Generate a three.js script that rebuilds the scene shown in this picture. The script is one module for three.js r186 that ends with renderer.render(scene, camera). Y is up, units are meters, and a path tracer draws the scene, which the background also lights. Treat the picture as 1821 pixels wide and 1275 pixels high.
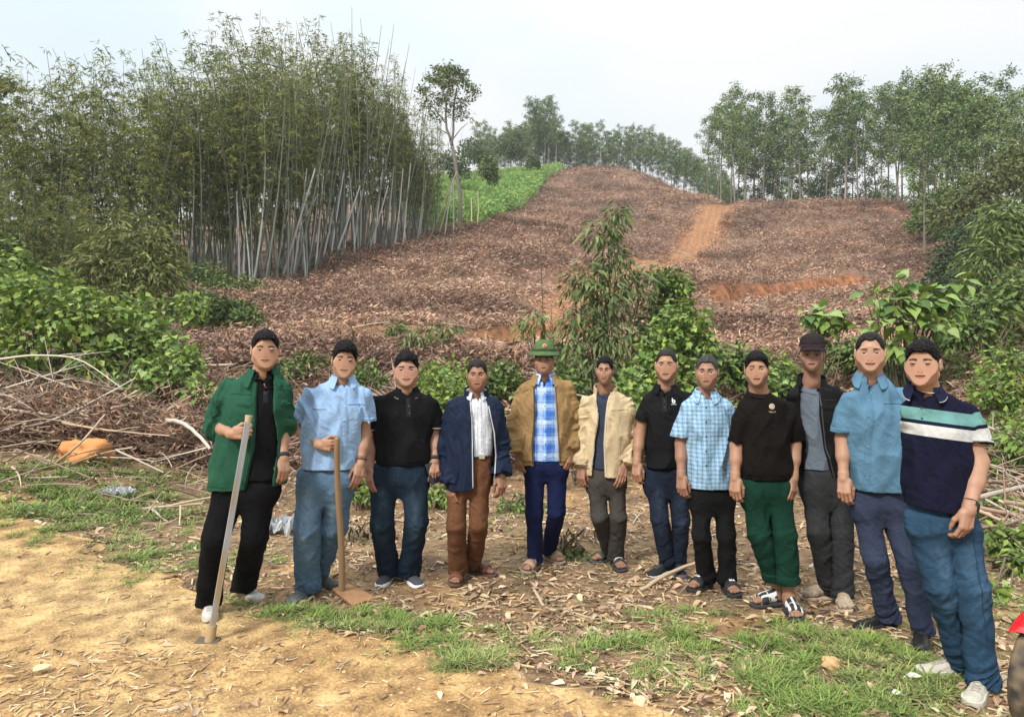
import * as THREE from 'three';
import { mergeGeometries, mergeVertices, toCreasedNormals } from 'three/addons/utils/BufferGeometryUtils.js';
import { RoundedBoxGeometry } from 'three/addons/geometries/RoundedBoxGeometry.js';

// ---------- camera, sky, sun, exposure ----------
const FPX = 1300, CX = 910.5, CY = 637.5, EYE = 1.6;         // lens of the photograph in its own pixels
const scene = new THREE.Scene();
const camera = new THREE.PerspectiveCamera(2 * Math.atan(637.5 / FPX) * 180 / Math.PI, 1024 / 716, 0.1, 1500);
camera.position.set(0, EYE, 0);
camera.lookAt(0, EYE, -10);

const renderer = new THREE.WebGLRenderer({ antialias: true });
renderer.setSize(1024, 716);
renderer.shadowMap.enabled = true;
renderer.toneMapping = THREE.LinearToneMapping;
renderer.toneMappingExposure = 3.0;

const SUN_DIR = new THREE.Vector3(-0.40, 0.66, 0.60).normalize();
const sun = new THREE.DirectionalLight(new THREE.Color(1.0, 0.965, 0.91), 1.5);
sun.position.copy(SUN_DIR).multiplyScalar(120);
sun.castShadow = true;
sun.shadow.radius = 20;
sun.shadow.mapSize.set(2048, 2048);
Object.assign(sun.shadow.camera, { left: -70, right: 70, top: 70, bottom: -70, near: 1, far: 300 });
scene.add(sun); scene.add(sun.target);

// ---------- seeded randomness and noise ----------
function RNG(seed) {
  let s = seed >>> 0;
  const r = () => { s = (s + 0x6d2b79f5) | 0; let t = Math.imul(s ^ (s >>> 15), 1 | s); t = (t + Math.imul(t ^ (t >>> 7), 61 | t)) ^ t; return ((t ^ (t >>> 14)) >>> 0) / 4294967296; };
  r.r = (a, b) => a + (b - a) * r();
  r.n = () => (r() + r() + r() - 1.5) * 1.15;
  r.i = (n) => Math.floor(r() * n);
  r.p = (a) => a[Math.floor(r() * a.length)];
  return r;
}
const PERM = new Uint8Array(512);
{ const q = RNG(77), a = []; for (let i = 0; i < 256; i++) a.push(i);
  for (let i = 255; i > 0; i--) { const j = q.i(i + 1); const t = a[i]; a[i] = a[j]; a[j] = t; }
  for (let i = 0; i < 512; i++) PERM[i] = a[i & 255]; }
const fade = (t) => t * t * t * (t * (t * 6 - 15) + 10);
const gr = (h, x, y, z) => { h &= 15; const u = h < 8 ? x : y, v = h < 4 ? y : h === 12 || h === 14 ? x : z; return ((h & 1) ? -u : u) + ((h & 2) ? -v : v); };
function noise3(x, y, z) {
  let X = Math.floor(x), Y = Math.floor(y), Z = Math.floor(z); x -= X; y -= Y; z -= Z; X &= 255; Y &= 255; Z &= 255;
  const u = fade(x), v = fade(y), w = fade(z), A = PERM[X] + Y, AA = PERM[A] + Z, AB = PERM[A + 1] + Z, B = PERM[X + 1] + Y, BA = PERM[B] + Z, BB = PERM[B + 1] + Z;
  const L = (t, a, b) => a + t * (b - a);
  return L(w, L(v, L(u, gr(PERM[AA], x, y, z), gr(PERM[BA], x - 1, y, z)), L(u, gr(PERM[AB], x, y - 1, z), gr(PERM[BB], x - 1, y - 1, z))),
    L(v, L(u, gr(PERM[AA + 1], x, y, z - 1), gr(PERM[BA + 1], x - 1, y, z - 1)), L(u, gr(PERM[AB + 1], x, y - 1, z - 1), gr(PERM[BB + 1], x - 1, y - 1, z - 1))));
}
const noise2 = (x, y) => noise3(x, y, 0.37);
function fbm2(x, y, o = 4) { let s = 0, a = 0.5; for (let i = 0; i < o; i++) { s += a * noise3(x, y, i * 7.3); x *= 2.03; y *= 2.03; a *= 0.5; } return s; }
const clamp = (x, a = 0, b = 1) => x < a ? a : x > b ? b : x;
const sstep = (a, b, x) => { const t = clamp((x - a) / (b - a)); return t * t * (3 - 2 * t); };
const lerp = (a, b, t) => a + (b - a) * t;
const V = (x, y, z) => new THREE.Vector3(x, y, z);
const RAD = Math.PI / 180;

// ---------- overcast sky: brighter overhead, thin bluish gaps ----------
{
  const W = 1024, H = 512, data = new Float32Array(W * H * 4);
  for (let j = 0; j < H; j++) {
    const el = ((j + 0.5) / H - 0.5) * Math.PI, sy = Math.sin(el), cy = Math.cos(el);
    for (let i = 0; i < W; i++) {
      const az = ((i + 0.5) / W - 0.5) * 2 * Math.PI, x = Math.cos(az) * cy, z = Math.sin(az) * cy, o = (j * W + i) * 4;
      if (sy < 0) { data[o] = 0.30; data[o + 1] = 0.27; data[o + 2] = 0.22; data[o + 3] = 1; continue; }
      const k = 1 / (sy + 0.18);
      const n = fbm2(x * k * 0.8 + 3.1, z * k * 0.8 + 8.2, 4), gap = sstep(0.0, 0.32, n + 0.10) ;
      const L = 0.375 * (0.84 + 0.06 * sy + 1.9 * sy * sy * sy * sy) * (1 + 0.06 * fbm2(x * k * 1.7, z * k * 1.7, 4));
      const b = gap * 0.9 * sstep(0.10, 0.4, sy);
      data[o] = L * (0.985 - 0.17 * b); data[o + 1] = L * (1.0 - 0.045 * b); data[o + 2] = L * (1.012 + 0.02 * b); data[o + 3] = 1;
    }
  }
  const t = new THREE.DataTexture(data, W, H, THREE.RGBAFormat, THREE.FloatType);
  t.mapping = THREE.EquirectangularReflectionMapping; t.magFilter = THREE.LinearFilter; t.minFilter = THREE.LinearFilter; t.needsUpdate = true;
  scene.background = t; scene.environment = t;
}
scene.fog = new THREE.FogExp2(new THREE.Color(0.84, 0.90, 0.94), 0.0006);

// ---------- naming ----------
const usedNames = new Map();
function numbered(name) { const n = usedNames.get(name) || 0; usedNames.set(name, n + 1); return n ? name + '_' + String(n).padStart(3, '0') : name; }
function tag(o, label, category, group, kind) {
  if (label) o.userData.label = label; if (category) o.userData.category = category; if (group) o.userData.group = group; if (kind) o.userData.kind = kind; return o;
}
function shade(o) { o.castShadow = true; o.receiveShadow = true; return o; }
function thing(name, label, category, pos, group) {
  const g = new THREE.Group(); g.name = numbered(name); if (pos) g.position.copy(pos); scene.add(g); return tag(g, label, category, group);
}
function part(parent, name, geo, mat) { const m = shade(new THREE.Mesh(geo, mat)); m.name = name; parent.add(m); return m; }
function single(name, geo, mat, label, category, group, kind) { const m = shade(new THREE.Mesh(geo, mat)); m.name = numbered(name); scene.add(m); return tag(m, label, category, group, kind); }
function copyOf(o, label) {
  const c = o.clone(); c.name = numbered(o.name.replace(/_\d{3}$/, '')); if (label) c.userData.label = label; scene.add(c); return c;
}
// a point of the place seen at photo pixel (px, py) and standing d metres away
const at = (px, py, d) => V((px - CX) / FPX * d, EYE + (CY - py) / FPX * d, -d);
const C = (r, g, b) => new THREE.Color().setRGB(r, g, b);
const S = (css) => new THREE.Color(css);                      // sRGB colour

// ---------- geometry collectors ----------
class GB {                                                     // grows one geometry with vertex colours
  constructor() { this.p = []; this.c = []; this.i = []; this.u = []; }
  v(x, y, z, c, u = 0, w = 0) { this.p.push(x, y, z); this.c.push(c[0], c[1], c[2]); this.u.push(u, w); return this.p.length / 3 - 1; }
  t(a, b, c) { this.i.push(a, b, c); }
  q(a, b, c, d) { this.i.push(a, b, c, a, c, d); }
  build() {
    const g = new THREE.BufferGeometry();
    g.setAttribute('position', new THREE.Float32BufferAttribute(this.p, 3)); g.setAttribute('color', new THREE.Float32BufferAttribute(this.c, 3));
    g.setAttribute('uv', new THREE.Float32BufferAttribute(this.u, 2)); g.setIndex(this.i); g.computeVertexNormals(); return g;
  }
  // pointed leaf, folded along its rib: base p, along d (unit), side s (unit), up n
  leaf(p, d, s, n, len, wid, c, fold = 0.25, droop = 0.15) {
    const h = wid / 2, f = h * fold, a = this.v(p.x, p.y, p.z, c);
    const m = this.v(p.x + d.x * len * 0.5 - n.x * f, p.y + d.y * len * 0.5 - n.y * f, p.z + d.z * len * 0.5 - n.z * f, c);
    const l = this.v(p.x + d.x * len * 0.42 - s.x * h, p.y + d.y * len * 0.42 - s.y * h, p.z + d.z * len * 0.42 - s.z * h, c);
    const r = this.v(p.x + d.x * len * 0.42 + s.x * h, p.y + d.y * len * 0.42 + s.y * h, p.z + d.z * len * 0.42 + s.z * h, c);
    const e = this.v(p.x + d.x * len - n.x * len * droop, p.y + d.y * len - n.y * len * droop, p.z + d.z * len - n.z * len * droop, c);
    this.t(a, l, m); this.t(a, m, r); this.t(l, e, m); this.t(m, e, r);
  }
  blade(p, d, s, len, wid, c) {                                  // two-triangle leaf
    const h = wid / 2, a = this.v(p.x, p.y, p.z, c), m = len * 0.4;
    const l = this.v(p.x + d.x * m - s.x * h, p.y + d.y * m - s.y * h, p.z + d.z * m - s.z * h, c), r = this.v(p.x + d.x * m + s.x * h, p.y + d.y * m + s.y * h, p.z + d.z * m + s.z * h, c);
    const e = this.v(p.x + d.x * len, p.y + d.y * len, p.z + d.z * len, c);
    this.q(a, r, e, l);
  }
  // tapered round stick through points
  stick(pts, r0, r1, c, sides = 6, cEnd) {
    let prev = null; const n = pts.length;
    for (let k = 0; k < n; k++) {
      const a = pts[Math.max(0, k - 1)], b = pts[Math.min(n - 1, k + 1)], d = V(b.x - a.x, b.y - a.y, b.z - a.z).normalize();
      const s = Math.abs(d.y) > 0.9 ? V(1, 0, 0) : V(0, 1, 0), u = s.clone().cross(d).normalize(), w = d.clone().cross(u), r = lerp(r0, r1, k / (n - 1)), ring = [];
      const cc = cEnd ? [lerp(c[0], cEnd[0], k / (n - 1)), lerp(c[1], cEnd[1], k / (n - 1)), lerp(c[2], cEnd[2], k / (n - 1))] : c;
      for (let j = 0; j < sides; j++) { const t = j / sides * 2 * Math.PI, cs = Math.cos(t) * r, sn = Math.sin(t) * r; ring.push(this.v(pts[k].x + u.x * cs + w.x * sn, pts[k].y + u.y * cs + w.y * sn, pts[k].z + u.z * cs + w.z * sn, cc)); }
      if (prev) for (let j = 0; j < sides; j++) this.q(prev[j], prev[(j + 1) % sides], ring[(j + 1) % sides], ring[j]);
      if (k === 0 || k === n - 1) { const m = this.v(pts[k].x, pts[k].y, pts[k].z, cc); for (let j = 0; j < sides; j++) k === 0 ? this.t(m, ring[(j + 1) % sides], ring[j]) : this.t(m, ring[j], ring[(j + 1) % sides]); }
      prev = ring;
    }
  }
}
function randDir(r) { const z = r.r(-1, 1), a = r.r(0, 6.2832), q = Math.sqrt(1 - z * z); return V(q * Math.cos(a), z, q * Math.sin(a)); }
function perp(d, r) { const v = randDir(r); return v.addScaledVector(d, -v.dot(d)).normalize(); }
const jit = (c, r, a) => { const k = 1 + r.r(-a, a); return [c[0] * k * (1 + r.r(-a, a) * 0.3), c[1] * k, c[2] * k * (1 + r.r(-a, a) * 0.3)]; };

// ---------- the lie of the land: a thin plate through surveyed points ----------
const SURVEY = [];
{
  const P = (px, py, d) => { const p = at(px, py, d); SURVEY.push([p.x, -p.z, p.y]); }, W = (x, y, d) => SURVEY.push([x, d, y]);
  for (const d of [-40, -15, 0, 4, 7.5]) for (const x of d === 7.5 ? [-2.2, 0, 3, 4.4] : [-30, -9, -3, 0, 3, 9, 30]) if (!(d === 7.5 && Math.abs(x) > 5)) W(x, 0, d);
  W(-2.5, 0.12, 9); W(0, 0.1, 9.4); W(3.2, 0.15, 9);
  P(100, 820, 8.2); P(100, 745, 11); P(60, 650, 14.5); P(330, 760, 10.5); P(-300, 700, 12); P(300, 650, 14.5);
  P(480, 655, 13.5); P(620, 650, 14); P(900, 650, 14); P(1150, 650, 13.5); P(1320, 650, 13); P(1500, 655, 13);
  P(430, 600, 17.5); P(600, 590, 18); P(800, 585, 19); P(1000, 578, 20); P(500, 560, 21.5);
  P(300, 520, 26); P(420, 520, 27); P(490, 503, 29); P(560, 475, 32); P(650, 453, 35); P(705, 440, 37.5); P(765, 420, 41); P(815, 405, 45);
  P(620, 530, 24); P(800, 490, 30); P(1000, 480, 32); P(1100, 450, 40); P(1000, 410, 52); P(900, 385, 60); P(900, 345, 80); P(1050, 350, 80); P(1000, 308, 110); P(1050, 305, 113);
  P(960, 315, 104); P(840, 330, 90); P(760, 335, 92); P(1150, 325, 106); P(1235, 362, 92); P(1300, 377, 80);
  P(1240, 430, 56); P(1200, 480, 44); P(1335, 372, 72); P(1400, 362, 67); P(1460, 358, 65); P(1540, 360, 63); P(1610, 367, 59); P(1660, 395, 53); P(1695, 440, 46);
  P(1400, 470, 44); P(1500, 450, 46.5); P(1600, 455, 43); P(1300, 560, 26); P(1450, 560, 26.5); P(1600, 545, 28); P(1350, 615, 17.5); P(1500, 615, 18); P(1650, 600, 19);
  P(1750, 470, 36); P(1821, 420, 40); P(1760, 570, 22); P(1780, 645, 13.5); P(1800, 760, 8.6); P(1990, 700, 10); P(2300, 640, 12);
  P(100, 460, 40); P(-150, 470, 40); P(0, 505, 28); P(300, 400, 70); P(600, 360, 90); P(-400, 520, 30); P(2200, 480, 40); P(2100, 400, 60);
  W(12, 26, 150); W(-40, 24, 150); W(30, 10.5, 86); W(45, 9, 100); W(35, 13, 130); W(0, 12, 260); W(-160, 12, 150); W(160, 8, 150); W(-200, 5, 20); W(200, 5, 20); W(-150, 10, 320); W(150, 10, 320);
  W(-200, 0, -120); W(200, 0, -120); W(0, 0, -120);
}
const TPS = (() => {
  const n = SURVEY.length, N = n + 3, A = [], U = (q) => q < 1e-9 ? 0 : 0.5 * q * Math.log(q);
  for (let i = 0; i < N; i++) A.push(new Float64Array(N + 1));
  for (let i = 0; i < n; i++) {
    for (let j = 0; j < n; j++) { const dx = SURVEY[i][0] - SURVEY[j][0], dy = SURVEY[i][1] - SURVEY[j][1]; A[i][j] = U(dx * dx + dy * dy) + (i === j ? 0.02 : 0); }
    A[i][n] = A[n][i] = 1; A[i][n + 1] = A[n + 1][i] = SURVEY[i][0]; A[i][n + 2] = A[n + 2][i] = SURVEY[i][1]; A[i][N] = SURVEY[i][2];
  }
  for (let k = 0; k < N; k++) {
    let b = k; for (let i = k + 1; i < N; i++) if (Math.abs(A[i][k]) > Math.abs(A[b][k])) b = i;
    const t = A[k]; A[k] = A[b]; A[b] = t;
    for (let i = k + 1; i < N; i++) { const f = A[i][k] / A[k][k]; if (f) for (let j = k; j <= N; j++) A[i][j] -= f * A[k][j]; }
  }
  const w = new Float64Array(N);
  for (let k = N - 1; k >= 0; k--) { let s = A[k][N]; for (let j = k + 1; j < N; j++) s -= A[k][j] * w[j]; w[k] = s / A[k][k]; }
  return (x, d) => { let s = w[n] + w[n + 1] * x + w[n + 2] * d; for (let i = 0; i < n; i++) { const dx = x - SURVEY[i][0], dy = d - SURVEY[i][1]; s += w[i] * U(dx * dx + dy * dy); } return s; };
})();
const inPoly = (poly, x, y) => { let c = false; for (let i = 0, j = poly.length - 1; i < poly.length; j = i++) { const [a, b] = poly[i], [p, q] = poly[j]; if ((b > y) !== (q > y) && x < (p - a) * (y - b) / (q - b) + a) c = !c; } return c; };
const xd = (px, d) => [(px - CX) / FPX * d, d];
function segDist(x, y, pts) { let m = 1e9; for (let i = 1; i < pts.length; i++) { const [a, b] = pts[i - 1], [p, q] = pts[i], dx = p - a, dy = q - b, t = clamp(((x - a) * dx + (y - b) * dy) / (dx * dx + dy * dy)); m = Math.min(m, Math.hypot(x - a - dx * t, y - b - dy * t)); } return m; }
// the landmarks of the slope, in x and distance
const TRAIL = [xd(1320, 78), xd(1290, 70), xd(1262, 62), xd(1235, 54), xd(1205, 46), xd(1180, 41), xd(1120, 33), xd(1010, 24), xd(950, 19.5)];
const BANKS = [[xd(640, 17.2), xd(760, 17.6), xd(900, 18.2), xd(1010, 18.8)], [xd(1280, 29), xd(1330, 31), xd(1400, 33), xd(1480, 35), xd(1520, 36)], [xd(1230, 33), xd(1290, 34)]];
const BANK_H = [0.38, 0.42, 0.3];
const GREEN_SLOPE = [xd(745, 48), xd(828, 46), xd(905, 62), xd(950, 80), xd(985, 100), xd(1000, 116), xd(900, 125), xd(700, 120), xd(700, 70)];
const trackEdge = (x) => 3.75 - 0.60 * x + 0.09 * Math.max(0, -x - 2) + 0.28 * fbm2(x * 0.9, 4.2, 3) - 0.12 * Math.max(0, x - 0.3);
const trackValue = (x, d) => Math.min(trackEdge(x) + 0.22 * noise2(x * 2.3, d * 2.3) + 0.1 * noise2(x * 9, d * 9) - d, d + 3 + 0.6 * x);
const onTrack = (x, d) => trackValue(x, d) > 0;
// lines of raked brush that follow the slope
const windrow = (x, d) => Math.sin(d * 0.62 + x * 0.12 + 3.2 * fbm2(x * 0.09 + 4, d * 0.09, 3)) ;
function groundY(x, d) {
  let y = TPS(x, d);
  const far = sstep(10, 20, d);
  y += far * (0.7 * fbm2(x * 0.11, d * 0.11, 3) + 0.42 * fbm2(x * 0.42 + 9, d * 0.42, 3) + 0.16 * windrow(x, d));
  if (d > 14) for (let b = 0; b < 3; b++) { const s = segDist(x, d, BANKS[b]); if (s < 2.6) { const side = d - interpBank(BANKS[b], x); y += BANK_H[b] * (1 - s / 2.6) * Math.tanh(side * 4); } }
  const near = 1 - sstep(9, 16, d);
  y += near * (0.03 * fbm2(x * 0.9, d * 0.9, 3) + 0.012 * fbm2(x * 5, d * 5, 2));
  if (d > 12) { const s = segDist(x, d, TRAIL); if (s < 1.6) y -= 0.18 * (1 - s / 1.6); }
  return y;
}
function interpBank(b, x) { for (let i = 1; i < b.length; i++) if (x < b[i][0] || i === b.length - 1) { const t = (x - b[i - 1][0]) / (b[i][0] - b[i - 1][0]); return lerp(b[i - 1][1], b[i][1], clamp(t)); } return b[0][1]; }
const onGround = (x, d, up = 0) => V(x, groundY(x, d) + up, -d);
const groundAt = (px, d, up = 0) => onGround((px - CX) / FPX * d, d, up);

const groundHit = (px, py) => { let d = 2.5; for (let i = 0; i < 60; i++) d = (EYE - groundY((px - CX) / FPX * d, d)) * FPX / (py - CY) * 0.4 + d * 0.6; return d; };
const GRASS = [[600, 1100, 0.32, 0.16, 1], [700, 1112, 0.4, 0.16, 1], [800, 1140, 0.36, 0.2, 1], [850, 1180, 0.25, 0.12, 0.8], [1330, 1110, 0.45, 0.25, 1.1], [1480, 1160, 0.5, 0.35, 1.15], [1400, 1215, 0.5, 0.22, 0.8], [1180, 1140, 0.4, 0.2, 0.6], [1580, 1240, 0.4, 0.25, 0.8], [1250, 1200, 0.4, 0.15, 0.55], [1000, 1150, 0.35, 0.16, 0.4], [960, 1040, 0.28, 0.3, 0.55], [110, 880, 0.9, 0.9, 1.2], [20, 900, 0.9, 0.7, 1.0], [230, 860, 0.7, 0.7, 0.5], [280, 1000, 0.5, 0.35, 0.6], [470, 1070, 0.35, 0.2, 0.5], [1780, 980, 0.6, 0.8, 0.7], [1760, 1080, 0.4, 0.5, 0.6], [900, 930, 0.5, 0.7, 0.35], [1010, 990, 0.3, 0.3, 0.5], [240, 1040, 0.3, 0.2, 0.35], [60, 850, 0.9, 0.5, 1.3], [200, 875, 0.6, 0.5, 1.1], [20, 940, 0.7, 0.4, 1.2], [130, 920, 0.7, 0.4, 1.0], [420, 1000, 0.4, 0.3, 0.7], [300, 965, 0.4, 0.3, 0.8], [560, 1090, 0.3, 0.18, 0.9], [1250, 1110, 0.35, 0.2, 0.8], [1380, 1150, 0.5, 0.25, 0.9], [1560, 1190, 0.4, 0.25, 0.9], [1450, 1250, 0.4, 0.15, 0.7], [950, 1180, 0.3, 0.12, 0.5]].map(([px, py, sx, sd, k]) => { const d = groundHit(px, py); return [(px - CX) / FPX * d, d, sx, sd, k * 1.15]; });
function grassDensity(x, d) {                                    // where grass grows on the near ground
  let g = 0; for (const [cx, q, sx, sd, k] of GRASS) { const a = (x - cx) / sx, b = (d - q) / sd; if (a * a + b * b < 7) g += k * Math.exp(-a * a - b * b); }
  g *= 0.42 + 1.0 * noise2(x * 2.1 + 5, d * 2.1) + 1.5 * noise2(x * 6.3, d * 6.3 + 4);
  return clamp(g);
}

// ---------- textures that say what the ground is made of ----------
function noiseTexture(size, seed, fn) {
  const data = new Uint8Array(size * size * 4);
  for (let j = 0; j < size; j++) for (let i = 0; i < size; i++) { const c = fn(i / size, j / size), o = (j * size + i) * 4; data[o] = clamp(c[0]) * 255; data[o + 1] = clamp(c[1]) * 255; data[o + 2] = clamp(c[2]) * 255; data[o + 3] = 255; }
  const t = new THREE.DataTexture(data, size, size); t.wrapS = t.wrapT = THREE.RepeatWrapping; t.magFilter = THREE.LinearFilter; t.minFilter = THREE.LinearMipmapLinearFilter; t.generateMipmaps = true; t.needsUpdate = true; return t;
}
// noise that repeats after f cells
function pn(u, v, f, z) {
  const x = u * f, y = v * f; let X = Math.floor(x), Y = Math.floor(y); const a = x - X, b = y - Y, w = Math.floor(z * 13) & 63, q = fade(a), r = fade(b);
  const h = (i, j) => PERM[PERM[((X + i) % f) & 255] + (((Y + j) % f) & 255) & 255] + w, G = (k, p, o) => { const t = PERM[k & 255] / 256 * 6.2832; return Math.cos(t) * p + Math.sin(t) * o; };
  return 1.4 * lerp(lerp(G(h(0, 0), a, b), G(h(1, 0), a - 1, b), q), lerp(G(h(0, 1), a, b - 1), G(h(1, 1), a - 1, b - 1), q), r);
}
const pfbm = (u, v, f, o, z) => { let s = 0, a = 0.5; for (let i = 0; i < o; i++) { s += a * pn(u, v, f, z + i * 5.1); f *= 2; a *= 0.55; } return s; };
const soilTex = noiseTexture(512, 1, (u, v) => { const n = pfbm(u, v, 9, 6, 1), g = pn(u, v, 150, 4) * 0.5 + pn(u, v, 80, 9) * 0.5; const k = 0.80 + 0.42 * n + 0.22 * g; return [k, k * (0.99 + 0.06 * n), k * (0.97 + 0.1 * n)]; });
soilTex.colorSpace = THREE.SRGBColorSpace;
const soilBump = noiseTexture(512, 2, (u, v) => { const n = 0.5 + 0.45 * pfbm(u, v, 14, 6, 3) + 0.16 * pn(u, v, 120, 8); return [n, n, n]; });
const M = {};
M.ground = new THREE.MeshStandardMaterial({ vertexColors: true, map: soilTex, bumpMap: soilBump, bumpScale: 0.035, roughness: 0.95 });
M.track = new THREE.MeshStandardMaterial({ vertexColors: true, map: soilTex, bumpMap: soilBump, bumpScale: 0.02, roughness: 0.95 });

// ---------- the ground as one sheet, the sandy track and the trail laid on it ----------
const mixc = (a, b, t) => [lerp(a[0], b[0], t), lerp(a[1], b[1], t), lerp(a[2], b[2], t)];
function soilColor(x, d) {
  if (d < 12) {
    let c = mixc([0.23, 0.145, 0.08], [0.34, 0.215, 0.11], clamp(0.5 + fbm2(x * 1.3, d * 1.3, 4)));
    c = mixc(c, [0.42, 0.245, 0.10], sstep(0.0, 0.3, fbm2(x * 0.8 + 31, d * 0.8, 3)) * 0.95);
    c = mixc(c, [0.09, 0.09, 0.04], grassDensity(x, d) * 0.5);
    return c;
  }
  if (inPoly(GREEN_SLOPE, x, d)) return [0.09, 0.13, 0.04];
  const n = fbm2(x * 0.16 + 3, d * 0.16, 4), m = fbm2(x * 0.9, d * 0.9, 4);
  let c = mixc([0.125, 0.068, 0.047], [0.29, 0.175, 0.115], clamp(0.5 + 1.3 * n + 0.7 * m));
  c = mixc(c, [0.36, 0.165, 0.07], sstep(0.2, 0.45, fbm2(x * 0.25 + 50, d * 0.25, 3)) * 0.8);
  for (let b = 0; b < 3; b++) { const s = segDist(x, d, BANKS[b]); c = mixc(c, b ? [0.37, 0.14, 0.05] : [0.30, 0.165, 0.075], 0.9 * (1 - sstep(0.3, 0.9, s + 0.5 * m))); }
  c = mixc(c, [0.38, 0.17, 0.075], 1 - sstep(1.2, 2.4, segDist(x, d, TRAIL) + 0.8 * m));
  return c;
}
{
  const rows = [], cols = [];
  for (let d = -420; d < -8; d += Math.max(2, -d * 0.2)) rows.push(d);
  for (let d = -8; d < 2.4; d += 0.5) rows.push(d);
  for (let d = 2.4; d < 9; d += 0.07) rows.push(d);
  { let d = 9, s = 0.07; while (d < 420) { rows.push(d); s = Math.min(s * 1.02, d * 0.02); d += Math.max(0.1, s); } rows.push(420); }
  const half = []; { let x = 0, s = 0.08; while (x < 420) { half.push(x); if (x > 4.5) s = Math.min(s * 1.04, 14); if (x > 4.5 && x < 45) s = Math.min(s, 0.42); x += s; } half.push(420); }
  for (let i = half.length - 1; i > 0; i--) cols.push(-half[i]); cols.push(...half);
  const nr = rows.length, nc = cols.length, split = rows.findIndex((d) => d >= 12);
  const Y = new Float32Array(nr * nc);
  for (let j = 0; j < nr; j++) for (let i = 0; i < nc; i++) Y[j * nc + i] = groundY(cols[i], rows[j]);
  const sheet = (j0, j1) => {
    const g = new GB();
    for (let j = j0; j <= j1; j++) for (let i = 0; i < nc; i++) g.v(cols[i], Y[j * nc + i], -rows[j], soilColor(cols[i], rows[j]), cols[i] / 2.3, rows[j] / 2.3);
    for (let j = 0; j < j1 - j0; j++) for (let i = 0; i < nc - 1; i++) { const a = j * nc + i; g.q(a, a + 1, a + nc + 1, a + nc); }
    return g.build();
  };
  tag(single('ground', sheet(0, split), M.ground), 'brown soil ground strewn with litter where the men stand', 'ground', null, 'structure');
  tag(single('hill', sheet(split, nr - 1), M.ground), 'cleared brown hillside rising behind the group of men', 'hill', null, 'structure');
  // sandy track, its own sheet a little above
  const overlay = (value, color, up, j0, j1) => {               // the part of the sheet where value(x, d) > 0, cut along that line
    const g = new GB(), id = new Map(), F = new Map();
    const f = (k) => { if (!F.has(k)) F.set(k, value(cols[k % nc], rows[(k / nc) | 0])); return F.get(k); };
    const add = (x, y, d) => g.v(x, y + up, -d, color(x, d), x / 1.7, d / 1.7);
    const vv = (k) => { if (!id.has(k)) id.set(k, add(cols[k % nc], Y[k], rows[(k / nc) | 0])); return id.get(k); };
    const cut = (a, b) => { const key = a < b ? a + '_' + b : b + '_' + a; if (!id.has(key)) { const t = f(a) / (f(a) - f(b)), ja = (a / nc) | 0, jb = (b / nc) | 0; id.set(key, add(lerp(cols[a % nc], cols[b % nc], t), lerp(Y[a], Y[b], t), lerp(rows[ja], rows[jb], t))); } return id.get(key); };
    const tri = (...k) => { const o = []; for (let i = 0; i < 3; i++) { const a = k[i], b = k[(i + 1) % 3]; if (f(a) > 0) o.push(vv(a)); if ((f(a) > 0) !== (f(b) > 0)) o.push(cut(a, b)); } for (let i = 2; i < o.length; i++) g.t(o[0], o[i - 1], o[i]); };
    for (let j = j0; j < j1; j++) for (let i = 0; i < nc - 1; i++) { const a = j * nc + i; tri(a, a + 1, a + nc + 1); tri(a, a + nc + 1, a + nc); }
    return g.build();
  };
  const sand = (x, d) => { const n = fbm2(x * 0.7 + 2, d * 0.7, 4), e = sstep(0, 1.3, trackEdge(x) - d); return mixc(mixc([0.49, 0.285, 0.11], [0.59, 0.40, 0.18], clamp(0.45 + 1.2 * n + 0.12 * e)), [0.66, 0.46, 0.235], sstep(0.1, 0.5, fbm2(x * 1.9, d * 1.9, 4)) * 0.55); };
  const r0 = rows.findIndex((d) => d > -40), r1 = rows.findIndex((d) => d > 11);
  tag(single('dirt_track', overlay((x, d) => Math.min(trackValue(x, d), 40 - Math.abs(x)), sand, 0.005, r0, r1), M.track), 'bare yellow dirt track crossing the front of the scene', 'dirt track', null, 'structure');
  tag(single('dirt_path', overlay((x, d) => 0.75 + d * 0.008 + 0.5 * noise2(x * 1.1, d * 1.1) - segDist(x, d, TRAIL), (x, d) => mixc([0.33, 0.15, 0.062], [0.45, 0.225, 0.105], clamp(0.5 + 1.4 * fbm2(x * 0.8, d * 0.8, 3))), 0.02, split, nr - 1), M.track), 'bare orange path climbing the cleared hillside to the saddle', 'path', null, 'structure');
}

// ---------- solids by distance: bodies and clothes ----------
const smin = (a, b, k) => { const h = Math.max(k - Math.abs(a - b), 0) / k; return Math.min(a, b) - h * h * k * 0.25; };
const smax = (a, b, k) => -smin(-a, -b, k);
function cone(a, b, ra, rb) {                                   // tapered capsule
  const dx = b.x - a.x, dy = b.y - a.y, dz = b.z - a.z, L = 1 / (dx * dx + dy * dy + dz * dz + 1e-12);
  return (x, y, z) => { const px = x - a.x, py = y - a.y, pz = z - a.z, t = clamp((px * dx + py * dy + pz * dz) * L), qx = px - dx * t, qy = py - dy * t, qz = pz - dz * t; return Math.sqrt(qx * qx + qy * qy + qz * qz) - (ra + (rb - ra) * t); };
}
function ell(cx, cy, cz, rx, ry, rz) {
  const m = Math.min(rx, ry, rz);
  return (x, y, z) => { x -= cx; y -= cy; z -= cz; const a = x / rx, b = y / ry, c = z / rz, k = Math.sqrt(a * a + b * b + c * c); const g = Math.sqrt(a * a / (rx * rx) + b * b / (ry * ry) + c * c / (rz * rz)); return g < 1e-6 ? -m : k * (k - 1) / g; };
}
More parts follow.
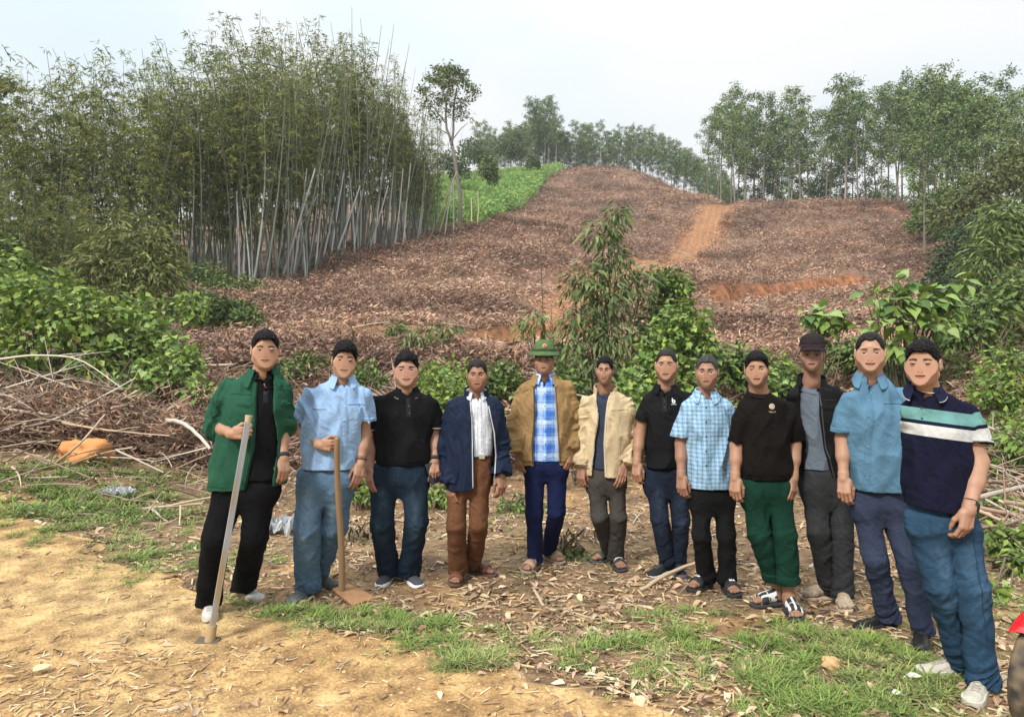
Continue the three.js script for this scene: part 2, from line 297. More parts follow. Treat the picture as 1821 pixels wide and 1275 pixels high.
// stack of ellipses: levels [y, cx, cz, a, b] from the bottom up
function loft(levels, ex = 2.3) {
  const n = levels.length, get = (y, k) => {
    let i = 0; while (i < n - 2 && y > levels[i + 1][0]) i++;
    const A = levels[i], B = levels[i + 1], t = clamp((y - A[0]) / (B[0] - A[0])), h = B[0] - A[0];
    const P = levels[Math.max(0, i - 1)], Q = levels[Math.min(n - 1, i + 2)];
    const lim = (m, s0, s1) => s0 * s1 <= 0 ? 0 : Math.sign(m) * Math.min(Math.abs(m), 3 * Math.min(Math.abs(s0), Math.abs(s1)));
    const s = (B[k] - A[k]) / h, sp = i > 0 ? (A[k] - P[k]) / (A[0] - P[0]) : s, sn = i < n - 2 ? (Q[k] - B[k]) / (Q[0] - B[0]) : s;
    const mA = lim((s + sp) / 2, s, sp) * h, mB = lim((s + sn) / 2, s, sn) * h, t2 = t * t, t3 = t2 * t;
    return (2 * t3 - 3 * t2 + 1) * A[k] + (t3 - 2 * t2 + t) * mA + (-2 * t3 + 3 * t2) * B[k] + (t3 - t2) * mB;
  };
  const lo = levels[0][0], hi = levels[n - 1][0];
  const N = 160, T = new Float64Array(N * 4); for (let i = 0; i < N; i++) for (let k = 0; k < 4; k++) T[i * 4 + k] = get(lo + (hi - lo) * i / (N - 1), k + 1);
  const f = (x, y, z, off = 0) => {
    const q = clamp((y - lo) / (hi - lo)) * (N - 1), i = Math.min(N - 2, q | 0), t = q - i, o = i * 4;
    const a = lerp(T[o + 2], T[o + 6], t) + off, b = lerp(T[o + 3], T[o + 7], t) + off, dx = Math.abs(x - lerp(T[o], T[o + 4], t)) / a, dz = Math.abs(z - lerp(T[o + 1], T[o + 5], t)) / b;
    const k = Math.pow(Math.pow(dx, ex) + Math.pow(dz, ex), 1 / ex), d = (k - 1) * (dx * a + dz * b) / (dx + dz + 1e-9) * 0.9 - (k < 0.3 ? (0.3 - k) * Math.min(a, b) * 0.5 : 0);
    const dy = y > hi ? y - hi : y < lo ? lo - y : -1;
    return dy > 0 ? (d > 0 ? Math.hypot(d, dy) : dy) : d;
  };
  return f;
}
// polygon skin of f = 0 in a box; cell in metres
function skin(f, lo, hi, cell, color, uvf) {
  const nx = Math.ceil((hi.x - lo.x) / cell) + 1, ny = Math.ceil((hi.y - lo.y) / cell) + 1, nz = Math.ceil((hi.z - lo.z) / cell) + 1, Fd = new Float32Array(nx * ny * nz), done = new Uint8Array(nx * ny * nz), B = 5, half = B * cell * 0.8661;
  for (let bz = 0; bz < nz; bz += B) for (let by = 0; by < ny; by += B) for (let bx = 0; bx < nx; bx += B) {
    const c = f(lo.x + (bx + B / 2) * cell, lo.y + (by + B / 2) * cell, lo.z + (bz + B / 2) * cell), skip = Math.abs(c) > half * 2.2;
    for (let k = bz; k <= Math.min(nz - 1, bz + B); k++) for (let j = by; j <= Math.min(ny - 1, by + B); j++) for (let i = bx; i <= Math.min(nx - 1, bx + B); i++) {
      const o = (k * ny + j) * nx + i;
      if (skip) { if (!done[o]) Fd[o] = c; } else if (done[o] !== 2) { Fd[o] = f(lo.x + i * cell, lo.y + j * cell, lo.z + k * cell); done[o] = 2; }
    }
  }
  const id = new Int32Array(nx * ny * nz).fill(-1), P = [], dxyz = [1, nx, nx * ny];
  for (let k = 0; k < nz - 1; k++) for (let j = 0; j < ny - 1; j++) for (let i = 0; i < nx - 1; i++) {
    const o = (k * ny + j) * nx + i; let m = 0; for (let q = 0; q < 8; q++) if (Fd[o + (q & 1) + ((q >> 1) & 1) * nx + (q >> 2) * nx * ny] < 0) m |= 1 << q;
    if (m === 0 || m === 255) continue;
    let sx = 0, sy = 0, sz = 0, c = 0;
    for (let q = 0; q < 8; q++) for (let e = 0; e < 3; e++) { const r = q | (1 << e); if (r === q) continue; if (((m >> q) & 1) === ((m >> r) & 1)) continue;
      const a = Fd[o + (q & 1) + ((q >> 1) & 1) * nx + (q >> 2) * nx * ny], b = Fd[o + (r & 1) + ((r >> 1) & 1) * nx + (r >> 2) * nx * ny], t = a / (a - b);
      sx += (q & 1) + (e === 0 ? t : 0); sy += ((q >> 1) & 1) + (e === 1 ? t : 0); sz += (q >> 2) + (e === 2 ? t : 0); c++; }
    id[o] = P.length / 3; P.push(lo.x + (i + sx / c) * cell, lo.y + (j + sy / c) * cell, lo.z + (k + sz / c) * cell);
  }
  const I = [];
  for (let k = 1; k < nz - 1; k++) for (let j = 1; j < ny - 1; j++) for (let i = 1; i < nx - 1; i++) {
    const o = (k * ny + j) * nx + i, a = Fd[o] < 0;
    for (let e = 0; e < 3; e++) { if ((Fd[o + dxyz[e]] < 0) === a) continue;
      const u = dxyz[(e + 1) % 3], v = dxyz[(e + 2) % 3], q0 = id[o], q1 = id[o - u], q2 = id[o - u - v], q3 = id[o - v];
      if (q0 < 0 || q1 < 0 || q2 < 0 || q3 < 0) continue;
      if (a) I.push(q0, q1, q2, q0, q2, q3); else I.push(q0, q2, q1, q0, q3, q2); }
  }
  const n = P.length / 3, Nn = new Float32Array(n * 3), Cc = new Float32Array(n * 3), Uu = new Float32Array(n * 2), h = cell * 0.35, g = [0, 0, 0];
  const grad = (x, y, z) => { const a = f(x + h, y - h, z - h), b = f(x - h, y - h, z + h), c = f(x - h, y + h, z - h), d = f(x + h, y + h, z + h); g[0] = (a - b - c + d) / (4 * h); g[1] = (-a - b + c + d) / (4 * h); g[2] = (-a + b - c + d) / (4 * h); };
  for (let i = 0; i < n; i++) {
    let x = P[i * 3], y = P[i * 3 + 1], z = P[i * 3 + 2];
    grad(x, y, z); let l2 = g[0] * g[0] + g[1] * g[1] + g[2] * g[2]; const f0 = f(x, y, z), s = clamp(f0 / Math.max(l2, 0.2), -cell * 0.4, cell * 0.4), x1 = x - g[0] * s, y1 = y - g[1] * s, z1 = z - g[2] * s; if (Math.abs(f(x1, y1, z1)) < Math.abs(f0) * 0.5) { x = x1; y = y1; z = z1; }
    grad(x, y, z); l2 = Math.sqrt(g[0] * g[0] + g[1] * g[1] + g[2] * g[2]) || 1; P[i * 3] = x; P[i * 3 + 1] = y; P[i * 3 + 2] = z;
    Nn[i * 3] = g[0] / l2; Nn[i * 3 + 1] = g[1] / l2; Nn[i * 3 + 2] = g[2] / l2;
    const c = color(x, y, z, Nn[i * 3], Nn[i * 3 + 1], Nn[i * 3 + 2]); Cc[i * 3] = c[0]; Cc[i * 3 + 1] = c[1]; Cc[i * 3 + 2] = c[2];
    const u = uvf ? uvf(x, y, z) : [x, y]; Uu[i * 2] = u[0]; Uu[i * 2 + 1] = u[1];
  }
  const G = new THREE.BufferGeometry();
  G.setAttribute('position', new THREE.Float32BufferAttribute(P, 3)); G.setAttribute('normal', new THREE.BufferAttribute(Nn, 3)); G.setAttribute('color', new THREE.BufferAttribute(Cc, 3)); G.setAttribute('uv', new THREE.BufferAttribute(Uu, 2)); G.setIndex(I);
  return G;
}
// where a line from the front (towards -z) first meets f = 0
function frontOf(f, x, y, z0 = 0.45) { let z = z0; for (let i = 0; i < 90 && z > -0.4; i++) { const d = f(x, y, z); if (d < 0.0006) break; z -= Math.max(d * 0.6, 0.0007); } return z; }
function normalOf(f, x, y, z, h = 0.004) { return V(f(x + h, y, z) - f(x - h, y, z), f(x, y + h, z) - f(x, y - h, z), f(x, y, z + h) - f(x, y, z - h)).normalize(); }
// a band of cloth laid along a line on the front of f: pts [x, y]
function ribbon(f, pts, wid, lift, col, seg = 0.008, g = new GB()) {
  const P = []; for (let i = 1; i < pts.length; i++) { const [a, b] = pts[i - 1], [p, q] = pts[i], n = Math.max(1, Math.round(Math.hypot(p - a, q - b) / seg)); for (let k = i > 1 ? 1 : 0; k <= n; k++) P.push([lerp(a, p, k / n), lerp(b, q, k / n)]); }
  let pr = null;
  for (let i = 0; i < P.length; i++) {
    const a = P[Math.max(0, i - 1)], b = P[Math.min(P.length - 1, i + 1)], tx = b[0] - a[0], ty = b[1] - a[1], l = Math.hypot(tx, ty) || 1, sx = -ty / l * wid / 2, sy = tx / l * wid / 2, row = [];
    for (const [e, up] of [[-1.06, -0.004], [-1, lift], [0, lift * 1.1], [1, lift], [1.06, -0.004]]) { const x = P[i][0] + sx * e, y = P[i][1] + sy * e, z = frontOf(f, x, y), nn = normalOf(f, x, y, z, 0.008); row.push(g.v(x + nn.x * up, y + nn.y * up, z + nn.z * up, col, x, y)); }
    if (pr) for (let k = 0; k < 4; k++) g.q(pr[k], row[k], row[k + 1], pr[k + 1]);
    pr = row;
  }
  return g;
}
// a flat patch laid on the front of f, uv 0..1 over its box
function patch(f, x0, y0, x1, y1, lift, n = 10) {
  const g = new GB(), id = [];
  for (let j = 0; j <= n; j++) for (let i = 0; i <= n; i++) { const x = lerp(x0, x1, i / n), y = lerp(y0, y1, j / n), z = frontOf(f, x, y), nn = normalOf(f, x, y, z, 0.01); id.push(g.v(x + nn.x * lift, y + nn.y * lift, z + nn.z * lift, [1, 1, 1], i / n, j / n)); }
  for (let j = 0; j < n; j++) for (let i = 0; i < n; i++) { const a = j * (n + 1) + i; g.q(id[a], id[a + 1], id[a + n + 2], id[a + n + 1]); }
  return g.build();
}
function discs(list, r, col, depth = 0.002) {                     // buttons: [point, normal]
  const g = new GB();
  for (const [p, n] of list) { const u = V(0, 1, 0).cross(n).normalize(), w = n.clone().cross(u), c = g.v(p.x + n.x * depth, p.y + n.y * depth, p.z + n.z * depth, col), ring = [], low = []; for (let k = 0; k < 10; k++) { const a = k / 10 * 6.2832, cx = Math.cos(a) * r, sx = Math.sin(a) * r; const q = p.clone().addScaledVector(u, cx).addScaledVector(w, sx); ring.push(g.v(q.x + n.x * depth, q.y + n.y * depth, q.z + n.z * depth, col)); low.push(g.v(q.x - n.x * 0.002, q.y - n.y * 0.002, q.z - n.z * 0.002, col)); } for (let k = 0; k < 10; k++) { const m = (k + 1) % 10; g.t(c, ring[k], ring[m]); g.q(ring[k], low[k], low[m], ring[m]); } }
  return g.build();
}
const strip1 = (g) => { const o = g.clone(); for (const k of Object.keys(o.attributes)) if (!['position', 'normal', 'color', 'uv'].includes(k)) o.deleteAttribute(k); return o; };
const fuse = (list) => mergeGeometries(list.map(strip1), false);

// ---------- heads: unit head, eyes at y = 0, chin -0.115, crown 0.113, face towards +z ----------
function headField(h) {
  const w = 1, j = (h.jaw || 1) * 1.04, ck = (h.cheek || 1), jl = h.long || 0, nl = h.nose || 1;
  const cran = ell(0, 0.024, -0.014, 0.0755 * w, 0.0895, 0.094), face = ell(0, -0.030 - jl * 0.3, 0.016, 0.0655 * w, 0.082 + jl * 0.3, 0.068), chin = ell(0, -0.090 - jl, 0.050, 0.027 * j, 0.024, 0.026);
  const jawL = cone(V(0, -0.092 - jl, 0.046), V(0.053 * j * w, -0.060, -0.006), 0.020, 0.019), jawIn = cone(V(0, -0.075, 0.025), V(0, -0.06, -0.02), 0.034, 0.045);
  const cheek = ell(0.044 * w, -0.026, 0.047, 0.026 * ck, 0.028 * ck, 0.026), brow = cone(V(0.008, 0.0205, 0.0765), V(0.042 * w, 0.0215, 0.058), 0.0112, 0.0105);
  const bridge = cone(V(0, 0.012, 0.0785), V(0, -0.030, 0.0975 * (0.5 + 0.5 * nl) + 0.0), 0.0075, 0.0110), tip = ell(0, -0.034, 0.0975, 0.0135, 0.0110, 0.0130), wing = ell(0.0160, -0.0385, 0.0865, 0.0098, 0.0088, 0.0108), nostril = ell(0.0075, -0.0448, 0.0945, 0.0042, 0.003, 0.005);
  const sm = h.smile || 0, lipY = -0.0655 - jl * 0.5, mw = 0.0248 + 0.002 * sm, open = h.open || 0;
  const upper = ell(0, lipY + 0.0045 + open / 2, 0.0795, mw, 0.0062, 0.0105), lower = ell(0, lipY - 0.0055 - open / 2, 0.0775, mw * 0.84, 0.0070, 0.0105), mouthMound = ell(0, lipY, 0.066, 0.034, 0.026, 0.020);
  const ear = h.ear || 1, earE = ell(0.081 * w, -0.006, -0.010, 0.0085 * ear, 0.0325, 0.0195), earIn = ell(0.0895 * w, -0.003, -0.004, 0.0062, 0.019, 0.0105);
  const lid = (x, y, z) => Math.hypot(x - 0.0330, y + 0.001, z - 0.0592) - 0.0150, socket = ell(0.0335, 0.003, 0.091, 0.022, 0.0130, 0.0195);
  return (x, y, z) => {
    const ax = Math.abs(x);
    let d = smin(cran(x, y, z), face(x, y, z), 0.03);
    d = smin(d, chin(x, y, z), 0.024); d = smin(d, jawL(ax, y, z), 0.034); d = smin(d, jawIn(x, y, z), 0.02); d = smin(d, cheek(ax, y, z), 0.036);
    if (z > 0.02) {
      d = smin(d, brow(ax, y, z), 0.014); d = smax(d, -socket(ax, y, z), 0.014);
      d = smin(d, lid(ax, y, z), 0.0025);
      d = smin(d, bridge(x, y, z), 0.014); d = smin(d, tip(x, y, z), 0.009); d = smin(d, wing(ax, y, z), 0.006); d = smax(d, -nostril(ax, y, z), 0.002);
      d = smin(d, mouthMound(x, y, z), 0.032);
      const yy = y - sm * 0.0035 * (ax / 0.024) * (ax / 0.024);
      d = smin(d, upper(x, yy, z), 0.006); d = smin(d, lower(x, yy, z), 0.005);
      const m = Math.hypot(Math.max(0, ax - mw * 0.9), (yy - lipY) * 1.0, Math.max(0, 0.070 - z)) - 0.0016 - open * 0.5; d = smax(d, -m, 0.003);
      if (h.age) { const nf = Math.abs(ax - (0.021 + (-0.036 - y) * 0.42)) ; if (y < -0.034 && y > -0.064) d += 0.0016 * h.age * (1 - sstep(0, 0.0045, nf)); if (y > 0.035) d += 0.0009 * h.age * Math.max(0, Math.sin(y * 620)) * (1 - sstep(0.02, 0.05, ax)); }
    }
    d = smin(d, smax(earE(ax, y, z), -earIn(ax, y, z), 0.004), 0.006);
    return d;
  };
}
function headColor(h) {
  const k = h.skin, sm = h.smile || 0, jl = h.long || 0, lipY = -0.0655 - jl * 0.5, mw = 0.0248 + 0.002 * sm, hair = h.hair.color;
  return (x, y, z) => {
    const ax = Math.abs(x), n = noise3(x * 60, y * 60, z * 60), n2 = noise3(x * 190, y * 190, z * 190);
    let c = [k[0] * (1 + 0.05 * n + 0.03 * n2), k[1] * (1 + 0.06 * n + 0.04 * n2), k[2] * (1 + 0.06 * n + 0.04 * n2)];
    if (z > 0.0) {
      const red = Math.exp(-(((ax - 0.04) / 0.02) ** 2) - (((y + 0.03) / 0.02) ** 2)) * 0.5 + Math.exp(-((ax / 0.014) ** 2) - (((y + 0.034) / 0.013) ** 2)) * 0.5; c = [c[0] * (1 - 0.04 * red), c[1] * (1 - 0.20 * red), c[2] * (1 - 0.22 * red)];
      const yy = y - sm * 0.0035 * (ax / 0.024) ** 2, lp = ((ax / mw) ** 2) + (((yy - lipY) / (yy > lipY ? 0.009 : 0.0115)) ** 2);
      if (z > 0.055) { const t = 1 - sstep(0.75, 1.15, lp); c = mixc(c, [k[0] * 0.66, k[1] * 0.40, k[2] * 0.42], t * 0.9); const m = 1 - sstep(0.0008, 0.0026, Math.abs(yy - lipY)); if (ax < mw * 1.03) c = mixc(c, [0.12, 0.05, 0.04], m * 0.7); if (h.open && ax < mw * 0.72 && Math.abs(yy - lipY) < h.open * 0.5 + 0.0012) c = [0.6, 0.56, 0.5]; }
      // eyebrows
      const t = (ax - 0.0125) / 0.043, by = 0.0190 + 0.0040 * Math.sin(clamp(t) * 2.3) - 0.0045 * clamp(t) ** 3 + (h.browUp || 0), bw = 0.0068 * (h.brow || 1) * (1 - 0.55 * clamp(t)); if (t > 0 && t < 1 && z > 0.03) { const q = (1 - sstep(0.5, 1.1, Math.abs(y - by) / bw)) * (0.95 + 0.5 * noise3(x * 420, y * 160, 2)); c = mixc(c, hair, clamp(q * 1.15 * sstep(0, 0.08, t) * (1 - sstep(0.9, 1, t)))); }
      // nostrils, the fold of the lid, the corners of the eye
      const no = Math.hypot((ax - 0.0078) / 0.0052, (y + 0.0452) / 0.0032); if (z > 0.07) c = mixc(c, [0.10, 0.04, 0.03], (1 - sstep(0.6, 1.2, no)) * 0.85);
      const ex = (ax - 0.0330) / 0.0185, ey = y + 0.0012 - (ax - 0.0330) * 0.08, e2 = 1 - ex * ex; if (e2 > 0 && z > 0.04) { const q = 1 - sstep(0.0006, 0.0024, Math.abs(ey - 0.0082 * Math.sqrt(e2) - 0.001)); c = mixc(c, [k[0] * 0.55, k[1] * 0.45, k[2] * 0.42], q * 0.8); }
      if (h.stubble) { const b = sstep(-0.045, -0.055, y) * (1 - 0.6 * (1 - sstep(0.7, 1.3, lp))) * sstep(0.0, 0.03, z) * (0.6 + 0.5 * noise3(x * 300, y * 300, z * 300)); c = mixc(c, [hair[0] * 1.6, hair[1] * 1.6, hair[2] * 1.6], clamp(b) * h.stubble); }
    }
    return c;
  };
}
// how low the hair comes, by the angle from the front (degrees)
function hairline(az, s) {
  const K = [[0, s.front], [26, s.front - 0.001 + (s.recede || 0)], [38, s.front - 0.014 + (s.recede || 0) * 0.6], [48, 0.026], [55, 0.010], [62, -0.010 - (s.burn || 0)], [80, -0.016 - (s.burn || 0)], [87, 0.018], [112, 0.022], [122, -0.012], [135, -0.045], [180, -0.062]];
  for (let i = 1; i < K.length; i++) if (az <= K[i][0]) return lerp(K[i - 1][1], K[i][1], sstep(0, 1, (az - K[i - 1][0]) / (K[i][0] - K[i - 1][0])));
  return -0.062;
}
function hairField(h) {
  const s = h.hair, w = 1, t0 = s.side, t1 = s.top, fr = s.fringe || 0;
  const side = ell(0, 0.024, -0.014, 0.0755 * w + t0 * 0.6, 0.0895 + t0 * 0.6, 0.094 + t0 * 0.7), top = ell(s.lean || 0, 0.046, -0.002, 0.066 * w + t1 * 0.34, 0.0685 + t1, 0.080 + t1 * 0.6);
  const front = ell((s.lean || 0) * 1.5, 0.066, 0.056, 0.050 * w, 0.024 + t1 * 0.5, 0.028 + fr * 0.4);
  const amp = s.amp || 0.003, fq = s.freq || 1;
  return (x, y, z) => {
    const ax = Math.abs(x); let d = smin(side(x, y, z), top(x, y, z), 0.02); if (fr) d = smin(d, front(x, y, z), 0.02);
    const az = Math.atan2(ax, z) / RAD, hl = hairline(az, s) - fr * (1 - sstep(35, 62, az)) * (0.75 + 0.25 * noise3(x * 90, 1, 4)) + 0.004 * noise3(x * 160, z * 160, 7) + 0.004 * noise3(x * 420, z * 420, 3);
    const edge = az < 44 ? 0.008 : 0.013; d += (t0 + 0.0015) * (1 - sstep(-0.002, edge, y - hl)) * (az < 44 ? 0.5 : 0.8); d = Math.max(d, (hl - y) * 0.8);
    if (d > -0.02 && d < 0.02) { const st = s.swept ? noise3((x + y * 0.9) * 170 * fq, (y - x * 0.5) * 40 * fq, z * 60 * fq) : noise3(x * 210 * fq, y * 90 * fq, z * 70 * fq); d -= amp * (st + 0.5 * noise3(x * 60, y * 60, z * 60)); }
    return d;
  };
}
// ---------- hands: X to the thumb, Y to the fingertips, Z out of the palm ----------
function handField(pose) {
  const P = [], chain = (base, dir0, lens, rads, curls, spread) => {
    let p = base.clone(), a = 0; const side = Math.sin(spread), cy = Math.cos(spread);
    for (let i = 0; i < 3; i++) { a += curls[i]; const d = V(side * Math.cos(a), cy * Math.cos(a), Math.sin(a)), q = p.clone().addScaledVector(d, lens[i]); P.push(cone(p, q, rads[i], rads[i + 1])); p = q; }
  };
  const c = pose.curl, L = [[0.043, 0.025, 0.019], [0.047, 0.029, 0.020], [0.043, 0.027, 0.020], [0.034, 0.020, 0.018]], X = [0.0295, 0.0100, -0.0095, -0.0275], Y = [0.086, 0.089, 0.085, 0.077], R = [[0.0098, 0.0090, 0.0082, 0.0070], [0.0102, 0.0092, 0.0083, 0.0071], [0.0097, 0.0088, 0.0080, 0.0068], [0.0086, 0.0078, 0.0070, 0.0060]];
  const fingers = [];
  for (let i = 0; i < 4; i++) { P.length = 0; const k = 1 + (pose.more || 0) * i; chain(V(X[i], Y[i], 0.001), null, L[i], R[i], [c[0] * k * RAD, c[1] * k * RAD, c[2] * k * RAD], (pose.spread ?? 0.07) * (1.2 - i * 0.8)); const f = P.slice(); fingers.push((x, y, z) => smin(smin(f[0](x, y, z), f[1](x, y, z), 0.004), f[2](x, y, z), 0.004)); }
  const palmA = cone(V(0.026, 0.020, 0), V(0.027, 0.082, 0), 0.014, 0.0125), palmB = cone(V(0.004, 0.010, 0), V(0.008, 0.085, 0), 0.0165, 0.0135), palmC = cone(V(-0.016, 0.014, 0), V(-0.022, 0.074, 0.001), 0.0165, 0.0125), heel = ell(0.024, 0.030, 0.010, 0.016, 0.028, 0.013), wrist = cone(V(0, -0.05, 0), V(0, 0.012, 0), 0.0265, 0.022);
  const t = pose.thumb || [0.62, 0.70, 0.36], td = V(...t).normalize(), t2 = V(...(pose.thumb2 || [0.25, 0.9, 0.35])).normalize(), b = V(0.028, 0.022, 0.006), m = b.clone().addScaledVector(td, 0.044), e = m.clone().addScaledVector(t2, 0.033), g = e.clone().addScaledVector(V(...(pose.thumb3 || pose.thumb2 || [0.1, 0.9, 0.3])).normalize(), 0.022), T0 = cone(b, m, 0.0145, 0.0112), T1 = cone(m, e, 0.0112, 0.0098), T2 = cone(e, g, 0.0098, 0.0080);
  return (x, y, z) => {
    let d = smin(palmA(x, y, z), palmB(x, y, z), 0.016); d = smin(d, palmC(x, y, z), 0.016); d = smin(d, heel(x, y, z), 0.012); const wq = Math.hypot(x * 0.92, z * 1.25) ; d = smin(d, Math.max(wrist(x, y, z), 0), 0.0001 + 0) ; d = smin(d, wrist(x, y, z * 1.2), 0.014);
    d = smin(d, smin(smin(T0(x, y, z), T1(x, y, z), 0.006), T2(x, y, z), 0.004), 0.009);
    let f = 9; for (let i = 0; i < 4; i++) { const q = fingers[i](x, y, z); f = Math.min(f, q); }
    return smin(d, f, 0.006);
  };
}
const HAND_REST = { curl: [16, 22, 16], more: 0.12, spread: 0.05, thumb: [0.42, 0.82, 0.42], thumb2: [0.05, 0.93, 0.36] };
const HAND_LOOSE = { curl: [30, 38, 24], more: 0.10, spread: 0.04, thumb: [0.30, 0.80, 0.55], thumb2: [-0.15, 0.86, 0.48] };
const HAND_GRIP = { curl: [62, 78, 52], more: 0.03, spread: 0.0, thumb: [0.55, 0.45, 0.72], thumb2: [0.0, 0.62, 0.78], thumb3: [-0.45, 0.62, 0.45] };

// ---------- feet and footwear: origin under the heel, +z to the toes, y up ----------
function footField(L) {                                         // bare foot
  const k = L / 0.255, A = cone(V(0, 0.032, 0.030), V(0, 0.10, 0.045), 0.031, 0.036), B = cone(V(0, 0.05, 0.05), V(0.002, 0.030, 0.165), 0.034, 0.026), C2 = cone(V(0, 0.03, 0.03), V(-0.006, 0.02, 0.17), 0.028, 0.020), ball = ell(0.006, 0.022, 0.175, 0.044, 0.021, 0.035);
  const toes = []; const X = [0.030, 0.010, -0.007, -0.022, -0.035], Z = [0.247, 0.245, 0.236, 0.226, 0.213], R = [0.0135, 0.0098, 0.0092, 0.0088, 0.0085]; for (let i = 0; i < 5; i++) toes.push(cone(V(X[i] * 0.85, 0.018, 0.185), V(X[i], R[i] + 0.004, Z[i] - R[i]), R[i] + 0.002, R[i]));
  return (x, y, z) => { x /= k; y /= k; z /= k; let d = smin(A(x, y, z), B(x, y, z), 0.03); d = smin(d, C2(x, y, z), 0.02); d = smin(d, ball(x, y, z), 0.02); for (const t of toes) d = smin(d, t(x, y, z), 0.0045); return Math.max(d, 0.003 - y) * k; };
}
// closed outline of a shoe: half width and height along its length (0 heel .. 1 toe)
function shoeField(L, prof, grow = 0, floor = 0) {
  return (x, y, z) => {
    const t = z / L, q = clamp(t) * (prof.length - 1), i = Math.min(prof.length - 2, q | 0), s = sstep(0, 1, q - i), w = lerp(prof[i][0], prof[i + 1][0], s) + grow, h = lerp(prof[i][1], prof[i + 1][1], s), off = lerp(prof[i][2] || 0, prof[i + 1][2] || 0, s);
    const k = Math.pow(Math.pow(Math.abs(x - off) / w, 2.6) + Math.pow(Math.abs(y) / h, 2.6), 1 / 2.6), d = (k - 1) * Math.min(w, h) * 0.9, dz = Math.max(-z - grow * 0.5, z - L - grow * 0.5);
    return smax(Math.max(d, floor - y), dz * 0.9, 0.03);
  };
}
const SNEAKER = [[0.030, 0.085], [0.035, 0.094], [0.036, 0.090, 0], [0.038, 0.076, 0.002], [0.043, 0.062, 0.004], [0.047, 0.054, 0.005], [0.045, 0.048, 0.004], [0.030, 0.036, 0.002]];
const LEATHER = [[0.030, 0.075], [0.033, 0.082], [0.034, 0.080, 0], [0.036, 0.070, 0.002], [0.042, 0.055, 0.004], [0.045, 0.046, 0.005], [0.041, 0.040, 0.004], [0.024, 0.030, 0.002]];
const SOLE = [[0.028, 0.09], [0.036, 0.09], [0.036, 0.09, 0], [0.037, 0.09, 0.002], [0.043, 0.09, 0.004], [0.047, 0.09, 0.005], [0.043, 0.09, 0.004], [0.024, 0.09, 0.002]];

// the visible ball and lids of one eye: colour by place round its middle
function eyeColor(h, x, y, look, p) {
  const e = x / 0.0168, ey = y - x * 0.08, up = 0.0034 * (h.eye || 1) * Math.sqrt(Math.max(0, 1 - e * e)), k = h.skin;
  if (Math.abs(e) >= 1 || ey > up + 0.0014 || ey < -up - 0.001) return [k[0] * 0.93, k[1] * 0.88, k[2] * 0.86];
  if (ey > up - 0.0009) return [0.02, 0.013, 0.012];
  if (ey < -up) return [k[0] * 0.45, k[1] * 0.32, k[2] * 0.3];
  const a = Math.acos(clamp(p.dot(look), -1, 1)); return a < 0.2 ? [0.004, 0.004, 0.004] : a < 0.52 ? [0.016, 0.009, 0.006] : [0.15, 0.12, 0.105];
}

// ---------- cloth, skin, leather ----------
const weaveTex = noiseTexture(512, 5, (u, v) => {
  const wx = pn(u, v, 5, 3) * 0.035, wy = pn(u, v, 5, 8) * 0.035, U = (u + wx + 1) % 1, W = (v + wy + 1) % 1;
  const r1 = 1 - Math.abs(pn((U + W * 1 + 1) % 1, W, 6, 2)) * 2.4, r2 = 1 - Math.abs(pn(U, (W + U + 1) % 1, 11, 5)) * 2.4, r3 = 1 - Math.abs(pn((U - W + 2) % 1, W, 19, 9)) * 2.4, m = clamp(0.5 + pn(u, v, 3, 6));
  const k = 0.35 + 0.22 * r1 * m + 0.16 * r2 + 0.07 * r3 + 0.03 * pn(u, v, 120, 3);
  return [k, k, k];
});
weaveTex.repeat.set(1.7, 1.7);
const clothMat = (o = {}) => new THREE.MeshPhysicalMaterial({ vertexColors: true, roughness: 0.92, bumpMap: weaveTex, bumpScale: 0.0105, specularIntensity: 0.16, ...o });
M.skin = new THREE.MeshPhysicalMaterial({ vertexColors: true, roughness: 0.52, specularIntensity: 0.5 });
M.cloth = clothMat(); M.clothSheen = clothMat({ sheen: 0.35, sheenRoughness: 0.5, roughness: 0.8 }); M.nylon = clothMat({ roughness: 0.55, bumpScale: 0.0003 });
M.hair = new THREE.MeshPhysicalMaterial({ vertexColors: true, roughness: 0.5, specularIntensity: 0.2, side: THREE.DoubleSide });
M.plain = new THREE.MeshStandardMaterial({ vertexColors: true, roughness: 0.7 });
M.rubber = new THREE.MeshStandardMaterial({ vertexColors: true, roughness: 0.82 });
M.leather = new THREE.MeshPhysicalMaterial({ vertexColors: true, roughness: 0.42, specularIntensity: 0.5 });
M.glossy = new THREE.MeshPhysicalMaterial({ vertexColors: true, roughness: 0.12 });
M.eye = new THREE.MeshPhysicalMaterial({ vertexColors: true, roughness: 0.55, specularIntensity: 0.4 });
M.metal = new THREE.MeshStandardMaterial({ vertexColors: true, roughness: 0.35, metalness: 0.9 });
const patterned = (canvas, rx, ry, o = {}) => { const t = new THREE.CanvasTexture(canvas); t.colorSpace = THREE.SRGBColorSpace; t.wrapS = t.wrapT = THREE.RepeatWrapping; t.repeat.set(rx, ry); return clothMat({ map: t, ...o }); };
const canvasOf = (w, h, draw) => { const c = document.createElement('canvas'); c.width = w; c.height = h; draw(c.getContext('2d'), w, h); return c; };
const decal = (w, h, draw, o = {}) => { const t = new THREE.CanvasTexture(canvasOf(w, h, draw)); t.colorSpace = THREE.SRGBColorSpace; return new THREE.MeshStandardMaterial({ map: t, transparent: true, roughness: 0.8, ...o }); };

function tinted(base, amt = 0.08, f = 9) { return (x, y, z) => { const k = 1 + amt * (noise3(x * f, y * f, z * f) + 0.6 * noise3(x * f * 5, y * f * 5, z * f * 5)); return [base[0] * k, base[1] * k, base[2] * k]; }; }
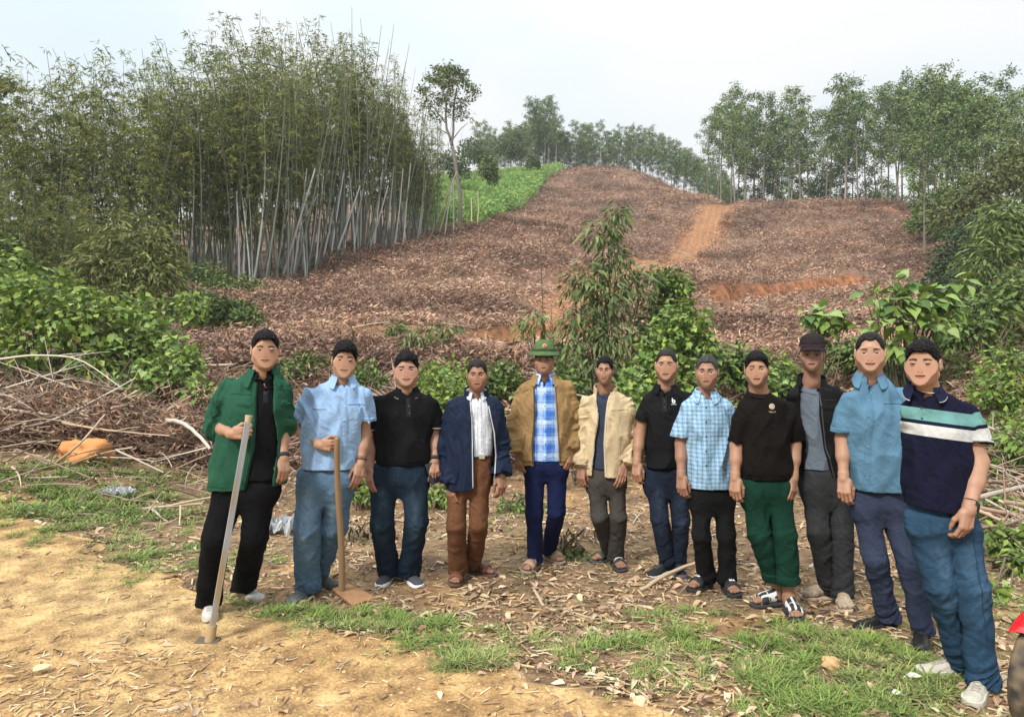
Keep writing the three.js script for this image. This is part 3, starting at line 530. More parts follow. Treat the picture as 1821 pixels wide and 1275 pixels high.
// folds of hanging cloth
function drape(amp, seed, fx = 7, fy = 2.6) { return (x, y, z) => { const w = noise3(x * 3 + seed, y * 3, z * 3) * 0.8; const n = noise3((x + w * 0.12) * fx + seed, (y + x * 0.35 + w * 0.1) * fy, z * fx * 0.8 + seed), m = noise3((x - y * 0.3) * fx * 2.1 + seed + 9, (y) * fy * 1.9, z * fx * 1.7); return amp * ((0.7 - 2.6 * Math.abs(n)) * 0.85 + 0.55 * m); }; }
// rings of folds where a sleeve or a trouser leg bends or piles up
function wrinkles(a, b, amp, seed, where, freq = 34) {
  const dx = b.x - a.x, dy = b.y - a.y, dz = b.z - a.z, L2 = dx * dx + dy * dy + dz * dz, L = Math.sqrt(L2), k0 = freq * 0.62;
  return (x, y, z) => {
    const px = x - a.x, py = y - a.y, pz = z - a.z, t = (px * dx + py * dy + pz * dz) / L2, k = where(t); if (k <= 0) return 0;
    const w = noise3(x * 5 + seed, y * 5, z * 5), u = t * L * k0 + (px * 0.55 + w * 0.09) * k0, cx = (px - dx * t) * 5, cz = (pz - dz * t) * 5;
    const n = noise3(u + seed, cx + w, cz), n2 = noise3(u * 1.9 + seed * 2, cx * 1.6, cz * 1.6 + 4);
    return amp * k * ((1 - 2.6 * Math.abs(n)) * 0.95 + (0.6 - 1.6 * Math.abs(n2)) * 0.5);
  };
}
function box(points, pad) { const b = new THREE.Box3(); for (const p of points) b.expandByPoint(p); b.expandByScalar(pad); return b; }
const hit = (px, py) => { let d = 2.5; for (let i = 0; i < 40; i++) d = (EYE - groundY((px - CX) / FPX * d, d)) * FPX / (py - CY) * 0.6 + d * 0.4; return onGround((px - CX) / FPX * d, d); };

function collar(o) {                                             // a turned-down collar or a stand round a neck
  const g = new GB(), N = 40, gap = o.gap; let prev = null;
  for (let i = 0; i <= N; i++) {
    const u = i / N, ph = gap + (2 * Math.PI - 2 * gap) * u + (o.rot || 0), cs = Math.cos(ph), sn = Math.sin(ph), e = Math.min(u, 1 - u), pt = (o.point || 0) * Math.exp(-((e / 0.09) ** 2)), open = (o.open || 0) * Math.exp(-((e / 0.12) ** 2));
    const y0 = o.c.y - (o.drop || 0) * (0.5 + 0.5 * cs), wv = 0.002 * noise3(u * 9, o.c.x * 30, 2), row = [];
    const put = (r, y, col) => { const rx = o.rx + r + open * 0.7, rz = o.rz + r + wv; row.push(g.v(o.c.x + sn * rx, y0 + y, o.c.z + cs * rz - open * 0.3, col || o.color, sn * rx, y)); };
    const fallLen = o.fall + pt;
    put(0.0, -0.008); put(-(o.tight ?? 0.006), o.stand);
    if (o.fall) { put(0.002, o.stand + 0.004); put(0.007 + 0.2 * fallLen, o.stand - fallLen * 0.45); if (o.edge) { put(0.009 + (o.flare ?? 0.42) * (fallLen - 0.0045) + 0.75 * pt, o.stand - fallLen + 0.0045); put(0.0093 + (o.flare ?? 0.42) * (fallLen - 0.004) + 0.75 * pt, o.stand - fallLen + 0.004, o.edge); } put(0.009 + (o.flare ?? 0.42) * fallLen + 0.75 * pt, o.stand - fallLen, o.edge); put(0.006 + (o.flare ?? 0.42) * fallLen + 0.7 * pt, o.stand - fallLen + 0.002); put(0.003, o.stand - 0.004); }
    else { put(0.005, o.stand + 0.001); put(0.009, o.stand - 0.004, o.edge); put(0.012, -0.010); }
    if (prev) for (let k = 0; k < row.length - 1; k++) g.q(prev[k], row[k], row[k + 1], prev[k + 1]);
    prev = row;
  }
  return g.build();
}

const FEET = [];
const underFoot = (x, d) => { for (const [p, dir] of FEET) { const a = x - p.x, b = -d - p.z, u = a * dir.x + b * dir.z, v = a * dir.z - b * dir.x; if (Math.abs(u) < 0.155 && Math.abs(v) < 0.062) return true; } return false; };
// ---------- one man ----------
function person(s) {
  const d = s.d, O = onGround((s.px - CX) / FPX * d, d), J = (px, py, dz = 0) => at(px, py, d - dz).sub(O), m = 1 / FPX * d;
  if (!s.toned) { s.toned = 1; s.head.skin = s.head.skin.map((q) => q * 0.80); }
  const root = thing('person', s.label, 'person', O, 'men standing in a row');
  const sd = s.seed, base = Math.atan2(-O.x, d) / RAD;           // they look at the camera
  // joints
  const sh = s.sh.map((q) => J(...q)), el = s.el.map((q) => J(...q)), wr = s.wr.map((q) => J(...q)), hip = s.hip.map((q) => J(...q)), kn = s.kn.map((q) => J(...q));
  const feet = s.foot.map((f) => { const toe = hit(f.toe[0], f.toe[1]).sub(O), fy = (f.yaw + base * 0.8) * RAD, dir = V(Math.sin(fy), 0, Math.cos(fy)), L = f.len || 0.262, heel = toe.clone().addScaledVector(dir, -L); heel.y = toe.y = Math.max(toe.y, groundY(heel.x + O.x, -(heel.z + O.z)) - O.y) + (f.up || 0); return { ...f, toe, dir, L, heel, ankle: V(heel.x + dir.x * 0.05, heel.y + 0.095, heel.z + dir.z * 0.05) }; });
  for (const f of feet) FEET.push([f.heel.clone().lerp(f.toe, 0.5).add(O), f.dir]);
  kn.forEach((k, i) => { if (s.kn[i][2] === undefined) k.z = (hip[i].z + feet[i].ankle.z) / 2 + 0.012; });
  // ---- head ----
  const hd = s.head, top = J(...hd.top), chin = J(...hd.chin), H = (top.y - chin.y), sc = H / (0.228 + (hd.hair.top || 0.01) * 0.9 + (hd.long || 0)), hc = V(lerp(chin.x, top.x, 0.5), chin.y + (0.115 + (hd.long || 0)) * sc, 0.035 + (hd.dz || 0));
  const rot = new THREE.Matrix4().makeRotationFromEuler(new THREE.Euler((hd.pitch || 0) * RAD, ((hd.yaw || 0) + base) * RAD, -(hd.roll || 0) * RAD, 'YXZ')), inv = rot.clone().invert(), ie = inv.elements;
  const xs = 0.955 * (hd.w || 1);
  const toHead = (f) => (x, y, z) => { x = (x - hc.x) / sc; y = (y - hc.y) / sc; z = (z - hc.z) / sc; return f((ie[0] * x + ie[4] * y + ie[8] * z) / xs, ie[1] * x + ie[5] * y + ie[9] * z, ie[2] * x + ie[6] * y + ie[10] * z); };
  const fromHead = (x, y, z) => V(x * xs, y, z).applyMatrix4(rot).multiplyScalar(sc).add(hc);
  const hf = toHead(headField(hd)), headF = (x, y, z) => hf(x, y, z) * sc, hcol = toHead(headColor(hd));
  const midSh = sh[0].clone().add(sh[1]).multiplyScalar(0.5), nb = V(lerp(midSh.x, hc.x, s.neckLean ?? 0.62), midSh.y + (s.nbUp ?? 0.092), midSh.z - 0.008);   // base of the neck
  const nr = (s.neck || 0.056) * sc, neckTop = fromHead(0, -0.055, -0.022), neckF = cone(nb, neckTop, nr * 1.08, nr * 0.98), adam = ell(lerp(nb.x, neckTop.x, 0.55), lerp(nb.y, neckTop.y, 0.5), lerp(nb.z, neckTop.z, 0.5) + nr, 0.010, 0.014, 0.010), trapF = (q) => cone(V(nb.x, nb.y - 0.005, nb.z - 0.01), V(lerp(nb.x, sh[q].x, 0.45), lerp(nb.y, sh[q].y, 0.75), sh[q].z - 0.01), nr * 0.8, 0.03);
  const tr = [trapF(0), trapF(1)];
  const neckAll = (x, y, z) => smin(smin(smin(neckF(x, y, z), adam(x, y, z), 0.02), tr[0](x, y, z), 0.03), tr[1](x, y, z), 0.03);
  const headNeck = (x, y, z) => smin(headF(x, y, z), neckAll(x, y, z), 0.022 * sc);
  const cutNeck = nb.y - 0.055;
  const geos = [];
  const hb = new THREE.Box3(V(hc.x - 0.145, cutNeck, hc.z - 0.15), V(hc.x + 0.145, hc.y + 0.15, hc.z + 0.15));
  const sk = hd.skin;
  geos.push(skin((x, y, z) => Math.max(headNeck(x, y, z), cutNeck - y, Math.hypot(x - nb.x, z - nb.z) - 0.125), hb.min, hb.max, 0.0029, (x, y, z) => y < hc.y - 0.125 * sc ? jitc(sk, x, y, z, s.neckTone || 0.94) : hcol(x, y, z)));
  // ---- body under the clothes ----
  const lv = (rows, grow = 0) => rows.map(([py, xl, xr, b, dz = 0]) => { const l = J(xl, py), r = J(xr, py); return [l.y, (l.x + r.x) / 2, dz, (r.x - l.x) / 2 + grow, b + grow]; }).sort((a, b) => a[0] - b[0]);
  const lvT = (rows, g = 0) => {                                 // rows from the photo, closed over the shoulders up to the neck
    const r = lv(rows, g), cx = (sh[0].x + sh[1].x) / 2, hw = (sh[1].x - sh[0].x) / 2, mz = midSh.z, sy = midSh.y, ny = nb.y;
    r.push([sy - 0.012, cx, mz, hw - 0.008 + g, 0.100 + g], [sy + 0.034, lerp(cx, nb.x, 0.12), mz - 0.004, hw - 0.022 + g, 0.092 + g], [lerp(sy + 0.045, ny - 0.012, 0.42), lerp(cx, nb.x, 0.5), mz - 0.008, lerp(hw, 0.075, 0.45) + g, 0.080 + g], [ny - 0.012, nb.x, nb.z, 0.084 + g * 0.7, 0.070 + g * 0.7], [ny + 0.010, nb.x, nb.z, 0.060 + g * 0.5, 0.058 + g * 0.5]);
    return r;
  };
  const torso = loft(lvT(s.wear[s.wear.length - 1].rows)), tIn = (x, y, z) => torso(x, y, z, -0.034);
  const armF = [0, 1].map((i) => { const u = cone(sh[i].clone().lerp(el[i], 0.42), el[i], 0.041, 0.040), l = cone(el[i], wr[i], 0.040, 0.0265), bulge = cone(el[i], el[i].clone().lerp(wr[i], 0.45), 0.036, 0.041); const k = s.arm || 1; return (x, y, z) => smin(smin(u(x, y, z), l(x, y, z), 0.02), bulge(x, y, z), 0.02) - 0.04 * (k - 1); });
  const bareLeg = feet.map((f, i) => { const a = cone(hip[i].clone().add(V(0, -0.05, 0)), kn[i], 0.060, 0.046), b = cone(kn[i], f.ankle, 0.049, 0.034), c = cone(kn[i], kn[i].clone().lerp(f.ankle, 0.45).add(V(0, 0, -0.014)), 0.04, 0.046); return (x, y, z) => smin(smin(a(x, y, z), b(x, y, z), 0.02), c(x, y, z), 0.03); });
  const pel = (() => { const r = lv(s.pants.rows), c = J(0, s.pants.crotch).y, q = r[0]; while (r.length > 1 && r[0][0] < c + 0.035) r.shift(); for (const k of r) k[4] *= 0.88; r.unshift([c - 0.012, q[1], q[2], q[3] * 0.5, 0.058], [c + 0.02, q[1], q[2], q[3] * 0.84, 0.076]); if (r.length > 2 && r[2][0] < c + 0.07) r[2][4] = Math.min(r[2][4], 0.092); return loft(r, 2.2); })();
  const shirtHem = J(0, s.wear[s.wear.length - 1].hem).y + 0.05;
  const bodyF = (x, y, z) => { let q = smin(Math.max(tIn(x, y, z), shirtHem - y), pel(x, y, z, -0.045), 0.03); q = smin(q, Math.min(bareLeg[0](x, y, z), bareLeg[1](x, y, z)), 0.03); q = smin(q, Math.min(armF[0](x, y, z), armF[1](x, y, z)), 0.02); return q; };
  const bb = box([...sh, ...el, ...wr, ...hip, ...kn, ...feet.map((f) => f.ankle)], 0.10); bb.min.y = Math.min(feet[0].ankle.y, feet[1].ankle.y) - 0.06; bb.max.y = midSh.y + 0.05;
  geos.push(skin((x, y, z) => Math.max(bodyF(x, y, z), y - midSh.y - 0.02), bb.min, bb.max, 0.0105, (x, y, z) => jitc(sk, x, y, z, s.armTone || 0.9)));
  // ---- hands ----
  s.hand.forEach((hn, i) => {
    if (!hn) return;
    const Y = V(...(hn.dir || [wr[i].x - el[i].x, wr[i].y - el[i].y, wr[i].z - el[i].z])).normalize(), med = i === 0 ? 1 : -1, Z = V(...(hn.palm || [med * 0.6, 0, -0.75])); Z.addScaledVector(Y, -Z.dot(Y)).normalize();
    const X = Y.clone().cross(Z).multiplyScalar(i === 0 ? 1 : -1), f = handField(hn.pose || HAND_REST), hs = hn.size || 1, w = wr[i];
    const F = (x, y, z) => { x = (x - w.x) / hs; y = (y - w.y) / hs; z = (z - w.z) / hs; return f(x * X.x + y * X.y + z * X.z, x * Y.x + y * Y.y + z * Y.z, x * Z.x + y * Z.y + z * Z.z) * hs; };
    const FF = (x, y, z) => { const q = (x - w.x) * Y.x + (y - w.y) * Y.y + (z - w.z) * Y.z; return Math.max(smin(F(x, y, z), armF[i](x, y, z), 0.012) - 0.0008 + 0.004 * (1 - sstep(-0.045, -0.022, q)), -q - 0.045); };
    const hbx = box([w.clone().addScaledVector(Y, -0.04), w.clone().addScaledVector(Y, 0.19), w.clone().addScaledVector(Y, 0.08).addScaledVector(X, 0.09), w.clone().addScaledVector(Y, 0.08).addScaledVector(Z, 0.10), w.clone().addScaledVector(Y, 0.08).addScaledVector(X, -0.05)], 0.035);
    geos.push(skin(FF, hbx.min, hbx.max, 0.0036, (x, y, z) => { const c = jitc(sk, x, y, z, s.armTone || 0.9), q = ((x - w.x) * Y.x + (y - w.y) * Y.y + (z - w.z) * Y.z) / hs; const r = q > 0.08 ? 0.9 : 1; return [c[0], c[1] * r, c[2] * r]; }));
  });
  // ---- bare feet in sandals ----
  const footFrame = (f, i) => { const Zd = f.dir, Xd = V(Zd.z, 0, -Zd.x).multiplyScalar(i === 0 ? 1 : -1); const F = (g) => (x, y, z) => { x -= f.heel.x; y -= f.heel.y; z -= f.heel.z; return g(x * Xd.x + z * Xd.z, y, x * Zd.x + z * Zd.z); }; const b = box([f.heel, f.toe], 0.075); b.min.y = f.heel.y - 0.01; b.max.y = f.heel.y + 0.13; return { F, b, P: (x, y, z) => V(f.heel.x + Xd.x * x + Zd.x * z, f.heel.y + y, f.heel.z + Xd.z * x + Zd.z * z) }; };
  feet.forEach((f, i) => {
    const { F, b, P } = footFrame(f, i), col = f.color || [0.1, 0.1, 0.1], sole = f.sole || [0.1, 0.1, 0.1], soleH = f.soleH || 0.026;
    const thg = new THREE.Group(); thg.name = f.kind; root.add(thg);
    if (f.kind === 'sandal' || f.kind === 'slide' || f.kind === 'clog') {
      const foot = footField(f.L - 0.012), ff = F((x, y, z) => foot(x, y - soleH, z - 0.006)), leg = bareLeg[i], top2 = f.heel.y + 0.12;
      geos.push(skin((x, y, z) => Math.max(smin(ff(x, y, z), leg(x, y, z), 0.02), y - top2), V(b.min.x, b.min.y, b.min.z), V(b.max.x, top2 + 0.01, b.max.z), 0.004, (x, y, z) => jitc(sk, x, y, z, s.footTone || 0.82)));
      const sl = F(shoeField(f.L, SOLE, 0.004)); part(thg, 'sole', skin((x, y, z) => Math.max(sl(x, y, z), y - f.heel.y - soleH, f.heel.y + 0.002 - y), b.min, b.max, 0.006, tinted(sole, 0.15, 20)), M.rubber);
      const st = footField(f.L - 0.012);
      for (const [z0, z1, slant = 0] of f.straps) part(thg, 'strap', skin(F((x, y, z) => { const zz = z + slant * x; const q = st(x, y - soleH, z - 0.006); return Math.max(Math.abs(q - 0.0045) - 0.0045, z0 - zz, zz - z1, soleH - 0.010 - y, Math.abs(x) - 0.062); }), b.min, b.max, 0.0042, f.strapColor ? (x, y, z) => { const l = [x - f.heel.x, y - f.heel.y, z - f.heel.z]; return f.strapColor(l[0] * f.dir.z - l[2] * f.dir.x, l[1], l[0] * f.dir.x + l[2] * f.dir.z); } : tinted(col, 0.12, 25)), f.mat || M.leather);
      if (f.logo) { const e = F((x, y, z) => st(x, y - soleH, z - 0.006) - 0.009); const g = new GB(), ids = []; for (let a = 0; a <= 6; a++) for (let c = 0; c <= 6; c++) { const lx = lerp(-0.022, 0.022, c / 6), lz = lerp(f.straps[0][0] + 0.022, f.straps[0][1] - 0.02, a / 6); let ly = 0.13; for (let n = 0; n < 60; n++) { const p = P(lx, ly, lz); const q = e(p.x, p.y, p.z); if (q < 0.0012) break; ly -= Math.max(0.0006, q * 0.7); } const p = P(lx, ly + 0.0018, lz); ids.push(g.v(p.x, p.y, p.z, [1, 1, 1], i === 0 ? c / 6 : 1 - c / 6, 1 - a / 6)); } for (let a = 0; a < 6; a++) for (let c = 0; c < 6; c++) { const k = a * 7 + c; g.q(ids[k], ids[k + 1], ids[k + 8], ids[k + 7]); } part(thg, 'strap_print', g.build(), f.logo); }
    } else {
      const prof = f.kind === 'leather_shoe' ? LEATHER : SNEAKER, up = F(shoeField(f.L, prof)), wr2 = (x, y, z) => 0.0015 * noise3(x * 60, y * 60, z * 60);
      const colF = f.paint ? (x, y, z) => { const l = [x - f.heel.x, y - f.heel.y, z - f.heel.z]; return f.paint((l[0] * f.dir.z - l[2] * f.dir.x) * (i === 0 ? 1 : -1), l[1], (l[0] * f.dir.x + l[2] * f.dir.z) / f.L); } : tinted(col, 0.12, 18);
      part(thg, 'upper', skin((x, y, z) => Math.max(up(x, y, z) + wr2(x, y, z), f.heel.y + soleH * 0.6 - y), b.min, b.max, 0.0048, colF), f.mat || M.cloth);
      const sl = F(shoeField(f.L, SOLE, f.soleGrow ?? 0.003)); part(thg, 'sole', skin((x, y, z) => Math.max(sl(x, y, z), y - f.heel.y - soleH + (0.006 * Math.sin(z * 40)) * (f.kind === 'sneaker' ? 0.6 : 0), f.heel.y + 0.001 - y), b.min, b.max, 0.005, tinted(sole, 0.08, 20)), M.rubber);
      if (f.laces) { const g = new GB(); const U = shoeField(f.L, prof); const topAt = (lx, lz) => { let y = 0.13; for (let n = 0; n < 80 && U(lx, y, lz) > 0.0008; n++) y -= Math.max(0.0006, U(lx, y, lz) * 0.6); return y; }; for (let k = 0; k < 5; k++) { const t = (0.40 + k * 0.075) * f.L, w = 0.017; for (const sgn of [1, -1]) { const pts = []; for (let q = 0; q <= 4; q++) { const lx = lerp(-w, w, q / 4), lz = t + sgn * lerp(-0.008, 0.008, q / 4); pts.push(P(lx, topAt(lx, lz) + 0.003, lz)); } g.stick(pts, 0.0026, 0.0026, f.laces, 5); } } for (const sgn of [1, -1]) { const pts = []; for (let q = 0; q <= 8; q++) { const a = q / 8 * Math.PI * 1.7, lx = sgn * (0.006 + 0.020 * Math.sin(a * 0.6)), lz = 0.40 * f.L + 0.016 * Math.sin(a); pts.push(P(lx, topAt(lx * 0.7, lz) + 0.006 + 0.003 * Math.sin(a), lz)); } g.stick(pts, 0.0024, 0.0022, f.laces, 5); } part(thg, 'laces', g.build(), M.plain); }
    }
  });
  part(root, 'body', fuse(geos), M.skin);
  // ---- eyes ----
  for (const sx of [-1, 1]) { const g = new THREE.SphereGeometry(0.0162, 40, 56), q = [], pos = g.attributes.position, look = V(-(hd.yaw || 0) * 0.012, 0.03, 1).normalize(); for (let i = 0; i < pos.count; i++) { const x = pos.getX(i), y = pos.getY(i), z = pos.getZ(i); q.push(...eyeColor(hd, x * sx, z > 0 ? y : 1, look, V(x, y, z).normalize())); const w = fromHead(x + sx * 0.0330, y - 0.001, z + 0.0592); pos.setXYZ(i, w.x, w.y, w.z); } g.setAttribute('color', new THREE.Float32BufferAttribute(q, 3)); g.computeVertexNormals(); part(root, 'eye', g, M.eye); }
  // ---- hair ----
  const HF0 = hairField(hd), HF1 = toHead(HF0), HF = (x, y, z) => HF1(x, y, z) * sc, hcl = hd.hair.color, hcf = (x, y, z) => { const k = 1 + 0.5 * noise3(x * 160, y * 60, z * 90) + (hd.hair.grey ? 0 : 0); let c = [hcl[0] * k, hcl[1] * k, hcl[2] * k]; if (hd.hair.grey) { const n = noise3(x * 330, y * 110, z * 240) + 0.3 * (hc.y + 0.05 - y) / 0.1; c = mixc(c, [0.22, 0.21, 0.20], clamp(n * 1.6) * hd.hair.grey); } return c; };
  const hairG = [skin(HF, V(hc.x - 0.13, hc.y - 0.10, hc.z - 0.15), V(hc.x + 0.13, hc.y + 0.17, hc.z + 0.15), 0.0036, hcf)];
  { // strands lying on it
    const r = RNG(900 + sd), P = hairG[0].attributes.position, N = hairG[0].attributes.normal, g = new GB(), len = hd.hair.strand || 0.012, n = hd.hair.strands ?? 500;
    for (let k = 0; k < n; k++) { const i = r.i(P.count), nn = V(N.getX(i), N.getY(i), N.getZ(i)); if (nn.y < -0.5) continue; const p = V(P.getX(i), P.getY(i), P.getZ(i)); const t = V(r.r(-0.35, 0.35) + (hd.hair.swept || 0), -0.6, p.z > hc.z ? 0.75 : -0.6).addScaledVector(nn, (hd.hair.stand ?? 0.5)); t.addScaledVector(nn, -Math.min(0, t.dot(nn))).normalize(); const sdv = nn.clone().cross(t).normalize(), c = hcf(p.x, p.y, p.z); const a = g.v(p.x - sdv.x * 0.0011, p.y - sdv.y * 0.0011, p.z - sdv.z * 0.0011, c), b2 = g.v(p.x + sdv.x * 0.0011, p.y + sdv.y * 0.0011, p.z + sdv.z * 0.0011, c), l = len * r.r(0.6, 1.3), e = g.v(p.x + t.x * l, p.y + t.y * l - 0.15 * l, p.z + t.z * l, c); g.t(a, b2, e); }
    if (n) hairG.push(g.build());
  }
  part(root, 'hair', fuse(hairG), M.hair);
  // ---- trousers ----
  {
    const p = s.pants, top2 = J(0, p.topY).y, hem = feet.map((f, i) => (p.hem ? p.hem[i] : 0.035) + f.heel.y), legs = feet.map((f, i) => {
      const R = p.r.map((q) => q * 0.94), end = V(f.ankle.x, Math.min(hem[i], f.ankle.y - 0.01), f.ankle.z + (p.fwd ?? 0.012)), a = cone(hip[i], kn[i], R[0], R[1]), b = cone(kn[i], end, R[1], R[2]), w1 = wrinkles(kn[i], end, p.fold ?? 0.007, sd + i * 3, (t) => Math.max(sstep(0.55, 0.95, t) * (1 - sstep(1.1, 1.2, t)), 0.32 * Math.exp(-((t / 0.22) ** 2))), 30), w2 = wrinkles(hip[i], kn[i], p.fold ?? 0.007, sd + 5 + i, (t) => 0.7 * Math.exp(-(((t - 0.05) / 0.25) ** 2)) + 0.4 * sstep(0.75, 1, t), 18);
      const seamx = i === 0 ? -1 : 1;
      const cf = p.cuff ? p.cuff : 0;
      return (x, y, z) => { let q = smin(a(x, y, z), b(x, y, z), 0.012); if (q < 0.05 && q > -0.05) q -= w1(x, y, z) + w2(x, y, z); if (cf && y < hem[i] + cf) q -= 0.006 * sstep(hem[i] + cf, hem[i] + cf - 0.006, y); return Math.max(q, hem[i] + 0.006 * Math.sin(x * 30 + sd) - y); };
    });
    const dr = drape(0.007, sd * 1.7, 9, 5), crotchY = J(0, p.crotch).y, hemTop = p.belt ? 9 : J(0, s.wear[s.wear.length - 1].hem).y;
    const F = (x, y, z) => { const l = Math.min(legs[0](x, y, z), legs[1](x, y, z)); let q = smin(pel(x, y, z), l, 0.045) + 0.016 * sstep(hemTop - 0.02, hemTop + 0.012, y); if (q < 0.04 && q > -0.04) q -= dr(x, y, z); return Math.max(q, y - top2); };
    const pb = box([...hip, ...kn, ...feet.map((f) => f.ankle)], 0.14); pb.min.y = Math.min(...hem) - 0.015; pb.max.y = top2 + 0.012;
    const base = p.color, pc = p.paint ? p.paint({ hip, kn, feet, J }) : tinted(base, 0.10, 7);
    const tg = part(root, 'trousers', skin(F, pb.min, pb.max, 0.0085, pc), p.mat || M.cloth);
    s.pantsF = F;
    if (p.belt) { const y = J(0, p.belt.y, 0.1).y, g = ribbon(F, [[J(p.belt.x[0], 0).x, y], [J(p.belt.x[1], 0).x, y]], 0.034, 0.004, p.belt.color); const bt = part(root, 'belt', g.build(), M.leather); if (p.belt.buckle) { const bx = seen(F, J, p.belt.buckle, p.belt.y)[0]; const z = frontOf(F, bx, y); const bg = new RoundedBoxGeometry(0.042, 0.034, 0.008, 3, 0.003); bg.translate(bx, y, z + 0.008); paintGeo(bg, [0.55, 0.54, 0.52]); part(bt, 'buckle', bg, M.metal); } }
    for (const q of p.seams || []) { const g = ribbon(F, q.pts.map(([a, b]) => seen(F, J, a, b)), q.w || 0.004, 0.0015, q.color || base.map((c) => c * 0.6)); part(tg, q.name || 'seam', g.build(), M.cloth); }
  }
  // ---- what is worn above ----
  const ctx = { base, root, J, m, sh, el, wr, hip, nb, nr, hc, sc, sd, fromHead, lv: lvT, torso, midSh, feet, O, headNeck, pantsF: s.pantsF, bodyTop: midSh.y };
  for (const g of s.wear) garment(ctx, g);
  if (s.extra) s.extra(ctx);
  return ctx;
}
function jitc(sk, x, y, z, k) { const n = 1 + 0.07 * noise3(x * 40, y * 40, z * 40) + 0.05 * noise3(x * 140, y * 140, z * 140); return [sk[0] * k * n, sk[1] * k * n * 0.97, sk[2] * k * n * 0.95]; }
function paintGeo(g, c) { const n = g.attributes.position.count, a = new Float32Array(n * 3); for (let i = 0; i < n; i++) { a[i * 3] = c[0]; a[i * 3 + 1] = c[1]; a[i * 3 + 2] = c[2]; } g.setAttribute('color', new THREE.BufferAttribute(a, 3)); return g; }

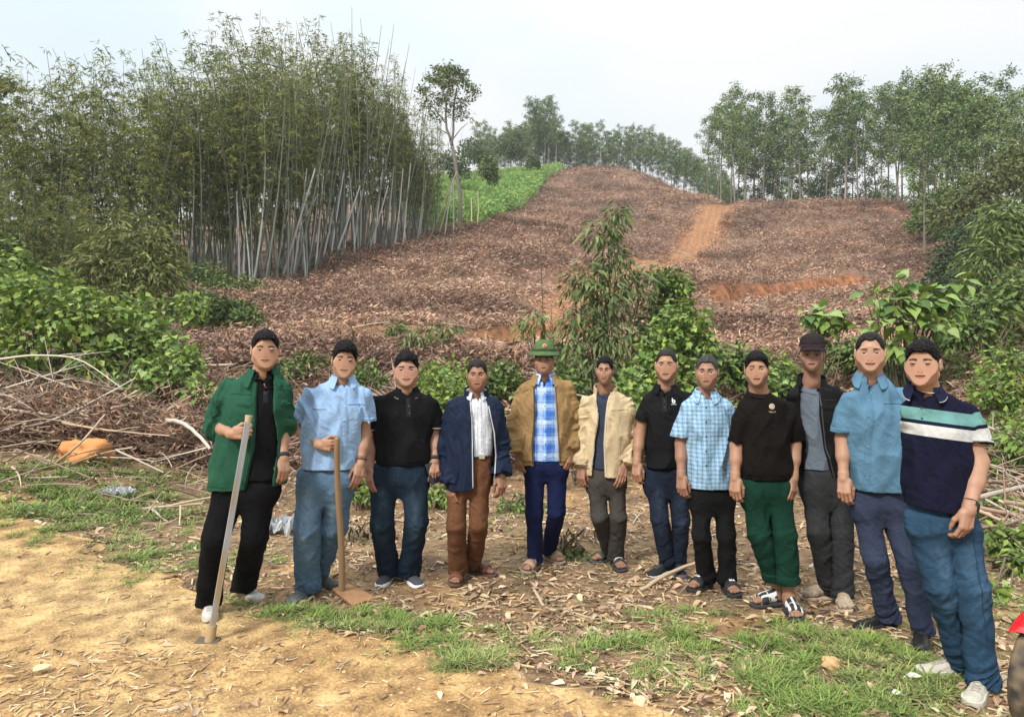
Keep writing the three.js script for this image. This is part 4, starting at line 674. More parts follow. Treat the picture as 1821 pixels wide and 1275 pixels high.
// a shirt, jersey or jacket: o.rows silhouette, sleeves, hem, an opening down the front
// local x, y of the point of F that the photo shows at pixel (a, b)
function seen(F, J, a, b) { let k = J(a, b); for (let i = 0; i < 4; i++) { const z = frontOf(F, k.x, k.y); if (z < -0.2) break; k = J(a, b, z); } return [k.x, k.y]; }
function smoothCone(a, b, ra, rb) { const q = a.clone().lerp(b, 0.38), r0 = Math.min(ra, 0.052), c0 = cone(a.clone().add(V(0, -0.010, 0)), q, r0, ra * 0.97), c1 = cone(q, b, ra, rb); return (x, y, z) => Math.min(c0(x, y, z), c1(x, y, z)); }
function garment(c, o) {
  const { J, sh, el, wr, nb, sd, root } = c, inner = !o.sleeve[0] && !o.sleeve[1], tf = loft(c.lv(o.rows, (o.grow ?? (inner ? -0.013 : -0.005))), o.ex || 2.3), hemY = J(0, o.hem).y, tl = o.hemTilt || 0, slR = o.sleeveR || [0.062, 0.055, 0.048];
  const dr = drape((o.fold ?? 0.0075) * (inner ? 1 : 2.0), sd * 2.3 + (o.seed || 0), o.fx || 8, o.fy || 3.2);
  const sl = [0, 1].map((i) => {
    const e = o.sleeve[i]; if (e === null) return null;
    const a = sh[i].clone(), b = el[i], w = wr[i]; a.x += (o.shIn ?? 0) * (i ? -1 : 1);
    const u = smoothCone(a, b, slR[0] * 0.93, slR[1]), l = cone(b, w, slR[1], slR[2]), f1 = wrinkles(a, b, o.sleeveFold ?? 0.006, sd + i * 7 + 2, (t) => 0.12 + 0.8 * sstep(0.35, 1, t), 26), f2 = wrinkles(b, w, o.sleeveFold ?? 0.006, sd + i * 5 + 4, (t) => 1 - 0.5 * sstep(0.1, 0.6, t) + 0.4 * sstep(0.7, 1, t), 26);
    const A = e <= 1 ? a : b, B = e <= 1 ? b : w, t = e <= 1 ? e : e - 1, dv = B.clone().sub(A), L = dv.length(); dv.normalize(); const cutP = A.clone().addScaledVector(dv, L * t); if (o.sleeveTilt) dv.add(V((i ? 1 : -1) * -o.sleeveTilt, 0, 0)).normalize();
    return { f: (x, y, z) => { const k = (x - cutP.x) * dv.x + (y - cutP.y) * dv.y + (z - cutP.z) * dv.z; let q = u(x, y, z); if (e > 1) q = smin(q, Math.max(l(x, y, z), k), 0.03); if (q < 0.04 && q > -0.04) q -= f1(x, y, z) + (e > 1 ? f2(x, y, z) : 0); return e > 1 ? q : Math.max(q, k); }, cutP, dv };
  });
  const tw = o.twist || 0;
  const solid = (x, y, z) => {
    let q = tf(x, y, z); const pad = o.band && y < hemY + o.band ? o.bandIn || 0.008 : 0; q += pad * sstep(hemY + (o.band || 1), hemY + (o.band || 1) - 0.02, y);
    for (const s2 of sl) if (s2) q = smin(q, s2.f(x, y, z), lerp(0.014, 0.05, sstep(c.midSh.y - 0.14, c.midSh.y - 0.04, y)));
    if (q < 0.05 && q > -0.05) q -= (dr(x, y, z)) * (o.foldMask ? o.foldMask(x, y, z) : 1);
    return Math.max(q, hemY + tl * x + 0.004 * noise3(x * 14, 3, sd) - y);
  };
  // neck hole
  const nk = o.neck || {}, hole = (x, y, z) => { const r = Math.hypot((x - nb.x) / (nk.rx || 0.066), (z - nb.z - (nk.fz ?? 0.005)) / (nk.rz || 0.066)); const top = nb.y + (nk.y ?? 0.012) - (nk.drop || 0.03) * sstep(-0.02, 0.07, z - nb.z); return Math.max((r - 1) * 0.06, top - (nk.deep ?? 0.024) - y); };
  let F = (x, y, z) => smax(solid(x, y, z), -hole(x, y, z), 0.006);
  if (nk.v) { const F0 = F, vp = seen(F0, J, nk.vx, nk.v), vy = vp[1], vx = vp[0]; F = (x, y, z) => { const t = (y - vy) / (nb.y - vy); const cutw = Math.abs(x - lerp(vx, nb.x, clamp(t))) - clamp(t, -1, 1.4) * (nk.vw || 0.03); return Math.max(F0(x, y, z), -Math.max(cutw, nb.z + 0.02 - z, vy - y)); }; }
  if (o.open) {                                                  // open front: edges given as photo points from top to hem
    const E = o.open.map((e) => e.map(([px, py]) => { const k = seen(solid, J, px, py); return [k[1], k[0]]; }).sort((a, b) => a[0] - b[0])), ev = (e, y) => { let i = 0; while (i < e.length - 2 && y > e[i + 1][0]) i++; const t = (y - e[i][0]) / (e[i + 1][0] - e[i][0]); return lerp(e[i][1], e[i + 1][1], clamp(t, -0.4, 1.4)); }, F1 = F, zc = o.openZ ?? 0.01;
    F = (x, y, z) => { const cutd = Math.max(ev(E[0], y) - x, x - ev(E[1], y), zc - z); return smax(F1(x, y, z), -cutd, 0.008); };
    o.E = E; o.ev = ev;
  }
  const pts = [...sh]; for (let i = 0; i < 2; i++) if (sl[i]) { pts.push(sl[i].cutP); if (o.sleeve[i] > 1) pts.push(el[i]); }
  const ys = c.lv(o.rows), bx = box(pts, 0.10); for (const r of ys) { bx.expandByPoint(V(r[1] - r[3] - 0.04, r[0], r[2] - r[4] - 0.04)); bx.expandByPoint(V(r[1] + r[3] + 0.04, r[0], r[2] + r[4] + 0.04)); } bx.min.y = Math.min(hemY - 0.03, ...sl.filter(Boolean).map((q) => q.cutP.y - 0.03)); bx.max.y += 0.02;
  const col = o.paint ? o.paint({ J, sl, sh, el, wr, nb, F }) : tinted(o.color, o.tone ?? 0.07, 8);
  const mesh = part(root, o.name, skin(F, bx.min, bx.max, o.cell || (inner ? 0.0065 : 0.0085), col, o.uv ? o.uv({ J, sl }) : undefined), o.mat || M.cloth);
  o.F = F;
  const xy = (q) => q.map(([a, b]) => seen(F, J, a, b));
  if (o.collar) { const k = o.collar; for (const q of [].concat(k)) { const cc = nb.clone().add(V(q.dx || 0, (q.dy ?? 0.006), q.dz || 0)); part(mesh, 'collar', collar({ rot: c.base * RAD * 0.85, c: cc, rx: 0.068, rz: 0.066, gap: 0.3, drop: 0.03, stand: 0.03, fall: 0.042, point: 0.02, color: o.color || [0.5, 0.5, 0.5], ...q }), q.mat || o.mat || M.cloth); } }
  for (const r of o.ribbons || []) for (const p of r.lines || [r.pts]) part(mesh, r.name, ribbon(F, xy(p), r.w || 0.006, r.lift ?? 0.002, r.color || (o.color || [0.3, 0.3, 0.3]).map((k) => k * 0.7), 0.01).build(), r.mat || o.mat || M.cloth);
  if (o.buttons) for (const q of o.buttons.pts) { const k0 = seen(F, J, q[0], q[1]), k = { x: k0[0], y: k0[1] }, z = frontOf(F, k.x, k.y); part(mesh, 'button', discs([[V(k.x, k.y, z + 0.002), normalOf(F, k.x, k.y, z, 0.01)]], o.buttons.r || 0.0058, o.buttons.color), M.plain); }
  for (const p of o.pockets || []) part(mesh, 'pocket', ribbon(F, xy(p.pts), p.w, p.lift ?? 0.003, p.color || (o.color || [0.3, 0.3, 0.3]), 0.01).build(), o.mat || M.cloth);
  for (const p of o.prints || []) { const a = seen(F, J, p.box[0], p.box[1]), b = seen(F, J, p.box[2], p.box[3]); part(mesh, p.name || 'chest_emblem', patch(F, a[0], b[1], b[0], a[1], 0.0022, 10), p.mat); }
  for (let i = 0; i < 2; i++) if (sl[i] && o.cuffs) { const q = sl[i], r = (o.sleeve[i] <= 1 ? lerp(slR[0], slR[1], o.sleeve[i]) : lerp(slR[1], slR[2], o.sleeve[i] - 1)) + (o.cuffs.grow ?? 0.003), len = o.cuffs.len || 0.02, A = q.cutP.clone().addScaledVector(q.dv, -len), B = q.cutP.clone().addScaledVector(q.dv, o.cuffs.over ?? 0.002); const sF = sl[i].f; const cf = cone(A, B, r, r); const G = (x, y, z) => { const k = (x - q.cutP.x) * q.dv.x + (y - q.cutP.y) * q.dv.y + (z - q.cutP.z) * q.dv.z; return Math.max(Math.min(sF(x, y, z), cf(x, y, z)) - 0.003, k - (o.cuffs.over ?? 0.002), -k - len); }; const cb = box([A, B], r + 0.03); part(mesh, 'cuff', skin(G, cb.min, cb.max, 0.006, tinted(o.cuffs.color || o.color, 0.08, 20)), o.cuffs.mat || o.mat || M.cloth); }
  return mesh;
}

// ---------- the twelve men, left to right ----------
const lin = (css, k = 1) => { const c = S(css); return [c.r * k, c.g * k, c.b * k]; };
const BLACKHAIR = [0.006, 0.005, 0.005], FAIR = [0.47, 0.275, 0.18], MID = [0.42, 0.235, 0.15], TAN = [0.33, 0.175, 0.11], DARKTAN = [0.33, 0.18, 0.12];
const sneaker = (toe, yaw, o = {}) => ({ kind: 'sneaker', toe, yaw, len: 0.285, soleH: 0.034, ...o });
const denim = (base, fadeC, k = 0.6) => ({ hip, kn, feet }) => (x, y, z) => { const n = noise3(x * 160, y * 40, z * 160) * 0.14 + noise3(x * 40, y * 260, z * 40) * 0.08 + 0.10 * noise3(x * 6, y * 6, z * 6); let f = 0; for (let i = 0; i < 2; i++) { const yy = (y - kn[i].y) / (hip[i].y - kn[i].y), cx = lerp(kn[i].x, hip[i].x, clamp(yy)); f = Math.max(f, Math.exp(-(((x - cx) / 0.042) ** 2)) * sstep(-0.9, 0.0, yy) * (1 - sstep(0.7, 1.05, yy)) * sstep(0.0, 0.06, z)); } f *= 0.6 + 0.8 * noise3(x * 14, y * 9, z * 14) + 0.5 * noise3(x * 50, y * 30, 1); const c = mixc(base, fadeC, clamp(f * k)); return [c[0] * (1 + n), c[1] * (1 + n), c[2] * (1 + n)]; };
const shirtExtras = (front, col, btn) => ({ ribbons: [{ name: 'placket', pts: front, w: 0.03, lift: 0.0022, color: col }], buttons: btn });
const line = (a, b, n) => Array.from({ length: n }, (_, i) => [lerp(a[0], b[0], i / (n - 1)), lerp(a[1], b[1], i / (n - 1))]);

const GREENJ = lin('#2b5844', 0.72), BLK = [0.0065, 0.0065, 0.0075];
person({
  label: 'young man in an open green jacket holding a long metal bar', px: 448, d: 4.55, seed: 1,
  head: { top: [475, 586], chin: [474, 655], yaw: 1.05, roll: 1, w: 1.06, jaw: 1.1, cheek: 1.12, smile: 0.7, skin: FAIR, brow: 1.1, hair: { color: BLACKHAIR, front: 0.069, side: 0.007, top: 0.020, fringe: 0.004, amp: 0.004, strand: 0.014, strands: 700, stand: 0.8 } },
  sh: [[406, 687], [498, 688]], el: [[386, 759, -0.04], [500, 758, -0.06]], wr: [[413, 771.5, 0.20], [504, 815, 0.03]], neck: 0.06,
  hand: [{ pose: HAND_GRIP, dir: [0.86, 0.08, 0.5], palm: [0.45, 0, -0.85] }, { pose: HAND_LOOSE }],
  hip: [[405, 880, 0.0], [462, 876, 0]], kn: [[383, 960, 0.12], [452, 955, 0.02]],
  foot: [sneaker([372, 1111], 8, { color: [0.46, 0.45, 0.43], sole: [0.44, 0.41, 0.35], laces: [0.50, 0.49, 0.47], paint: (x, y, t) => (Math.abs(x) > 0.034 && t > 0.3 && t < 0.5 && y > 0.03) || (t < 0.12) ? [0.03, 0.03, 0.035] : [0.46, 0.45, 0.43] }), sneaker([466, 1074], 34, { color: [0.46, 0.45, 0.43], sole: [0.42, 0.36, 0.28], laces: [0.50, 0.49, 0.47], paint: (x, y, t) => (Math.abs(x) > 0.024 && t > 0.18 && t < 0.58 && y > 0.028 && y < 0.062 - 0.03 * t) ? [0.03, 0.03, 0.035] : [0.46, 0.45, 0.43] })],
  pants: { topY: 845, crotch: 905, color: [0.005, 0.005, 0.006], rows: [[840, 390, 500, 0.13], [875, 383, 497, 0.13], [900, 384, 492, 0.12]], r: [0.098, 0.085, 0.080], hem: [0.045, 0.05], fold: 0.006 },
  wear: [
    { name: 'green_jacket', rows: [[712, 398, 508, 0.118], [745, 391, 507, 0.13], [790, 383, 504, 0.14], [835, 374, 506, 0.142], [868, 365, 508, 0.142]], hem: 866, hemTilt: 0.10, color: GREENJ, tone: 0.10, grow: -0.002, sleeve: [1.22, 1.10], sleeveR: [0.078, 0.074, 0.066], sleeveFold: 0.009, fold: 0.008, neck: { rx: 0.075, rz: 0.078, drop: 0.05 },
      open: [[[459, 664], [456, 690], [453, 750], [449, 800], [446, 872]], [[484, 664], [485, 690], [488, 750], [492, 800], [497, 862]]],
      collar: { gap: 0.55, rx: 0.080, rz: 0.078, stand: 0.036, fall: 0.062, point: 0.045, open: 0.02, flare: 0.3, color: GREENJ },
      cuffs: { len: 0.055, grow: 0.004, over: 0.004 },
      pockets: [{ pts: [[421, 716], [447, 720]], w: 0.036 }, { pts: [[422, 735], [447, 738]], w: 0.10, lift: 0.0015 }, { pts: [[500, 718], [511, 716]], w: 0.034 }],
      ribbons: [{ name: 'seam', lines: [[[450, 760], [443, 862]], [[492, 760], [500, 850]], [[366, 858], [446, 864]], [[410, 700], [448, 702]]], w: 0.004, lift: 0.0012 }] },
    { name: 'black_shirt', rows: [[712, 405, 503, 0.108], [745, 402, 502, 0.115], [790, 398, 500, 0.122], [850, 395, 500, 0.128]], hem: 858, color: BLK, sleeve: [null, null], neck: { rx: 0.068, drop: 0.04, v: 700, vx: 474, vw: 0.018 }, collar: { gap: 0.35, color: BLK, fall: 0.034, point: 0.014, stand: 0.026, drop: 0.035 }, buttons: { pts: [[471, 690], [471, 699]], color: [0.03, 0.03, 0.035], r: 0.005 }, ribbons: [{ name: 'placket', pts: [[472, 688], [472, 716]], w: 0.028, color: [0.017, 0.017, 0.019] }] },
  ],
  extra: (c) => { const q = c.wr[1], a = c.el[1], dv = q.clone().sub(a).normalize(), g = new THREE.TorusGeometry(0.031, 0.006, 8, 24); g.scale(1, 1, 2.2); g.applyQuaternion(new THREE.Quaternion().setFromUnitVectors(V(0, 0, 1), dv)); const p = q.clone().addScaledVector(dv, -0.02); g.translate(p.x, p.y, p.z); part(c.root, 'wristband', paintGeo(g, [0.02, 0.02, 0.02]), M.rubber); },
});
const BLUE2 = lin('#a0c2ea', 0.68);
person({
  label: 'man in a light blue short-sleeved shirt holding a wooden hoe', px: 588, d: 4.85, seed: 2,
  head: { top: [618, 604], chin: [611, 672], yaw: 1.05, roll: 5, w: 0.98, jaw: 0.95, smile: 0.8, open: 0.002, skin: FAIR, hair: { color: BLACKHAIR, front: 0.071, side: 0.016, top: 0.024, fringe: 0.022, amp: 0.005, swept: 0.5, burn: 0.006, strand: 0.022, strands: 700, stand: 0.25 } },
  sh: [[549, 702], [647, 704]], el: [[535, 766, -0.06], [648, 772, -0.05]], wr: [[570, 792, 0.16], [641, 824, 0.03]], nbUp: 0.108,
  hand: [{ pose: HAND_GRIP, dir: [0.86, 0.02, 0.5], palm: [0.5, 0, -0.85] }, { pose: HAND_REST }],
  hip: [[556, 850, 0], [606, 850, 0]], kn: [[546, 940, 0.04], [594, 935, -0.06]],
  foot: [sneaker([512, 1077], -28, { color: [0.11, 0.12, 0.115], sole: [0.13, 0.14, 0.14], laces: [0.2, 0.2, 0.19] }), sneaker([600, 1048], 48, { color: [0.10, 0.105, 0.095], sole: [0.09, 0.09, 0.085], laces: [0.16, 0.16, 0.13] })],
  pants: { topY: 822, crotch: 893, color: [0.09, 0.16, 0.24], rows: [[815, 534, 631, 0.125], [850, 531, 632, 0.13], [888, 529, 626, 0.12]], r: [0.094, 0.092, 0.088], hem: [0.03, 0.035], fold: 0.009, paint: denim([0.085, 0.15, 0.235], [0.20, 0.30, 0.40], 0.6), seams: [{ pts: [[533, 862], [531, 930], [512, 1020]], color: [0.10, 0.16, 0.22] }] },
  wear: [{ name: 'blue_shirt', rows: [[728, 544, 650, 0.12], [765, 539, 642, 0.125], [800, 537, 637, 0.13], [834, 534, 633, 0.132]], hem: 832, color: BLUE2, tone: 0.05, sleeve: [0.66, 0.58], sleeveR: [0.064, 0.068], sleeveTilt: 0.2, fold: 0.010, sleeveFold: 0.007, neck: { drop: 0.03, v: 690, vx: 613, vw: 0.03 },
    collar: { gap: 0.42, drop: 0.028, color: BLUE2, stand: 0.034, fall: 0.045, point: 0.03, open: 0.012 }, cuffs: { len: 0.022, grow: 0.001 },
    pockets: [{ pts: [[556, 726], [580, 727]], w: 0.012, lift: 0.002, color: BLUE2.map((c) => c * 0.9) }, { pts: [[619, 719], [650, 719]], w: 0.004, color: BLUE2.map((c) => c * 0.75) }, { pts: [[621, 735], [642, 736]], w: 0.085, lift: 0.0016, color: BLUE2.map((c) => c * 0.97) }],
    ...shirtExtras([[613, 692], [614, 760], [610, 832]], BLUE2.map((c) => c * 0.93), { pts: line([613, 698], [610, 822], 6), color: [0.35, 0.5, 0.62], r: 0.005 }) }],
  extra: (c) => { const q = c.wr[1], a = c.el[1], dv = q.clone().sub(a).normalize(), g = new THREE.TorusGeometry(0.032, 0.006, 8, 24); g.scale(1, 1, 2); g.applyQuaternion(new THREE.Quaternion().setFromUnitVectors(V(0, 0, 1), dv)); const p = q.clone().addScaledVector(dv, -0.03); g.translate(p.x, p.y, p.z); part(c.root, 'wristband', paintGeo(g, [0.12, 0.07, 0.04]), M.leather); },
});
person({
  label: 'stout man in a black polo shirt and dark jeans with a phone in his hand', px: 714, d: 5.15, seed: 3,
  head: { top: [725, 623], chin: [722, 687], yaw: 1.03, w: 1.07, jaw: 1.18, cheek: 1.2, smile: 0.7, open: 0.002, skin: [0.46, 0.262, 0.185], hair: { color: BLACKHAIR, front: 0.065, side: 0.006, top: 0.024, fringe: 0.002, lean: 0.004, amp: 0.004, strand: 0.018, strands: 600, stand: 0.7, swept: 0.4 } },
  sh: [[674, 714], [770, 716]], el: [[659, 774, -0.03], [774, 772, -0.06]], wr: [[657, 834, 0.05], [773, 819, 0.02]], neck: 0.064, arm: 1.12, nbUp: 0.094,
  hand: [{ pose: HAND_REST }, { pose: HAND_LOOSE, palm: [-0.25, 0, -0.95] }],
  hip: [[684, 848, 0], [737, 848, 0]], kn: [[679, 930, 0.04], [740, 928, 0.03]],
  foot: [sneaker([672, 1047], -18, { color: [0.055, 0.06, 0.07], sole: [0.66, 0.66, 0.66], soleH: 0.024 }), sneaker([749, 1047], 24, { color: [0.055, 0.06, 0.07], sole: [0.7, 0.7, 0.7], soleH: 0.026, paint: (x, y, t) => t < 0.42 && t > 0.22 && y < 0.07 && Math.abs(x) > 0.02 ? [0.62, 0.10, 0.03] : [0.06, 0.065, 0.078] })],
  pants: { topY: 818, crotch: 880, color: [0.012, 0.022, 0.036], rows: [[812, 669, 764, 0.13], [850, 655, 760, 0.135], [876, 655, 760, 0.125]], r: [0.100, 0.084, 0.080], hem: [0.03, 0.03], fold: 0.009, paint: denim([0.011, 0.021, 0.036], [0.035, 0.06, 0.085], 0.8), seams: [{ name: 'fly_seam', pts: [[709, 826], [709, 866]], color: [0.035, 0.05, 0.07] }, { pts: [[664, 828], [690, 834]], color: [0.03, 0.045, 0.06] }, { pts: [[735, 828], [755, 832]], color: [0.03, 0.045, 0.06] }] },
  wear: [{ name: 'black_polo_shirt', rows: [[738, 667, 773, 0.125], [775, 666, 768, 0.142], [805, 666, 766, 0.148], [826, 668, 765, 0.142]], hem: 824, color: BLK, tone: 0.15, sleeve: [0.80, 0.72], sleeveR: [0.064, 0.066], sleeveTilt: 0.2, fold: 0.009, neck: { drop: 0.03, v: 706, vx: 724, vw: 0.032 }, band: 0.03, bandIn: 0.006,
    collar: [{ gap: 0.45, drop: 0.035, color: BLK, edge: [0.35, 0.35, 0.33], stand: 0.03, fall: 0.048, point: 0.022, open: 0.014 }], cuffs: { len: 0.009, color: [0.22, 0.22, 0.20], grow: 0.007 }, ribbons: [{ name: 'placket', pts: [[726, 708], [727, 742]], w: 0.03, color: [0.016, 0.016, 0.018] }], buttons: { pts: [[727, 722], [728, 735]], color: [0.10, 0.10, 0.05], r: 0.005 } }],
  extra: (c) => { const q = c.wr[1].clone().add(V(-0.012, -0.085, 0.035)), g = new RoundedBoxGeometry(0.072, 0.15, 0.009, 4, 0.004); paintGeo(g, [0.012, 0.012, 0.014]); const ph = single('mobile_phone', g, M.glossy, 'black mobile phone in the right-hand-side hand of the man in the plain black polo shirt', 'phone'); ph.userData.label = 'black mobile phone held by the stout man in black polo and jeans'; ph.position.copy(q.add(c.O)); ph.rotation.set(-0.15, 0.5, 0.35);
    const w = c.wr[1], dv = w.clone().sub(c.el[1]).normalize(), t = new THREE.TorusGeometry(0.032, 0.006, 8, 24); t.scale(1, 1, 2); t.applyQuaternion(new THREE.Quaternion().setFromUnitVectors(V(0, 0, 1), dv)); t.translate(w.x - dv.x * 0.02, w.y - dv.y * 0.02, w.z); part(c.root, 'wristband', paintGeo(t, [0.02, 0.02, 0.02]), M.rubber); },
});
const stripe4 = patterned(canvasOf(128, 16, (g, w, h) => { g.fillStyle = '#ffffff'; g.fillRect(0, 0, w, h); for (let i = 0; i < 4; i++) { g.fillStyle = i % 2 ? '#b9c6da' : '#ccd5e2'; g.fillRect(i * 32 + 10, 0, 5, h); } }), 10, 10);
const NAVY4 = [0.010, 0.016, 0.036];
person({
  label: 'man in an open navy jacket over a white striped shirt and brown trousers', px: 842, d: 5.15, seed: 4,
  head: { top: [849, 638], chin: [849, 694], yaw: -1, w: 1.00, jaw: 0.92, cheek: 1.0, long: 0.002, skin: TAN, age: 0.8, browUp: 0.001, hair: { color: [0.016, 0.014, 0.014], front: 0.064, recede: 0.012, side: 0.006, top: 0.014, amp: 0.003, strand: 0.012, strands: 400, stand: 0.6, grey: 0.15 } },
  sh: [[808, 722], [880, 722]], el: [[797, 791, -0.04], [885, 794, -0.05]], wr: [[801, 860, 0.05], [891, 846, 0.04]], neck: 0.055,
  hand: [{ pose: HAND_LOOSE }, { pose: HAND_LOOSE }],
  hip: [[815, 846, 0], [853, 846, 0]], kn: [[811, 935, 0.03], [851, 933, 0.02]],
  foot: [{ kind: 'sandal', toe: [806, 1047], yaw: -8, color: [0.13, 0.05, 0.03], sole: [0.09, 0.045, 0.03], straps: [[0.05, 0.085], [0.115, 0.205]] }, { kind: 'sandal', toe: [884, 1027], yaw: 62, color: [0.13, 0.05, 0.03], sole: [0.09, 0.045, 0.03], straps: [[0.05, 0.085], [0.115, 0.195]] }],
  pants: { topY: 807, crotch: 880, color: [0.115, 0.052, 0.027], rows: [[803, 813, 876, 0.108], [835, 803, 874, 0.115], [874, 797, 872, 0.11]], r: [0.079, 0.067, 0.068], hem: [0.055, 0.05], fold: 0.009, belt: { y: 812, x: [826, 876], color: [0.02, 0.015, 0.012], buckle: 857 }, mat: M.clothSheen, seams: [{ name: 'fly_seam', pts: [[850, 820], [847, 862]] }] },
  wear: [
    { name: 'navy_jacket', rows: [[745, 796, 891, 0.118], [790, 791, 889, 0.126], [830, 790, 885, 0.13], [868, 791, 882, 0.13]], hem: 868, hemTilt: 0.11, color: NAVY4, tone: 0.12, sleeve: [1.96, 1.93], sleeveR: [0.072, 0.070, 0.062], sleeveFold: 0.008, fold: 0.009, mat: clothMat({ roughness: 0.7, bumpScale: 0.009, sheen: 0.15 }), neck: { rx: 0.075, rz: 0.074, drop: 0.05 },
      open: [[[836, 700], [838, 722], [841, 770], [843, 820], [843, 874]], [[861, 700], [867, 722], [877, 770], [880, 810], [877, 866]]],
      collar: { gap: 0.62, rx: 0.076, rz: 0.074, stand: 0.046, fall: 0, color: NAVY4, drop: 0.045, open: 0.012, tight: 0.002 },
      ribbons: [{ name: 'zip', lines: [[[836, 712], [839, 745], [840, 790], [841, 868]], [[869, 722], [879, 770], [882, 810], [879, 858]]], w: 0.007, lift: 0.002, color: [0.42, 0.43, 0.45], mat: M.plain }], cuffs: { len: 0.05, grow: -0.002 } },
    { name: 'striped_shirt', rows: [[745, 810, 880, 0.104], [790, 812, 880, 0.112], [812, 813, 876, 0.112]], hem: 809, color: [0.56, 0.58, 0.62], mat: stripe4, sleeve: [null, null], fold: 0.007, neck: { drop: 0.03, v: 714, vx: 851, vw: 0.022 }, collar: { gap: 0.40, color: [0.52, 0.54, 0.58], stand: 0.028, fall: 0.034, point: 0.016, drop: 0.034, flare: 0.25 }, ...shirtExtras([[851, 716], [855, 760], [857, 808]], [0.56, 0.58, 0.62], { pts: line([852, 734], [857, 800], 5), color: [0.7, 0.7, 0.7] }) },
  ],
});
const plaid5 = patterned(canvasOf(128, 128, (g, w, h) => { g.fillStyle = '#86b2ee'; g.fillRect(0, 0, w, h); g.fillStyle = 'rgba(28,72,180,0.34)'; g.fillRect(0, 0, 44, h); g.fillRect(0, 8, w, 40); g.fillStyle = 'rgba(225,236,255,0.55)'; g.fillRect(70, 0, 34, h); g.fillRect(0, 76, w, 30); g.fillStyle = 'rgba(20,50,150,0.5)'; g.fillRect(52, 0, 5, h); g.fillRect(0, 58, w, 4); g.fillStyle = 'rgba(255,255,255,0.5)'; g.fillRect(112, 0, 3, h); g.fillRect(0, 116, w, 3); }), 8.2, 8.2);
const OLIVE5 = lin('#a2845a', 0.66);
person({
  label: 'man in a green pith helmet, tan jacket and blue plaid shirt', px: 970, d: 5.5, seed: 5,
  head: { top: [967, 617], chin: [967, 665], yaw: -2, pitch: -3, w: 1.04, jaw: 1.08, cheek: 1.08, skin: [0.38, 0.21, 0.14], age: 0.5, hair: { color: [0.015, 0.013, 0.012], front: 0.064, side: 0.004, top: 0.006, amp: 0.002, strands: 150 } },
  sh: [[935, 691], [1010, 691]], el: [[925, 753, -0.04], [1014, 756, -0.05]], wr: [[923, 806, 0.03], [1014, 803, 0.03]], neck: 0.06,
  hand: [{ pose: HAND_LOOSE }, { pose: HAND_LOOSE }],
  hip: [[952, 840, 0], [990, 840, 0]], kn: [[950, 912, 0.02], [990, 911, 0.02]],
  foot: [{ kind: 'sandal', toe: [931, 1023], yaw: -24, color: [0.30, 0.20, 0.13], sole: [0.24, 0.17, 0.12], straps: [[0.08, 0.125], [0.15, 0.205]], mat: M.rubber }, { kind: 'sandal', toe: [1003, 1006], yaw: 34, color: [0.30, 0.20, 0.13], sole: [0.24, 0.17, 0.12], straps: [[0.08, 0.125], [0.15, 0.205]], mat: M.rubber }],
  pants: { topY: 808, crotch: 852, color: [0.008, 0.012, 0.045], rows: [[805, 934, 1009, 0.115], [830, 932, 1011, 0.12], [850, 932, 1011, 0.115]], r: [0.082, 0.068, 0.056], hem: [0.05, 0.05], fold: 0.005 },
  wear: [
    { name: 'tan_jacket', rows: [[715, 922, 1020, 0.124], [755, 918, 1022, 0.134], [800, 919, 1018, 0.138], [826, 924, 1012, 0.13]], hem: 827, hemTilt: 0.02, color: OLIVE5, tone: 0.10, sleeve: [1.95, 1.92], sleeveR: [0.074, 0.074, 0.064], sleeveFold: 0.009, fold: 0.009, band: 0.05, bandIn: 0.008, neck: { rx: 0.078, rz: 0.076, drop: 0.05 },
      open: [[[950, 668], [951, 700], [952, 740], [948, 790], [949, 834]], [[984, 668], [987, 700], [990, 740], [993, 790], [994, 830]]],
      collar: { gap: 0.55, rx: 0.078, rz: 0.076, stand: 0.040, fall: 0.052, point: 0.026, open: 0.012, color: OLIVE5, drop: 0.045 }, cuffs: { len: 0.055, grow: -0.006, color: OLIVE5.map((c) => c * 0.8) },
      ribbons: [{ name: 'zip', lines: [[[949, 690], [950, 740], [946, 790], [947, 826]], [[988, 690], [992, 740], [995, 790], [996, 824]]], w: 0.006, color: [0.05, 0.04, 0.03], mat: M.plain }, { name: 'seam', lines: [[[934, 772], [930, 800]], [[1006, 772], [1010, 800]]], w: 0.005 }] },
    { name: 'plaid_shirt', rows: [[715, 932, 1012, 0.108], [760, 930, 1012, 0.12], [818, 932, 1008, 0.122]], hem: 818, color: [0.7, 0.7, 0.7], tone: 0.03, mat: plaid5, sleeve: [null, null], neck: { drop: 0.03, v: 692, vx: 968, vw: 0.022 }, fold: 0.008, collar: { gap: 0.4, color: [0.75, 0.8, 0.9], mat: plaid5, stand: 0.034, fall: 0.044, point: 0.026 }, ...shirtExtras([[969, 694], [970, 760], [970, 817]], [0.9, 0.9, 0.9], { pts: line([969, 700], [970, 812], 6), color: [0.02, 0.03, 0.08], r: 0.005 }) },
  ],
  extra: (c) => {                                                // pith helmet
    const h = new THREE.Group(); h.name = 'pith_helmet'; c.root.add(h); h.position.copy(c.fromHead(0, 0.080, -0.004)); h.rotation.set(0.02, 0, 0.0); h.scale.setScalar(0.97);
    const pts = [[0.0, 0.094], [0.02, 0.093], [0.045, 0.086], [0.070, 0.068], [0.086, 0.044], [0.094, 0.020], [0.098, 0.006], [0.108, -0.004], [0.122, -0.018], [0.129, -0.028], [0.130, -0.032], [0.126, -0.031], [0.112, -0.016], [0.096, -0.004], [0.088, 0.02], [0.0, 0.085]].map(([r, y]) => new THREE.Vector2(r, y));
